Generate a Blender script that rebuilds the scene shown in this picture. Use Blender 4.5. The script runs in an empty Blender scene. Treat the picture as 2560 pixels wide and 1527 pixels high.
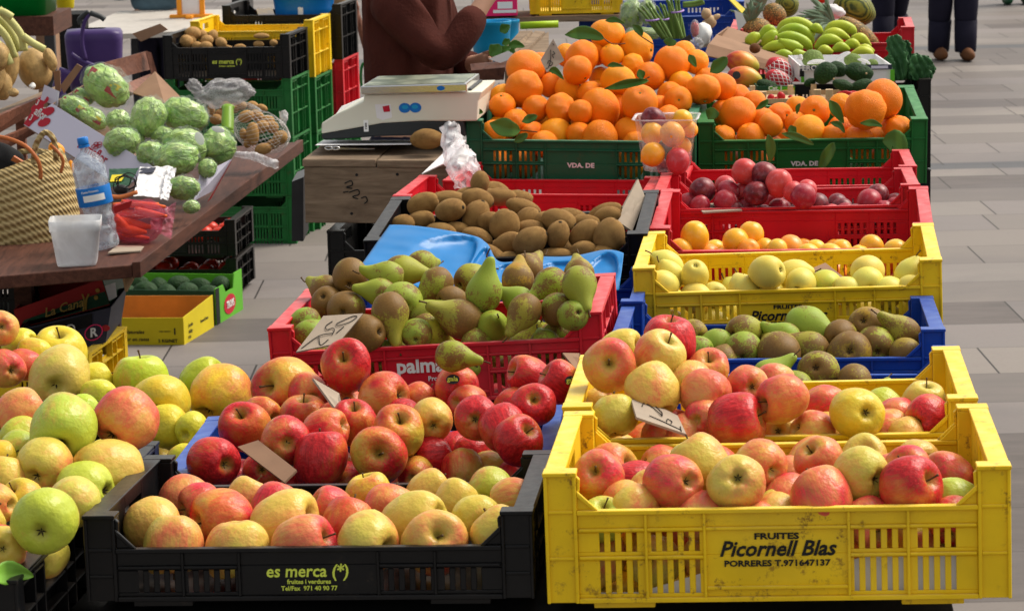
import bpy, bmesh, math, random
from mathutils import Vector, Matrix, noise as mnoise
random.seed(7)
S = bpy.context.scene
C = S.collection
R = math.radians
# ------------------------------------------------------------------ camera
PXF, PITCH, ROLL, CAMZ = 6851.5, 0.1811, -0.02339, 2.0      # focal length in photo pixels (2560 wide)
cd = bpy.data.cameras.new('camera'); cam = bpy.data.objects.new('camera', cd); C.objects.link(cam)
cam.matrix_world = Matrix.Translation((0, 0, CAMZ)) @ Matrix.Rotation(math.pi/2-PITCH, 4, 'X') @ Matrix.Rotation(ROLL, 4, 'Z')
cd.sensor_width = 36; cd.lens = PXF/2560*36; cd.clip_end = 400; cd.clip_start = .1
cd.dof.use_dof = True; cd.dof.focus_distance = 5.0; cd.dof.aperture_fstop = 24
S.camera = cam
# ------------------------------------------------------------------ sky and sun
SUN_EL, SUN_AZ = R(52), R(62)          # azimuth measured from +Y towards +X
w = bpy.data.worlds.new('World'); S.world = w; w.use_nodes = True
nt = w.node_tree; bg = nt.nodes['Background']
sky = nt.nodes.new('ShaderNodeTexSky'); sky.sky_type = 'NISHITA'; sky.sun_disc = False
sky.sun_elevation = SUN_EL; sky.sun_rotation = SUN_AZ; sky.dust_density = 3.0; sky.air_density = 1.2; sky.ozone_density = .3
hs = nt.nodes.new('ShaderNodeHueSaturation'); hs.inputs['Saturation'].default_value = .35      # thin high cloud: a paler sky
wm = nt.nodes.new('ShaderNodeMix'); wm.data_type = 'RGBA'; wm.blend_type = 'MULTIPLY'; wm.inputs[0].default_value = 1; wm.inputs[7].default_value = (1, .955, .875, 1)
nt.links.new(sky.outputs[0], hs.inputs['Color']); nt.links.new(hs.outputs[0], wm.inputs[6]); nt.links.new(wm.outputs[2], bg.inputs[0]); bg.inputs[1].default_value = 0.15
sd = bpy.data.lights.new('sun', 'SUN'); sun = bpy.data.objects.new('sun', sd); C.objects.link(sun)
sd.energy = 2.3; sd.angle = R(30); sd.color = (1, .93, .82)
sun.rotation_euler = Vector((math.sin(SUN_AZ)*math.cos(SUN_EL), math.cos(SUN_AZ)*math.cos(SUN_EL), math.sin(SUN_EL))).to_track_quat('Z', 'Y').to_euler()
S.view_settings.view_transform = 'Standard'; S.view_settings.look = 'None'
S.view_settings.exposure = 0.50; S.view_settings.gamma = 1

# ------------------------------------------------------------------ helpers
def ray(px, py):
    a, b = px-1280, py-763.5
    u = a*math.cos(ROLL)+b*math.sin(ROLL); v = -a*math.sin(ROLL)+b*math.cos(ROLL)
    return Vector((u/PXF, math.cos(PITCH)-v/PXF*math.sin(PITCH), -math.sin(PITCH)-v/PXF*math.cos(PITCH)))
CAM = Vector((0, 0, CAMZ))
def at(px, py, y):
    d = ray(px, py); return CAM + d*(y/d.y)
def atz(px, py, z):
    d = ray(px, py); return CAM + d*((z-CAMZ)/d.z)
VR = Vector((math.cos(ROLL), 0, 0)); VR = cam.matrix_world.to_3x3() @ Vector((1, 0, 0))
VU = cam.matrix_world.to_3x3() @ Vector((0, 1, 0)); VT = cam.matrix_world.to_3x3() @ Vector((0, 0, 1))
def vdir(a, b, c): return (VR*a+VU*b+VT*c).normalized()

def tag(o, label=None, cat=None, group=None, kind=None):
    if label: o['label'] = label
    if cat: o['category'] = cat
    if group: o['group'] = group
    if kind: o['kind'] = kind
    return o
def thing(name, label, cat, M=None, group=None):
    o = bpy.data.objects.new(name, None); C.objects.link(o); o.empty_display_size = .02
    if M is not None: o.matrix_world = M if isinstance(M, Matrix) else Matrix.Translation(M)
    return tag(o, label, cat, group)
class MB:
    def __init__(s): s.v = []; s.f = []; s.M = None
    def add(s, vs, fs):
        n = len(s.v)
        if s.M is not None: vs = [s.M @ Vector(p) for p in vs]
        s.v += [tuple(p) for p in vs]; s.f += [tuple(i+n for i in q) for q in fs]; return s
    def box(s, x0, x1, y0, y1, z0, z1):
        return s.add([(x0,y0,z0),(x1,y0,z0),(x1,y1,z0),(x0,y1,z0),(x0,y0,z1),(x1,y0,z1),(x1,y1,z1),(x0,y1,z1)],
              [(0,3,2,1),(4,5,6,7),(0,1,5,4),(1,2,6,5),(2,3,7,6),(3,0,4,7)])
    def prism(s, pts, t):          # pts: polygon of 3D points, extruded by vector t
        n = len(pts); t = Vector(t); a = [Vector(p) for p in pts]
        nrm = (a[1]-a[0]).cross(a[2]-a[0])
        if nrm.dot(t) > 0: a = a[::-1]
        return s.add(a+[p+t for p in a], [tuple(range(n)), tuple(range(2*n-1, n-1, -1))]+[(i, i+n, (i+1) % n+n, (i+1) % n) for i in range(n)])
    def slab(s, q, t):
        a = [Vector(p) for p in q]; n = (a[1]-a[0]).cross(a[3]-a[0]).normalized()
        return s.prism(a, -n*t)
    def tube(s, pts, rad, n=8, cap=True, flat=1.0):
        pts = [Vector(p) for p in pts]; m = len(pts); rr = rad if isinstance(rad, (list, tuple)) else [rad]*m
        vs = []; fs = []; prev = None
        for i, p in enumerate(pts):
            t = (pts[min(i+1, m-1)]-pts[max(i-1, 0)]).normalized()
            if prev is None:
                a = t.orthogonal().normalized()
            else:
                a = (prev-t*prev.dot(t)).normalized()
            prev = a; b = t.cross(a)
            for k in range(n):
                an = 2*math.pi*k/n; vs.append(p+a*math.cos(an)*rr[i]+b*math.sin(an)*rr[i]*flat)
        for i in range(m-1):
            for k in range(n):
                fs.append((i*n+k, i*n+(k+1) % n, (i+1)*n+(k+1) % n, (i+1)*n+k))
        if cap: fs += [tuple(range(n-1, -1, -1)), tuple(range((m-1)*n, m*n))]
        return s.add(vs, fs)
    def lathe(s, prof, n=32, fn=None):
        vs = []; fs = []
        rings = []
        for (r, z) in prof:
            if r < 1e-5: rings.append([len(vs)]); vs.append(Vector((0, 0, z)))
            else:
                rings.append(list(range(len(vs), len(vs)+n)))
                for k in range(n):
                    a = 2*math.pi*k/n; vs.append(Vector((r*math.cos(a), r*math.sin(a), z)))
        for A, B in zip(rings, rings[1:]):
            for k in range(n):
                k2 = (k+1) % n
                if len(A) == 1 and len(B) == 1: continue
                if len(A) == 1: fs.append((A[0], B[k2], B[k]))
                elif len(B) == 1: fs.append((A[k], A[k2], B[0]))
                else: fs.append((A[k], A[k2], B[k2], B[k]))
        fs = [q[::-1] for q in fs] if prof[0][1] > prof[-1][1] else fs
        if fn: vs = [fn(p) for p in vs]
        return s.add(vs, fs)
    def grid(s, nu, nv, fn):
        vs = [fn(i/nu, j/nv) for j in range(nv+1) for i in range(nu+1)]
        return s.add(vs, [(j*(nu+1)+i, j*(nu+1)+i+1, (j+1)*(nu+1)+i+1, (j+1)*(nu+1)+i) for j in range(nv) for i in range(nu)])
    def mesh(s, name, smooth=False):
        me = bpy.data.meshes.new(name); me.from_pydata([tuple(p) for p in s.v], [], s.f); me.update()
        if smooth: me.shade_smooth()
        return me
def obj(name, mb, mat, parent=None, smooth=False, bevel=0, M=None):
    me = mb.mesh(name, smooth) if isinstance(mb, MB) else mb
    if isinstance(mb, MB): me.materials.append(mat)
    o = bpy.data.objects.new(name, me); C.objects.link(o)
    if parent: o.parent = parent
    if M is not None: o.matrix_world = M
    if bevel:
        b = o.modifiers.new('bevel', 'BEVEL'); b.width = bevel; b.segments = 2; b.limit_method = 'ANGLE'
    return o
def solid(o, t, off=0):
    m = o.modifiers.new('solid', 'SOLIDIFY'); m.thickness = t; m.offset = off; return o
def interp(pts, k=4):
    out = []
    for i in range(len(pts)-1):
        p0 = pts[max(i-1, 0)]; p1 = pts[i]; p2 = pts[i+1]; p3 = pts[min(i+2, len(pts)-1)]
        for j in range(k):
            t = j/k
            out.append(tuple(.5*((2*b)+(-a+c)*t+(2*a-5*b+4*c-d)*t*t+(-a+3*b-3*c+d)*t**3) for a, b, c, d in zip(p0, p1, p2, p3)))
    out.append(tuple(pts[-1])); return out
def smooth3(pts, k=6): return [Vector(p) for p in interp([tuple(p) for p in pts], k)]

# ------------------------------------------------------------------ materials
class NT:
    def __init__(s, name):
        s.m = bpy.data.materials.new(name); s.m.use_nodes = True; s.t = s.m.node_tree
        s.b = s.t.nodes['Principled BSDF']; s.tc = None
    def n(s, typ, **kw):
        x = s.t.nodes.new('ShaderNode'+typ)
        for k, v in kw.items(): setattr(x, k, v)
        return x
    def l(s, a, b): s.t.links.new(a, b)
    def co(s, which='Object'):
        if s.tc is None: s.tc = s.n('TexCoord')
        return s.tc.outputs[which]
    def val(s, sock, v):
        if hasattr(v, 'node') or hasattr(v, 'links'): s.l(v, sock)
        else: sock.default_value = v
    def math(s, op, a, b=0.0, c=0.0, clamp=False):
        x = s.n('Math', operation=op); x.use_clamp = clamp
        s.val(x.inputs[0], a); s.val(x.inputs[1], b); s.val(x.inputs[2], c); return x.outputs[0]
    def noise(s, sc, det=3, vec=None, rough=.55, dist=0):
        x = s.n('TexNoise'); x.inputs['Scale'].default_value = sc; x.inputs['Detail'].default_value = det
        x.inputs['Roughness'].default_value = rough; x.inputs['Distortion'].default_value = dist
        s.l(vec if vec is not None else s.co(), x.inputs['Vector']); return x.outputs[0]
    def ramp(s, v, a, b, c0=(0,0,0,1), c1=(1,1,1,1)):
        x = s.n('ValToRGB'); e = x.color_ramp.elements; e[0].position = a; e[1].position = b
        e[0].color = c0; e[1].color = c1; s.l(v, x.inputs[0]); return x.outputs[0]
    def mix(s, f, a, b, mode='MIX'):
        x = s.n('Mix', data_type='RGBA', blend_type=mode); s.val(x.inputs[0], f)
        for sk, v in ((x.inputs[6], a), (x.inputs[7], b)):
            if isinstance(v, tuple): sk.default_value = v if len(v) == 4 else v+(1,)
            else: s.l(v, sk)
        return x.outputs[2]
    def vmap(s, vec=None, sc=(1,1,1), loc=(0,0,0), rot=(0,0,0)):
        x = s.n('Mapping'); x.inputs['Scale'].default_value = sc; x.inputs['Location'].default_value = loc; x.inputs['Rotation'].default_value = rot
        s.l(vec if vec is not None else s.co(), x.inputs[0]); return x.outputs[0]
    def off(s, k=37.0):       # object coordinates shifted by a random amount for each object
        oi = s.n('ObjectInfo'); v = s.n('VectorMath', operation='ADD'); c = s.n('CombineXYZ')
        m = s.math('MULTIPLY', oi.outputs['Random'], k)
        for i in range(3): s.l(m, c.inputs[i])
        s.l(s.co(), v.inputs[0]); s.l(c.outputs[0], v.inputs[1]); s.oi = oi; return v.outputs[0]
    def bump(s, h, st=.3, d=.01):
        x = s.n('Bump'); x.inputs['Strength'].default_value = st; x.inputs['Distance'].default_value = d
        s.l(h, x.inputs['Height']); s.l(x.outputs[0], s.b.inputs['Normal']); return x
    def end(s, col, rough=.5, spec=.5, **kw):
        spec *= .55
        s.val(s.b.inputs['Base Color'], col if not isinstance(col, tuple) else (col if len(col) == 4 else col+(1,)))
        s.val(s.b.inputs['Roughness'], rough); s.b.inputs['Specular IOR Level'].default_value = spec
        for k, v in kw.items(): s.b.inputs[k.replace('_', ' ')].default_value = v
        return s.m
def srgb(h):
    h = h.lstrip('#'); c = [int(h[i:i+2], 16)/255 for i in (0, 2, 4)]
    return tuple(((x/12.92) if x <= .04045 else ((x+.055)/1.055)**2.4) for x in c)
def simple(name, col, rough=.6, var=.25, sc=12, spec=.4, bump=0, **kw):
    q = NT(name); n = q.noise(sc, 4)
    c = q.mix(q.ramp(n, .3, .75), tuple(x*(1-var) for x in col), tuple(min(1, x*(1+var*.6)) for x in col))
    if bump: q.bump(n, bump)
    return q.end(c, rough, spec, **kw)
def plastic(name, col, rough=.42, dirt=.5, scuff=(.7, .7, .7), scf=.35, dcol=(.10, .05, .02)):
    q = NT(name)
    n = q.noise(9, 4); fine = q.noise(120, 3); mid = q.noise(46, 5, rough=.75)
    c = q.mix(q.ramp(n, .35, .7), tuple(x*.84 for x in col), tuple(min(1, x*1.06) for x in col))
    d = q.math('MULTIPLY', q.ramp(mid, .56, .66), dirt)
    d2 = q.math('MULTIPLY', d, q.ramp(q.noise(7, 3, q.off(19.0)), .44, .60)); c = q.mix(q.math('MULTIPLY', q.ramp(q.noise(3.5, 3, q.off(11.0)), .5, .75), .16*scf), c, scuff)
    c = q.mix(d2, c, dcol)
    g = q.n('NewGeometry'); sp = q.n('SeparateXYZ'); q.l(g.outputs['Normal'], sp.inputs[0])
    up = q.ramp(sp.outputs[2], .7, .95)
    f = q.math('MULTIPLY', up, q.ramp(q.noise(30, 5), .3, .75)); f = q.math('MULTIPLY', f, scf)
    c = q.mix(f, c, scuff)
    q.bump(fine, .08, .002)
    return q.end(c, q.math('MULTIPLY_ADD', mid, .3, rough-.12), .5)
M = {}
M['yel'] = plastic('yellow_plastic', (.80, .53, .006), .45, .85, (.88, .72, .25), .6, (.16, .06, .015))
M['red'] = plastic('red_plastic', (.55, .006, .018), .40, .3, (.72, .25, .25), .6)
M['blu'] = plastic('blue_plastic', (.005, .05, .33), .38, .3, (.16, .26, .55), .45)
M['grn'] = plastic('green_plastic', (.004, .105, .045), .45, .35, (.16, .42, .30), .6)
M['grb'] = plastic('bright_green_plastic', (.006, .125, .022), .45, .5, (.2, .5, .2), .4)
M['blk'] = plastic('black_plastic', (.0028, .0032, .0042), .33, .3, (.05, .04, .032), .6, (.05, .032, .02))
M['wht'] = simple('white_paint', (.8, .8, .78), .5, .05)
M['paper'] = simple('white_paper', (.72, .71, .72), .7, .08, 8)
M['inkb'] = simple('black_ink', (.012, .012, .012), .6, .1)
M['inkw'] = simple('white_ink', (.72, .72, .7), .6, .1)
M['inky'] = simple('yellow_green_ink', (.62, .72, .09), .6, .1)
M['inkr'] = simple('red_ink', (.45, .01, .03), .6, .1)
M['stem'] = simple('stem_brown', (.10, .055, .02), .7, .4, 6)
M['stemg'] = simple('stem_green', (.16, .18, .04), .7, .4, 6)
M['calyx'] = simple('calyx_brown', (.035, .024, .012), .8, .4, 6)
M['card'] = simple('grey_cardboard', (.33, .27, .21), .85, .12, 30)
M['cardb'] = simple('brown_cardboard', (.27, .16, .10), .85, .15, 14)
M['chrome'] = simple('polished_steel', (.62, .62, .62), .16, .08, 6, Metallic=1.0)
M['cream'] = simple('cream_plastic', (.66, .65, .54), .4, .05, 6)
M['dgrey'] = simple('dark_grey_plastic', (.03, .033, .035), .45, .1)
M['cloth'] = simple('dark_cloth', (.012, .012, .013), .9, .3, 20)
M['steel'] = simple('dark_steel', (.05, .05, .055), .4, .2, Metallic=.8)

def wood(name, c0, c1, sc=(3, 30, 30), rough=.6):
    q = NT(name); v = q.vmap(sc=sc); n = q.noise(1.6, 6, v, .65, .8); n2 = q.noise(3, 3)
    c = q.mix(q.ramp(n, .3, .7), c0, c1); c = q.mix(q.math('MULTIPLY', q.ramp(n2, .5, .8), .5), c, tuple(x*.45 for x in c0))
    q.bump(n, .35, .004); return q.end(c, rough, .35)
M['woodold'] = wood('weathered_wood', (.12, .082, .052), (.29, .21, .14), (4, 30, 30), .8)
M['wooddk'] = wood('varnished_dark_wood', (.040, .014, .009), (.115, .043, .026), (30, 3, 30), .6)
M['woodred'] = wood('reddish_wood', (.10, .035, .02), (.25, .10, .06), (3, 30, 30), .45)
M['woodlt'] = wood('pale_wood', (.45, .30, .16), (.62, .46, .28), (30, 30, 4), .7)

def apple_mat(name, red, bias, wid=.72):
    """object colour = skin ground colour, object alpha = how far the blush spreads"""
    q = NT(name); v = q.off()
    sx = q.n('SeparateXYZ'); q.l(q.co(), sx.inputs[0])
    streak = q.noise(1.7, 4, q.vmap(v, (5.5, 5.5, .9)), .6, .5)
    low = q.noise(.85, 2, v)
    m = q.math('ADD', q.math('MULTIPLY', sx.outputs[0], .26), q.math('MULTIPLY', streak, .75))
    m = q.math('ADD', m, q.math('MULTIPLY', low, 1.5))
    m = q.math('ADD', m, q.math('MULTIPLY', q.oi.outputs['Alpha'], 1.0))
    m = q.math('DIVIDE', q.math('SUBTRACT', m, 1.34-bias), wid, clamp=True)
    base = q.mix(q.ramp(q.noise(2.2, 3, v), .35, .7), q.oi.outputs['Color'], q.mix(.45, q.oi.outputs['Color'], (.48, .50, .05)))
    rr = q.mix(q.ramp(streak, .35, .68), tuple(x*.62 for x in red), tuple(min(1, x*1.25) for x in red))
    mid = q.mix(.62, base, (.66, .12, .03) if wid < .9 else (.70, .15, .075))
    c = q.mix(q.ramp(m, 0, .5), base, mid); c = q.mix(q.ramp(m, .35, 1.0), c, rr)
    # greenish-russet hollow round the stem
    rad = q.math('SQRT', q.math('ADD', q.math('MULTIPLY', sx.outputs[0], sx.outputs[0]), q.math('MULTIPLY', sx.outputs[1], sx.outputs[1])))
    hol = q.math('ADD', rad, q.math('MULTIPLY', streak, .25)); c = q.mix(q.ramp(hol, .22, .52, (.75,)*3+(1,), (0, 0, 0, 1)), c, (.34, .29, .05))
    vo = q.n('TexVoronoi'); vo.inputs['Scale'].default_value = 11; q.l(v, vo.inputs['Vector'])
    dots = q.ramp(vo.outputs[0], .07, .13, (1, 1, 1, 1), (0, 0, 0, 1))
    c = q.mix(q.math('MULTIPLY', dots, .30), c, (.62, .42, .22))
    br = q.ramp(q.noise(2.6, 4, v, .7), .70, .76); c = q.mix(q.math('MULTIPLY', br, .35), c, (.20, .10, .03))
    q.bump(q.noise(3, 3, v), .12, .05)
    return q.end(c, q.math('MULTIPLY_ADD', low, .25, .24), .5, Subsurface_Weight=0.0)
M['apple'] = apple_mat('apple_skin', (.52, .018, .022), .02)
M['apple_pink'] = apple_mat('pink_apple_skin', (.60, .035, .048), .10, .92)
def pear_mat(name, ground, russet):
    q = NT(name); v = q.off()
    sx = q.n('SeparateXYZ'); q.l(q.co(), sx.inputs[0])
    a = q.noise(1.1, 2, v); b = q.noise(9, 5, v, .75); c_ = q.noise(34, 3, v)
    m = q.math('ADD', q.math('MULTIPLY', a, 1.1), q.math('MULTIPLY', b, 1.25))
    m = q.math('ADD', m, q.math('MULTIPLY', sx.outputs[2], -.13)); m = q.math('ADD', m, q.math('MULTIPLY', q.oi.outputs['Alpha'], .9))
    m = q.math('DIVIDE', q.math('SUBTRACT', m, 1.25), .12, clamp=True)
    g = q.mix(q.ramp(a, .3, .7), q.oi.outputs['Color'], q.mix(.5, q.oi.outputs['Color'], ground))
    r2 = q.mix(q.ramp(b, .35, .7), tuple(x*.7 for x in russet), russet)
    c = q.mix(m, g, r2); sp = q.ramp(c_, .64, .72); c = q.mix(q.math('MULTIPLY', sp, .5), c, tuple(x*.5 for x in russet))
    q.bump(b, .12, .03); return q.end(c, .5, .35)
M['pear'] = pear_mat('green_russet_pear_skin', (.26, .30, .03), (.215, .115, .028))
def yellowpear():
    q = NT('yellow_pear_skin'); v = q.off(); a = q.noise(1.2, 3, v); d = q.noise(16, 3, v); e = q.noise(3.2, 4, v, .75)
    c = q.mix(q.ramp(a, .3, .7), q.oi.outputs['Color'], q.mix(.6, q.oi.outputs['Color'], (.68, .50, .07)))
    c = q.mix(q.math('MULTIPLY', q.ramp(d, .66, .72), .7), c, (.16, .09, .02)); c = q.mix(q.math('MULTIPLY', q.ramp(e, .66, .74), .5), c, (.30, .19, .04))
    return q.end(c, .45, .4)
M['ypear'] = yellowpear()
def kiwi():
    q = NT('kiwi_skin'); v = q.off(); a = q.noise(1.3, 3, v); f = q.noise(60, 3, v); g = q.noise(26, 4, v)
    c = q.mix(q.ramp(a, .3, .7), (.17, .085, .024), (.36, .21, .065)); c = q.mix(q.ramp(f, .45, .65), c, (.36, .20, .07)); c = q.mix(q.math('MULTIPLY', q.ramp(g, .6, .7), .4), c, (.09, .05, .02))
    q.bump(f, .45, .03); 
    return q.end(c, .75, .25)
M['kiwi'] = kiwi()
def orange():
    q = NT('orange_peel'); v = q.off(); a = q.noise(1.2, 3, v); p = q.n('TexVoronoi'); p.inputs['Scale'].default_value = 22; q.l(v, p.inputs['Vector'])
    c = q.mix(q.ramp(a, .3, .7), q.oi.outputs['Color'], q.mix(.55, q.oi.outputs['Color'], (.94, .27, .0)))
    sp = q.ramp(q.noise(5, 3, v), .70, .76); c = q.mix(q.math('MULTIPLY', sp, .35), c, (.45, .16, .02))
    n2 = q.noise(30, 3, v); h = q.math('ADD', q.math('MULTIPLY', p.outputs[0], .7), q.math('MULTIPLY', n2, .8)); q.bump(h, .38, .026)
    return q.end(c, .42, .45)
M['orange'] = orange()
def plum():
    q = NT('plum_skin'); v = q.off(); a = q.noise(1.2, 4, v, .6); b = q.noise(2.6, 4, v, .6); d = q.noise(28, 2, v)
    c = q.mix(q.ramp(a, .3, .7), q.oi.outputs['Color'], q.mix(.35, q.oi.outputs['Color'], (.62, .06, .05)))
    c = q.mix(q.math('MULTIPLY', q.ramp(b, .5, .78), .26), c, (.55, .34, .42)); c = q.mix(q.math('MULTIPLY', q.ramp(d, .68, .74), .4), c, (.7, .5, .35))
    return q.end(c, q.math('MULTIPLY_ADD', b, .5, .12), .5)
M['plum'] = plum()
def amber():
    q = NT('yellow_plum_skin'); v = q.off(); a = q.noise(1.2, 4, v, .6); b = q.noise(2.6, 4, v, .6); d = q.noise(20, 2, v)
    c = q.mix(q.ramp(a, .3, .7), q.oi.outputs['Color'], q.mix(.5, q.oi.outputs['Color'], (.80, .34, .015)))
    c = q.mix(q.math('MULTIPLY', q.ramp(b, .5, .8), .25), c, (.8, .6, .35)); c = q.mix(q.math('MULTIPLY', q.ramp(d, .68, .74), .4), c, (.35, .12, .02))
    return q.end(c, .32, .5)
M['amber'] = amber()
def leafm(name, a, b, rough=.4):
    q = NT(name); v = q.off(); n = q.noise(3, 4, v); vein = q.n('TexWave'); vein.inputs['Scale'].default_value = 3.5; vein.inputs['Distortion'].default_value = 2; q.l(v, vein.inputs[0])
    c = q.mix(q.ramp(n, .3, .7), a, b); c = q.mix(q.math('MULTIPLY', q.ramp(vein.outputs[1], .86, .98), .3), c, tuple(x*1.8 for x in b))
    q.bump(vein.outputs[1], .2, .02); return q.end(c, rough, .45)
M['leaf'] = leafm('citrus_leaf', (.028, .095, .012), (.085, .20, .03))
M['leafl'] = leafm('young_green_leaf', (.08, .22, .02), (.20, .40, .05))
M['cab'] = leafm('cabbage_leaf', (.016, .070, .022), (.045, .14, .045), .5)
def lettuce():
    q = NT('lettuce_leaf'); v = q.off(); n = q.noise(.9, 3, v, .5, 1.0); n2 = q.noise(1.1, 3, v, .5, 1.6)
    vo = q.n('TexVoronoi', feature='DISTANCE_TO_EDGE'); vo.inputs['Scale'].default_value = 1.3; nv = q.n('VectorMath', operation='ADD'); nn = q.n('TexNoise'); nn.inputs['Scale'].default_value = 1.2; q.l(v, nn.inputs['Vector'])
    q.l(v, nv.inputs[0]); q.l(nn.outputs['Color'], nv.inputs[1]); q.l(nv.outputs[0], vo.inputs['Vector']); rib = q.ramp(vo.outputs[0], .0, .05, (1,1,1,1), (0,0,0,1))
    c = q.mix(q.ramp(n, .36, .62), (.17, .36, .045), (.38, .54, .12)); c = q.mix(q.math('MULTIPLY', q.ramp(n2, .45, .66), .4), c, (.56, .64, .24)); c = q.mix(q.math('MULTIPLY', rib, .22), c, (.52, .62, .26))
    h = q.math('MULTIPLY_ADD', rib, .6, n2); q.bump(h, .5, .08)
    q.b.inputs['Coat Weight'].default_value = .6; q.b.inputs['Coat Roughness'].default_value = .12; return q.end(c, .45, .5)
M['lettuce'] = lettuce()
def film(name, tint=(.9, .92, .95), alpha=.25, rough=.12, scale=30, st=.9):
    m = bpy.data.materials.new(name); m.use_nodes = True; t = m.node_tree; t.nodes.clear()
    o = t.nodes.new('ShaderNodeOutputMaterial'); tr = t.nodes.new('ShaderNodeBsdfTransparent'); pr = t.nodes.new('ShaderNodeBsdfPrincipled'); mx = t.nodes.new('ShaderNodeMixShader')
    tr.inputs[0].default_value = tuple(.55+.45*x for x in tint)+(1,); pr.inputs['Base Color'].default_value = tint+(1,); pr.inputs['Roughness'].default_value = rough
    nz = t.nodes.new('ShaderNodeTexNoise'); nz.inputs['Scale'].default_value = scale; nz.inputs['Detail'].default_value = 4; nz.inputs['Distortion'].default_value = 1.5
    tc = t.nodes.new('ShaderNodeTexCoord'); t.links.new(tc.outputs['Object'], nz.inputs['Vector'])
    bp = t.nodes.new('ShaderNodeBump'); bp.inputs['Strength'].default_value = st; bp.inputs['Distance'].default_value = .01; t.links.new(nz.outputs[0], bp.inputs['Height']); t.links.new(bp.outputs[0], pr.inputs['Normal'])
    rp = t.nodes.new('ShaderNodeMapRange'); rp.inputs[1].default_value = .4; rp.inputs[2].default_value = .7; rp.inputs[3].default_value = alpha*.5; rp.inputs[4].default_value = min(1, alpha*1.7)
    t.links.new(nz.outputs[0], rp.inputs[0]); t.links.new(rp.outputs[0], mx.inputs[0])
    t.links.new(tr.outputs[0], mx.inputs[1]); t.links.new(pr.outputs[0], mx.inputs[2]); t.links.new(mx.outputs[0], o.inputs[0]); return m
M['film'] = film('clear_film'); M['filmw'] = film('milky_film', (.92, .91, .93), .42, .35, 16)
M['punnet'] = film('clear_punnet_plastic', (.85, .84, .86), .22, .12, 10, .3); M['filmunit'] = film('clear_wrap_film', (.9, .95, .95), .07, .10, 1.6, .7)
M['tub'] = film('frosted_plastic', (.78, .79, .81), .80, .35, 4, .15); M['pinkbag'] = film('pink_bag_film', (.85, .22, .34), .24, .15, 24)
M['bottle'] = film('bottle_plastic', (.70, .78, .86), .30, .08, 26, .8)

# ------------------------------------------------------------------ text
def text_mesh(body, size, mat, bold=0.0, shear=0.0, sx=1.0, align='CENTER'):
    cu = bpy.data.curves.new('text', 'FONT'); cu.body = body; cu.size = size; cu.align_x = align; cu.align_y = 'CENTER'
    cu.offset = bold*size; cu.shear = shear; cu.extrude = .0003; cu.resolution_u = 2
    o = bpy.data.objects.new('tmp', cu); C.objects.link(o)
    dg = bpy.context.evaluated_depsgraph_get(); me = bpy.data.meshes.new_from_object(o.evaluated_get(dg))
    bpy.data.objects.remove(o); bpy.data.curves.remove(cu)
    for v in me.vertices: v.co.x *= sx
    me.materials.clear(); me.materials.append(mat); return me
def lettering(name, lines, parent, local):
    """lines: (text,size,x,y,mat,bold,shear,sx); joined into one mesh per colour; local: matrix taking text x,y plane into the parent's frame"""
    by = {}
    for (tx, sz, x, y, mat, bo, sh, sx) in lines:
        me = text_mesh(tx, sz, mat, bo, sh, sx); mb = by.setdefault(mat.name, (MB(), mat))[0]
        mb.add([(v.co.x+x, v.co.y+y, v.co.z) for v in me.vertices], [tuple(p.vertices) for p in me.polygons]); bpy.data.meshes.remove(me)
    for k, (mb, mat) in by.items():
        o = obj(name, mb, mat, parent); o.matrix_local = local
FRONT = Matrix(((1,0,0,0),(0,0,-1,0),(0,1,0,0),(0,0,0,1)))     # text plane -> x right, z up, facing -y

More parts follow.
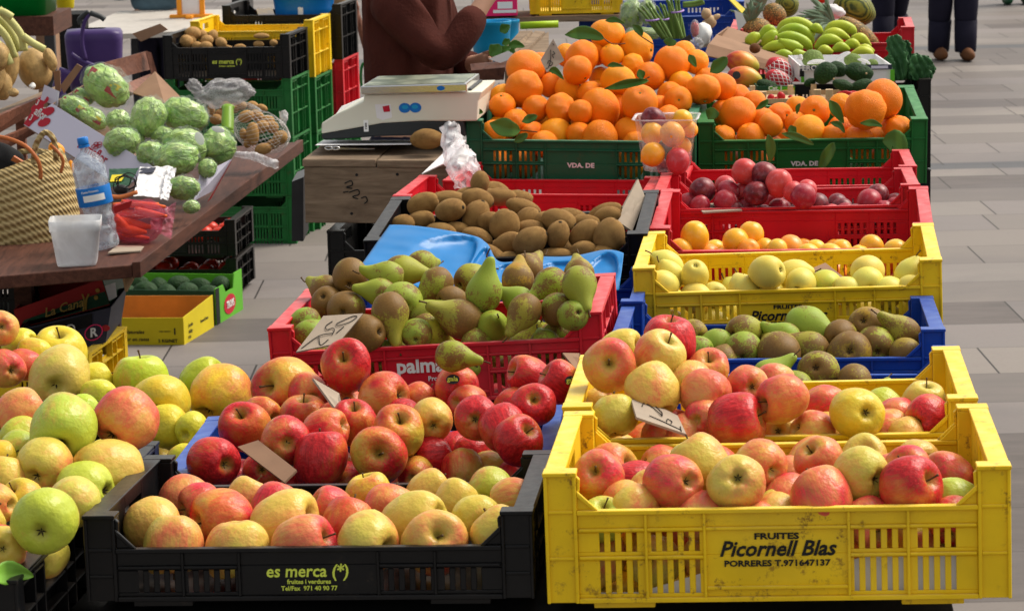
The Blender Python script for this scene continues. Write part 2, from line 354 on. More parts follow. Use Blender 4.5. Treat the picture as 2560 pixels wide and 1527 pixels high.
# ------------------------------------------------------------------ setting: ground
def paving():
    q = NT('stone_paving'); g = q.co('Object'); s = q.n('SeparateXYZ'); q.l(g, s.inputs[0])
    P = .4578
    yy = q.math('DIVIDE', q.math('SUBTRACT', s.outputs[1], 8.469), P); row = q.math('FLOOR', yy); fy = q.math('FRACT', yy)
    wn = q.n('TexWhiteNoise', noise_dimensions='1D'); q.l(row, wn.inputs['W'])
    xx = q.math('ADD', q.math('DIVIDE', s.outputs[0], .66), q.math('MULTIPLY', wn.outputs[0], 5.0)); ti = q.math('FLOOR', xx); fx = q.math('FRACT', xx)
    cb = q.n('CombineXYZ'); q.l(ti, cb.inputs[0]); q.l(row, cb.inputs[1]); wt = q.n('TexWhiteNoise', noise_dimensions='2D'); q.l(cb.outputs[0], wt.inputs['Vector'])
    c = q.mix(q.ramp(wn.outputs[0], .25, .75), (.088, .076, .070), (.225, .200, .178))
    c = q.mix(q.math('MULTIPLY', q.ramp(wt.outputs[0], .2, .9), .70), c, (.20, .182, .168))
    c = q.mix(q.math('MULTIPLY', q.ramp(wt.outputs[0], .72, .74), .45), c, (.17, .15, .15))
    v = q.vmap(g, (1.2, 5, 1)); n = q.noise(2.2, 6, v, .65); c = q.mix(q.math('MULTIPLY', q.ramp(n, .35, .7), .40), c, (.20, .165, .155))
    n2 = q.noise(60, 3, g); c = q.mix(q.math('MULTIPLY', q.ramp(n2, .5, .8), .25), c, (.13, .11, .10))
    n3 = q.noise(.8, 5, g, .6, .6); c = q.mix(q.math('MULTIPLY', q.ramp(n3, .45, .70), .55), c, (.11, .10, .10))
    ex = q.math('MINIMUM', fx, q.math('SUBTRACT', 1.0, fx)); ey = q.math('MINIMUM', fy, q.math('SUBTRACT', 1.0, fy))
    jx = q.math('LESS_THAN', ex, .0058); jy = q.math('MULTIPLY', q.math('LESS_THAN', ey, .012), .38)
    j = q.math('MAXIMUM', jx, jy)
    # dark strips across the street
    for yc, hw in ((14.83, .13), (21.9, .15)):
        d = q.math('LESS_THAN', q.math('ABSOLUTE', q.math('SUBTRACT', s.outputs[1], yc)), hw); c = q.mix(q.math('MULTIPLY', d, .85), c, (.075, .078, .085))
    c = q.mix(j, c, (.035, .03, .028)); q.bump(q.math('SUBTRACT', q.math('MULTIPLY', n, .3), j), .4, .006)
    return q.end(c, .62, .35)
obj('pavement', MB().grid(40, 40, lambda u, v: ((u-.5)*160, -20+v*160, 0)), paving())
tag(bpy.data.objects['pavement'], kind='structure')
# ------------------------------------------------------------------ crates
PW = .042
def crate_parts(H, drop, W=.6, D=.4, rows=(0, .2, .5, 1), slotted=(0, 1, 1), midlow=True, cols=(.131, .207), notch=.024, midrib=True, slots=True):
    """a set of meshes (local: x 0..W, y 0..D, rim at z=0)"""
    out = {}
    fl = MB()
    hw = H-drop; zt = -drop
    zr = [zt-f*hw for f in rows]
    def long_wall():
        m = MB()
        for mx in (0, 1):
            X = (lambda x: W-x) if mx else (lambda x: x)
            def bx(x0, x1, y0, y1, z0, z1): m.box(min(X(x0), X(x1)), max(X(x0), X(x1)), y0, y1, z0, z1)
            bx(0, PW, .0045, .030, -H, -.0055)                   # corner post
            bx(-.0012, PW+.001, -.0012, .030, -.0054, 0)           # its cap
            bx(0, .0045, 0, .0044, -H, -.0055); bx(PW-.0045, PW, 0, .0044, -H, -.0055)
            for z in (-drop, -drop-hw*.5): bx(.0046, PW-.0046, .001, .0044, z-.004, z)
            a = -drop+notch
            m.prism([(X(PW+.0004), .006, a), (X(PW+notch), .006, zt), (X(PW+.0004), .006, zt)], (0, .004, 0))
            m.prism([(X(PW+.0004), .001, a+.003), (X(PW+notch+.004), .001, zt+.0005), (X(PW+notch-.003), .001, zt+.0005), (X(PW+.0004), .001, a-.005)], (0, .0045, 0))
            m.prism([(X(PW+.0004), .004, -.0056), (X(PW+.005), .004, -.010), (X(PW+.004), .004, a), (X(PW+.0004), .004, a)], (0, .008, 0))
        m.box(PW+.0002, W-PW-.0002, -.001, .012, zt-.006, zt)       # top lip
        m.box(PW+.0002, W-PW-.0002, 0, .0095, -H, -H+.006)         # bottom lip
        cx = [PW]+list(cols)
        rib = sorted(list(cols)+[W-c for c in cols])
        for c in rib: m.box(c-.0018, c+.0018, .0004, .0059, -H+.006, zt-.006)
        edges = [PW]+rib+[W-PW]
        for z in zr[1:-1]:
            for a, b in zip(edges, edges[1:]):
                if not midrib and abs((a+b)/2-W/2) < .02: continue
                if midlow and abs((a+b)/2-W/2) < .02 and len(rows) > 3 and z == zr[-2]:
                    m.box(a+.0019, b-.0019, .0006, .0059, -H+hw*.13, -H+hw*.13+.004); continue
                m.box(a+.0019, b-.0019, .0006, .0059, z-.0036, z)
        zz = [zt-.006]+zr[1:-1]+[-H+.006]
        for i, (a, b) in enumerate(zip(edges, edges[1:])):
            mid = abs((a+b)/2-W/2) < .02
            for k in range(len(zz)-1):
                z1, z0 = zz[k], zz[k+1]
                if mid or not slots or not slotted[k]: m.box(a, b, .006, .0085, z0, z1); continue
                m.box(a, b, .006, .0085, z0, z0+.005); m.box(a, b, .006, .0085, z1-.006, z1)
                u0, u1 = a, b
                if i == 0: u0 = .058
                if i == len(edges)-2: u1 = W-.058
                n = int((u1-u0-.004)/.0142); st = (u0+u1)/2-n*.0142/2
                x = a
                for s in range(n):
                    sx = st+s*.0142+.004
                    m.box(x, sx, .006, .0085, z0+.005, z1-.006); x = sx+.0062
                m.box(x, b, .006, .0085, z0+.005, z1-.006)
        return m
    out['long'] = long_wall()
    m = MB()                                                     # short side wall, on x=0, outside towards -x
    y0, y1 = .0302, D-.0302
    m.box(0, .027, y0, y1, -.005, -.0004)
    m.box(.0, .003, y0, y1, -.010, -.005)
    hz0, hz1 = -.024, -.052; ha, hb = D*.37, D*.63
    m.box(.020, .0235, y0, ha, -H, -.005); m.box(.020, .0235, hb, y1, -H, -.005); m.box(.020, .0235, ha, hb, hz0, -.005); m.box(.020, .0235, ha, hb, -H, hz1)
    for y in (y0+.002, .10, ha-.002, hb+.002, D-.10, y1-.002): m.box(.004, .0199, y-.0018, y+.0018, -H, -.0051)
    rr = [hz1-.006]+[hz1-.006-(H+hz1-.006)*f for f in (.5, 1)]
    ys = [y0, .10, ha-.002, hb+.002, D-.10, y1]
    for z in [-.018]+rr:
        for a, b in zip(ys, ys[1:]):
            if z > hz1 and a > ha-.01 and b < hb+.01: continue
            m.box(.0045, .0199, a+.0019, b-.0019, max(z-.0036, -H), z)
    out['short'] = m
    b = MB(); b.box(.0236, W-.0236, .0303, D-.0303, -H+.001, -H+.005)
    for x in (.06, W-.14):
        for y in (.014, D-.044): b.box(x, x+.08, y, y+.03, -H-.010, -H-.0002)
    out['base'] = b
    return out
CR = {}
def crate_meshes(key, mat, **kw):
    k = (key, mat)
    if k not in CR:
        p = crate_parts(**kw); CR[k] = {n: (p[n].mesh('crate_'+n), kw) for n in p}
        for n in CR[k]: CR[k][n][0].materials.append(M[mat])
    return CR[k]
ST = {'deep': dict(H=.175, drop=.051), 'mid': dict(H=.150, drop=.045), 'low': dict(H=.118, drop=.046, rows=(0, .34, 1), slotted=(0, 1), midrib=False),
      'stack': dict(H=.204, drop=.058, rows=(0, .18, .5, 1)), 'tall': dict(H=.272, drop=.05, rows=(0, .12, .42, .70, 1), slotted=(0, 1, 1, 1))}
CRATE = {}
def pose(x, y, z, yaw, tilt=0, roll=0):
    return Matrix.Translation((x, y, CAMZ+z)) @ Matrix.Rotation(yaw, 4, 'Z') @ Matrix.Rotation(tilt, 4, 'X') @ Matrix.Rotation(-roll, 4, 'Y')
def crate(key, label, col, style, mtx, cat='crate', group='plastic fruit crates', bev=.0009):
    kw = ST[style]; P = crate_meshes(style, col, **kw); t = thing('fruit_crate', label, cat, mtx, group)
    W, D = .6, .4
    def put(name, me, L):
        o = bpy.data.objects.new(name, me); C.objects.link(o); o.parent = t; o.matrix_local = L
        if bev: b = o.modifiers.new('bevel', 'BEVEL'); b.width = bev; b.segments = 1; b.limit_method = 'ANGLE'
        return o
    put('front_wall', P['long'][0], Matrix()); put('back_wall', P['long'][0], Matrix.Translation((W, D, 0)) @ Matrix.Rotation(math.pi, 4, 'Z'))
    put('side_wall', P['short'][0], Matrix()); put('side_wall', P['short'][0], Matrix.Translation((W, D, 0)) @ Matrix.Rotation(math.pi, 4, 'Z'))
    put('base', P['base'][0], Matrix())
    CRATE[key] = dict(M=mtx.copy(), H=kw['H'], drop=kw['drop'], t=t); return t
K = crate
K('Y1', 'front yellow crate of apples, brown-stained, with black lettering', 'yel', 'deep', pose(0.0349, 3.4601, -0.8558, -0.095, -0.0177, 0.0165))
K('Y2', 'second yellow crate, heaped with apples, right behind the front yellow one', 'yel', 'deep', pose(0.0702, 3.9139, -0.8688, -0.0961, -0.0094, 0.0201))
K('B1', 'blue crate wedged between the heaped yellow crate and the pears, its right rim sticking out', 'blu', 'deep', pose(.151, 4.432, 1.036-2, -.0985))
K('B2', 'blue crate holding russet pears in front of the yellow pear crate', 'blu', 'deep', pose(0.1798, 4.8906, -0.9511, -0.0972, -0.0277, 0.008))
K('YF', 'yellow crate of yellow pears with black word on its front', 'yel', 'deep', pose(0.2387, 5.3046, -0.9029, -0.1118, 0.0259, 0.0249))
K('R1', 'red crate of yellow plums, right of the kiwis', 'red', 'deep', pose(0.2989, 5.7972, -0.9007, -0.1209, 0.0689, 0.0059))
K('R2', 'red crate of purple plums behind the yellow plums', 'red', 'mid', pose(0.3295, 6.188, -0.874, -0.1002, -0.036, 0.0127))
K('R3', 'empty-looking red crate between the plums and the right green crate', 'red', 'mid', pose(0.3872, 6.62, -0.885, -0.0969, -0.0257, 0.0039))
K('GR', 'green crate of oranges on the right, beside the paving', 'grb', 'deep', pose(0.4996, 7.1674, -0.8354, -0.0515, 0.1203, -0.002))
K('GL', 'green crate heaped with oranges beside the weighing scale', 'grn', 'deep', pose(-0.1088, 7.1279, -0.8117, -0.1194, 0.0748, -0.0198))
K('K1', 'front black crate of pale apples with yellow-green lettering', 'blk', 'low', pose(-0.5777, 3.5362, -0.918, -0.0866, -0.0333, 0.0096))
K('B0', 'blue crate of red apples behind the front black crate', 'blu', 'low', pose(-0.5407, 4.0992, -1.001, -0.0658, -0.0, 0.0429))
K('P', 'red crate full of green and brown pears with a white word on it', 'red', 'mid', pose(-0.439, 4.8237, -0.9147, -0.1036, 0.0028, 0.0465))
K('BP', 'blue crate between the pears and the kiwis, holding a blue moulded tray', 'blu', 'mid', pose(-.345, 5.262, 1.050-2, -.1))
K('K2', 'black crate full of kiwifruit', 'blk', 'mid', pose(-0.3105, 5.7193, -0.9004, -0.1172, 0.0888, 0.0202))
K('R4', 'red crate directly behind the kiwi crate with a few kiwis in it', 'red', 'mid', pose(-0.2721, 6.324, -0.8916, -0.1306, -0.0149, -0.0112))
K('R5', 'rear red crate under the front of the left green orange crate', 'red', 'mid', pose(-.165, 6.74, -0.915, -0.1306, -0.0149, -0.0112))
K('K3', 'black crate in the bottom left corner under yellow apples', 'blk', 'low', pose(-.64-.597, 3.38+.06, -.96, -.1))
K('K4', 'black crate under the left apple pile, behind the corner one', 'blk', 'low', pose(-.556-.637, 4.17-.398+.06, -.965, -.1))
K('K5', 'rearmost black crate of the left apple pile', 'blk', 'low', pose(-.46-.637, 4.85-.398+.06, -1.06, -.1))

# lettering on crates
def on_front(key, y=-.0006):
    return Matrix.Translation((.3, y+.0062-.0006, 0)) @ FRONT
H = .175
k = M['inkb']
lettering('lettering', [('FRUITES', .0112, .0, -.0895, k, .035, 0, 1.45), ('Picornell Blas', .0285, .0, -.1065, k, .024, .32, .97), ('PORRERES T.971647137', .0112, 0, -.1255, k, .03, 0, 1.2)], CRATE['Y1']['t'], on_front('Y1'))
lettering('lettering', [('FRUITES', .0108, .0, -.0870, k, .035, 0, 1.45), ('Picornell Blas', .0285, .0, -.1045, k, .024, .32, .97), ('PORRERES T.971647137', .0112, 0, -.1205, k, .03, 0, 1.2)], CRATE['YF']['t'], on_front('YF'))
ky = M['inky']
lettering('lettering', [('es merca (*)', .0235, -.002, -.0795, ky, .016, .12, .95), ('fruites i verdures', .0085, .0, -.0935, ky, .02, 0, 1), ('Tel/Fax  971 40 90 77', .0085, 0, -.1025, ky, .02, 0, 1)], CRATE['K1']['t'], on_front('K1'))
kw_ = M['inkw']
lettering('lettering', [('palma', .037, -.030, -.083, kw_, .03, 0, 1.0), ('Producto', .012, .005, -.107, kw_, .02, 0, 1)], CRATE['P']['t'], on_front('P'))
for kk, xx in (('GL', .0), ('GR', -.02)):
    lettering('lettering', [('VDA. DE', .017, xx, -.118, kw_, .04, 0, 1.1)], CRATE[kk]['t'], on_front(kk))

# ------------------------------------------------------------------ tables under the crates
def table(name, label, x0, x1, y0, y1, z, yaw, mat, org, legs=True):
    t = thing(name, label, 'table', Matrix.Translation(org) @ Matrix.Rotation(yaw, 4, 'Z'))
    m = MB(); m.box(x0, x1, y0, y1, z-.035, z); obj('table_top', m, mat, t, bevel=.002)
    for x in (x0+.05, x1-.05):
        for y in (y0+.05, y1-.05):
            obj('leg', MB().box(x-.02, x+.02, y-.02, y+.02, 0, z-.0352), M['steel'], t)
    return t
table('market_table', 'dark table under the front crates', -.60, .55, .03, .95, .935, -.095, M['cloth'], (0.02, 3.46, 0))
table('market_table', 'long dark table under the pears, plums, kiwis and oranges', -.38, .50, 1.15, 4.15, .89, -.11, M['cloth'], (0.12, 3.75, 0))
table('market_table', 'dark table under the left apple pile', -.66, -.01, .0, 1.5, .86, -.1, M['cloth'], (-.62, 3.44, 0))

# ------------------------------------------------------------------ fruit meshes (radius 1)
def skew(p, sd, a=.06):
    n = mnoise.noise(p*.8+Vector((sd*7.3, sd*3.1, 0))); m2 = mnoise.noise(p*1.6+Vector((0, sd*5.7, 9)))
    return p*(1+a*n+a*.4*m2)
AP = [(0, .50), (.05, .52), (.10, .60), (.20, .73), (.34, .82), (.52, .84), (.74, .74), (.92, .48), (1.0, .12), (.985, -.2), (.89, -.52), (.72, -.76), (.54, -.88), (.38, -.92), (.26, -.87), (.14, -.76), (.06, -.70), (0, -.69)]
def apple_mesh(i):
    prof = interp(AP, 2); tall = (1.02, 1.08, .95, 1.0, 1.12, .98)[i % 6]
    lobes = (.03, .015, .045, .02, .03, .035)[i % 6]
    def f(p):
        a = math.atan2(p.y, p.x); r = math.hypot(p.x, p.y)
        g = 1+lobes*math.cos(5*a+i)*max(0, -p.z*.9+.15)+.035*math.cos(2*a+i*1.3)
        q = Vector((p.x*g, p.y*g, p.z*tall+lobes*1.5*math.cos(5*a+i)*r*(p.z < -.3)))
        q.x += .07*q.z*math.cos(i*2.1); q.y += .07*q.z*math.sin(i*2.1)
        return skew(q, i, .085)
    return MB().lathe(prof, 36, f).mesh('apple', True)
PP = [(0, -.84), (.10, -.86), (.2, -.95), (.36, -.97), (.62, -.84), (.88, -.48), (1, 0), (.93, .40), (.73, .80), (.53, 1.15), (.39, 1.48), (.30, 1.76), (.21, 1.93), (.10, 1.99), (0, 1.99)]
PQ = [(0, -.82), (.10, -.82), (.2, -.90), (.38, -.93), (.66, -.80), (.90, -.46), (1, 0), (.96, .36), (.84, .70), (.64, .98), (.44, 1.18), (.28, 1.34), (.15, 1.42), (0, 1.45)]
def pear_mesh(i, prof0):
    def f(p):
        q = p.copy(); b = .05+.04*(i % 3); z = max(0, q.z); q.x += b*z*z*.6; q.y += .05*z*math.sin(i*2)
        q.x *= 1+.03*math.sin(i); return skew(q, i+20, .035)
    return MB().lathe(interp(prof0, 2), 32, f).mesh('pear', True)
KP = [(0, -1.20), (.10, -1.23), (.2, -1.22), (.45, -1.12), (.75, -.82), (.95, -.38), (1, 0), (.95, .40), (.76, .84), (.48, 1.14), (.22, 1.25), (.08, 1.24), (0, 1.21)]
def kiwi_mesh(i):
    return MB().lathe(interp(KP, 2), 28, lambda p: skew(Vector((p.x*1.05, p.y*.93, p.z*(1+.06*math.sin(i*3)))), i+40, .06)).mesh('kiwi', True)
def orange_mesh(i):
    n = 20; pr = [(math.sin(math.pi*k/n), math.cos(math.pi*k/n)) for k in range(n+1)]
    pr = [(max(0, r) if 0 < j < n else 0, z) for j, (r, z) in enumerate(pr)]
    fl = (.94, .98, .90, .95, .84, 1.04)[i % 6]; lob = (0, .008, .018, .004, .05, .01)[i % 6]
    def f(p):
        a = math.atan2(p.y, p.x); r = math.hypot(p.x, p.y)
        z = p.z*fl-.14*math.exp(-(r/.22)**2)*(1 if p.z > 0 else .4)*(1 if p.z > 0 else -1)
        g = 1+lob*math.cos(8*a+i)*(.5+.5*abs(p.z))-(lob*.8)*abs(math.sin(4*a))
        return skew(Vector((p.x*g, p.y*g, z)), i+60, .05)
    return MB().lathe(pr, 36, f).mesh('orange', True)
def plum_mesh(i):
    n = 18; pr = [(math.sin(math.pi*k/n) if 0 < k < n else 0, math.cos(math.pi*k/n)*(1.08, 1.0, 1.14)[i % 3]) for k in range(n+1)]
    def f(p):
        a = math.atan2(p.y, p.x); r = math.hypot(p.x, p.y); g = 1-.07*math.exp(-(a/.22)**2)
        return skew(Vector((p.x*g, p.y*g*.97, p.z-.12*math.exp(-(r/.25)**2)*(1 if p.z > 0 else 0))), i+80, .04)
    return MB().lathe(pr, 32, f).mesh('plum', True)
FM = {'apple': [apple_mesh(i) for i in range(6)], 'pear': [pear_mesh(i, PP) for i in range(5)], 'ypear': [pear_mesh(i, PQ) for i in range(4)],
      'kiwi': [kiwi_mesh(i) for i in range(4)], 'orange': [orange_mesh(i) for i in range(6)], 'plum': [plum_mesh(i) for i in range(3)]}
MESHES = {}
def fmesh(kind, i, mat):
    k = (kind, i % len(FM[kind]), mat)
    if k not in MESHES:
        me = FM[kind][k[1]].copy(); me.materials.clear(); me.materials.append(M[mat]); MESHES[k] = me
    return MESHES[k]
def stem_m(z0, L, r, bend, mat):
    m = MB(); m.tube(smooth3([(0, 0, z0), (bend*.2, 0, z0+L*.4), (bend, .02, z0+L)], 3), [r]*4+[r*.95]*2+[r*1.5], 7); me = m.mesh('stem', True); me.materials.append(M[mat]); return me
STEM = {'apple': stem_m(.50, .62, .032, .12, 'stem'), 'pear': stem_m(1.93, .48, .045, .16, 'stem'), 'ypear': stem_m(1.38, .48, .045, .16, 'stem')}
def calyx_m(z, r, s=1):
    m = MB()
    for k in range(5):
        a = k*2*math.pi/5; m.prism([(0, 0, z+.02*s), (r*math.cos(a-.35)*.6, r*math.sin(a-.35)*.6, z+.0), (r*math.cos(a)*1.2, r*math.sin(a)*1.2, z-.09*s), (r*math.cos(a+.35)*.6, r*math.sin(a+.35)*.6, z+.0)], (0, 0, -.02*s))
    me = m.mesh('calyx'); me.materials.append(M['calyx']); return me
CAL = {'apple': calyx_m(-.72, .13), 'pear': calyx_m(-.87, .14), 'ypear': calyx_m(-.82, .14), 'orange': calyx_m(-.98, .05)}
def knob():
    m = MB(); m.lathe([(0, 1.25), (.07, 1.31), (.15, 1.27), (.18, 1.16), (.14, 1.08)], 8); me = m.mesh('tip'); me.materials.append(M['calyx']); return me
CAL['kiwi'] = knob()
def button():
    m = MB(); m.lathe([(0, .86), (.03, .86), (.07, .84), (.09, .78), (0, .76)], 8); me = m.mesh('button'); me.materials.append(M['stemg']); return me
CAL['obut'] = button()
# skin codes: ground colour, spread of the blush, wording
SK = {'y': ((.62, .44, .075), .16, 'pale yellow'), 'g': ((.42, .47, .045), -.05, 'yellow-green'), 'p': ((.64, .42, .085), .27, 'peach-coloured'),
      'o': ((.60, .36, .05), .60, 'red-blushed'), 'r': ((.60, .18, .05), .84, 'red'), 'k': ((.60, .30, .08), .66, 'pink-red'), 'd': ((.36, .03, .03), 1.08, 'dark red'),
      'w': ((.70, .45, .03), .12, 'golden russeted'), 'l': ((.66, .55, .03), -.2, 'bright yellow'), 'n': ((.40, .52, .03), -.3, 'light green')}
PSK = {'G': ((.25, .33, .035), .03, 'green'), 'M': ((.29, .31, .03), .16, 'mottled green-brown'), 'R': ((.30, .27, .03), .33, 'brown'), 'Y': ((.44, .40, .03), .08, 'yellowish'),
       'A': ((.33, .20, .02), .15, 'golden brown'), 'V': ((.66, .58, .12), -1, 'pale yellow'), 'Z': ((.42, .48, .05), -1, 'lime green')}
OSK = {'O': ((.90, .215, .0), 0, 'deep orange'), 'L': ((.95, .36, .001), 0, 'yellow-orange')}
LSK = {'D': ((.055, .005, .014), 0, 'dark purple'), 'M': ((.27, .008, .026), 0, 'crimson'), 'P': ((.50, .045, .05), 0, 'pinkish red'),
       'A': ((.84, .40, .02), 0, 'golden'), 'a': ((.84, .26, .03), 0, 'orange'), 'y': ((.80, .50, .04), 0, 'yellow')}
KSK = {'K': ((.2, .12, .05), 0, 'brown')}
TABS = {'apple': SK, 'pear': PSK, 'ypear': PSK, 'orange': OSK, 'plum': LSK, 'amber': LSK, 'kiwi': KSK}
MATS = {'apple': 'apple', 'pear': 'pear', 'ypear': 'ypear', 'orange': 'orange', 'plum': 'plum', 'amber': 'amber', 'kiwi': 'kiwi'}
CATS = {'apple': 'apple', 'pear': 'pear', 'ypear': 'pear', 'orange': 'orange', 'plum': 'plum', 'amber': 'plum', 'kiwi': 'kiwifruit'}
NAMES = {'apple': 'apple', 'pear': 'pear', 'ypear': 'pear', 'orange': 'orange', 'plum': 'plum', 'amber': 'plum', 'kiwi': 'kiwi'}
ORD = ['', 'first', 'second', 'third', 'fourth', 'fifth', 'sixth', 'seventh', 'eighth', 'ninth', 'tenth', 'eleventh', 'twelfth', 'thirteenth', 'fourteenth', 'fifteenth']
rnd = random.Random(11)
FCOUNT = [0]; LAST = [None]
def sticker(o, P, rad, u, v):
    nn = vdir(u, v, math.sqrt(max(.1, 1-u*u-v*v))); a = VU.cross(nn).normalized(); b = nn.cross(a); m = MB()
    pts = lambda r1, r2, off: [P+(nn+a*(r1*math.cos(t))+b*(r2*math.sin(t))).normalized()*(rad*1.035+off) for t in [k*math.pi/10 for k in range(20)]]
    m.add(pts(.30, .22, .0004), [tuple(range(20))]); s_ = obj('sticker', m, M['dkgreen'] if 'dkgreen' in M else M['dgrey']); bpy.context.view_layer.update(); s_.parent = o; s_.matrix_parent_inverse = o.matrix_world.inverted()
    me = text_mesh('gala', .0115, M['inky'], .02); t_ = obj('sticker_text', me, None); Q = Matrix((a, b, nn)).transposed().to_4x4(); Q.translation = P+nn*(rad*1.035+.0014); t_.matrix_world = Q; bpy.context.view_layer.update(); t_.parent = o; t_.matrix_parent_inverse = o.matrix_world.inverted()
def put_fruit(kind, pos, rad, code, zdir, spin, label, group, stem=True, scale=(1, 1, 1), mat=None):
    FCOUNT[0] += 1; i = FCOUNT[0]
    col, al, _ = TABS[kind][code]
    me = fmesh('plum' if kind == 'amber' else kind, i*7 % 5 if kind != 'orange' else i % 6 if code != 'U' else 4, mat or MATS[kind])
    o = bpy.data.objects.new(NAMES[kind], me); C.objects.link(o)
    j = lambda v: min(1, v*(1+rnd.uniform(-.10, .10)))
    o.color = (j(col[0]), j(col[1]), j(col[2]), al+rnd.uniform(-.10, .10))
    q = Vector((0, 0, 1)).rotation_difference(zdir).to_matrix().to_4x4()
    Mx = Matrix.Translation(pos) @ q @ Matrix.Rotation(spin, 4, 'Z') @ Matrix.Diagonal((rad*scale[0]*(1+.03*math.sin(i*1.7)), rad*scale[1]*(1+.03*math.cos(i*2.3)), rad*scale[2]*(1+.045*math.sin(i*3.1)), 1))
    o.matrix_world = Mx; tag(o, label, CATS[kind], group)
    def part(n, me):
        c = bpy.data.objects.new(n, me); C.objects.link(c); c.parent = o; return c
    LAST[0] = o
    if kind in STEM and stem: part('stem', STEM[kind])
    if kind in ('apple', 'pear', 'ypear'): part('calyx', CAL[kind])
    if kind == 'kiwi': part('tip', CAL['kiwi'])
    if kind == 'orange': part('button', CAL['obut'])
    return o
ZS = dict(Z1=(0, 960, .3821), Z2=(640, 960, .3821), Z3=(1280, 960, .3821), Z4=(1860, 960, .3821), M1=(1340, 740, .45016), M2=(1600, 380, .32154),
          M3=(900, 380, .32958), M4=(1160, 40, .26527), M5=(1420, 0, .33762), Q5=(0, 480, .33684), Q6=(640, 480, .33684), Q7=(1280, 480, .33684), S7=(0, 640, .25723),
          A1=(0, 0, .33684), A2=(640, 0, .33684), A3=(1280, 0, .33684), A4=(1920, 0, .33684), N=(0, 0, 1), B2=(1760, 100, .20096))
def nat(zone, x, y, r=0):
    a, b, s = ZS[zone]; return a+x*s, b+y*s, r*s
FILL = []
RMIN = {'apple': .033, 'pear': .030, 'ypear': .031, 'orange': .036, 'plum': .025, 'amber': .026, 'kiwi': .024}
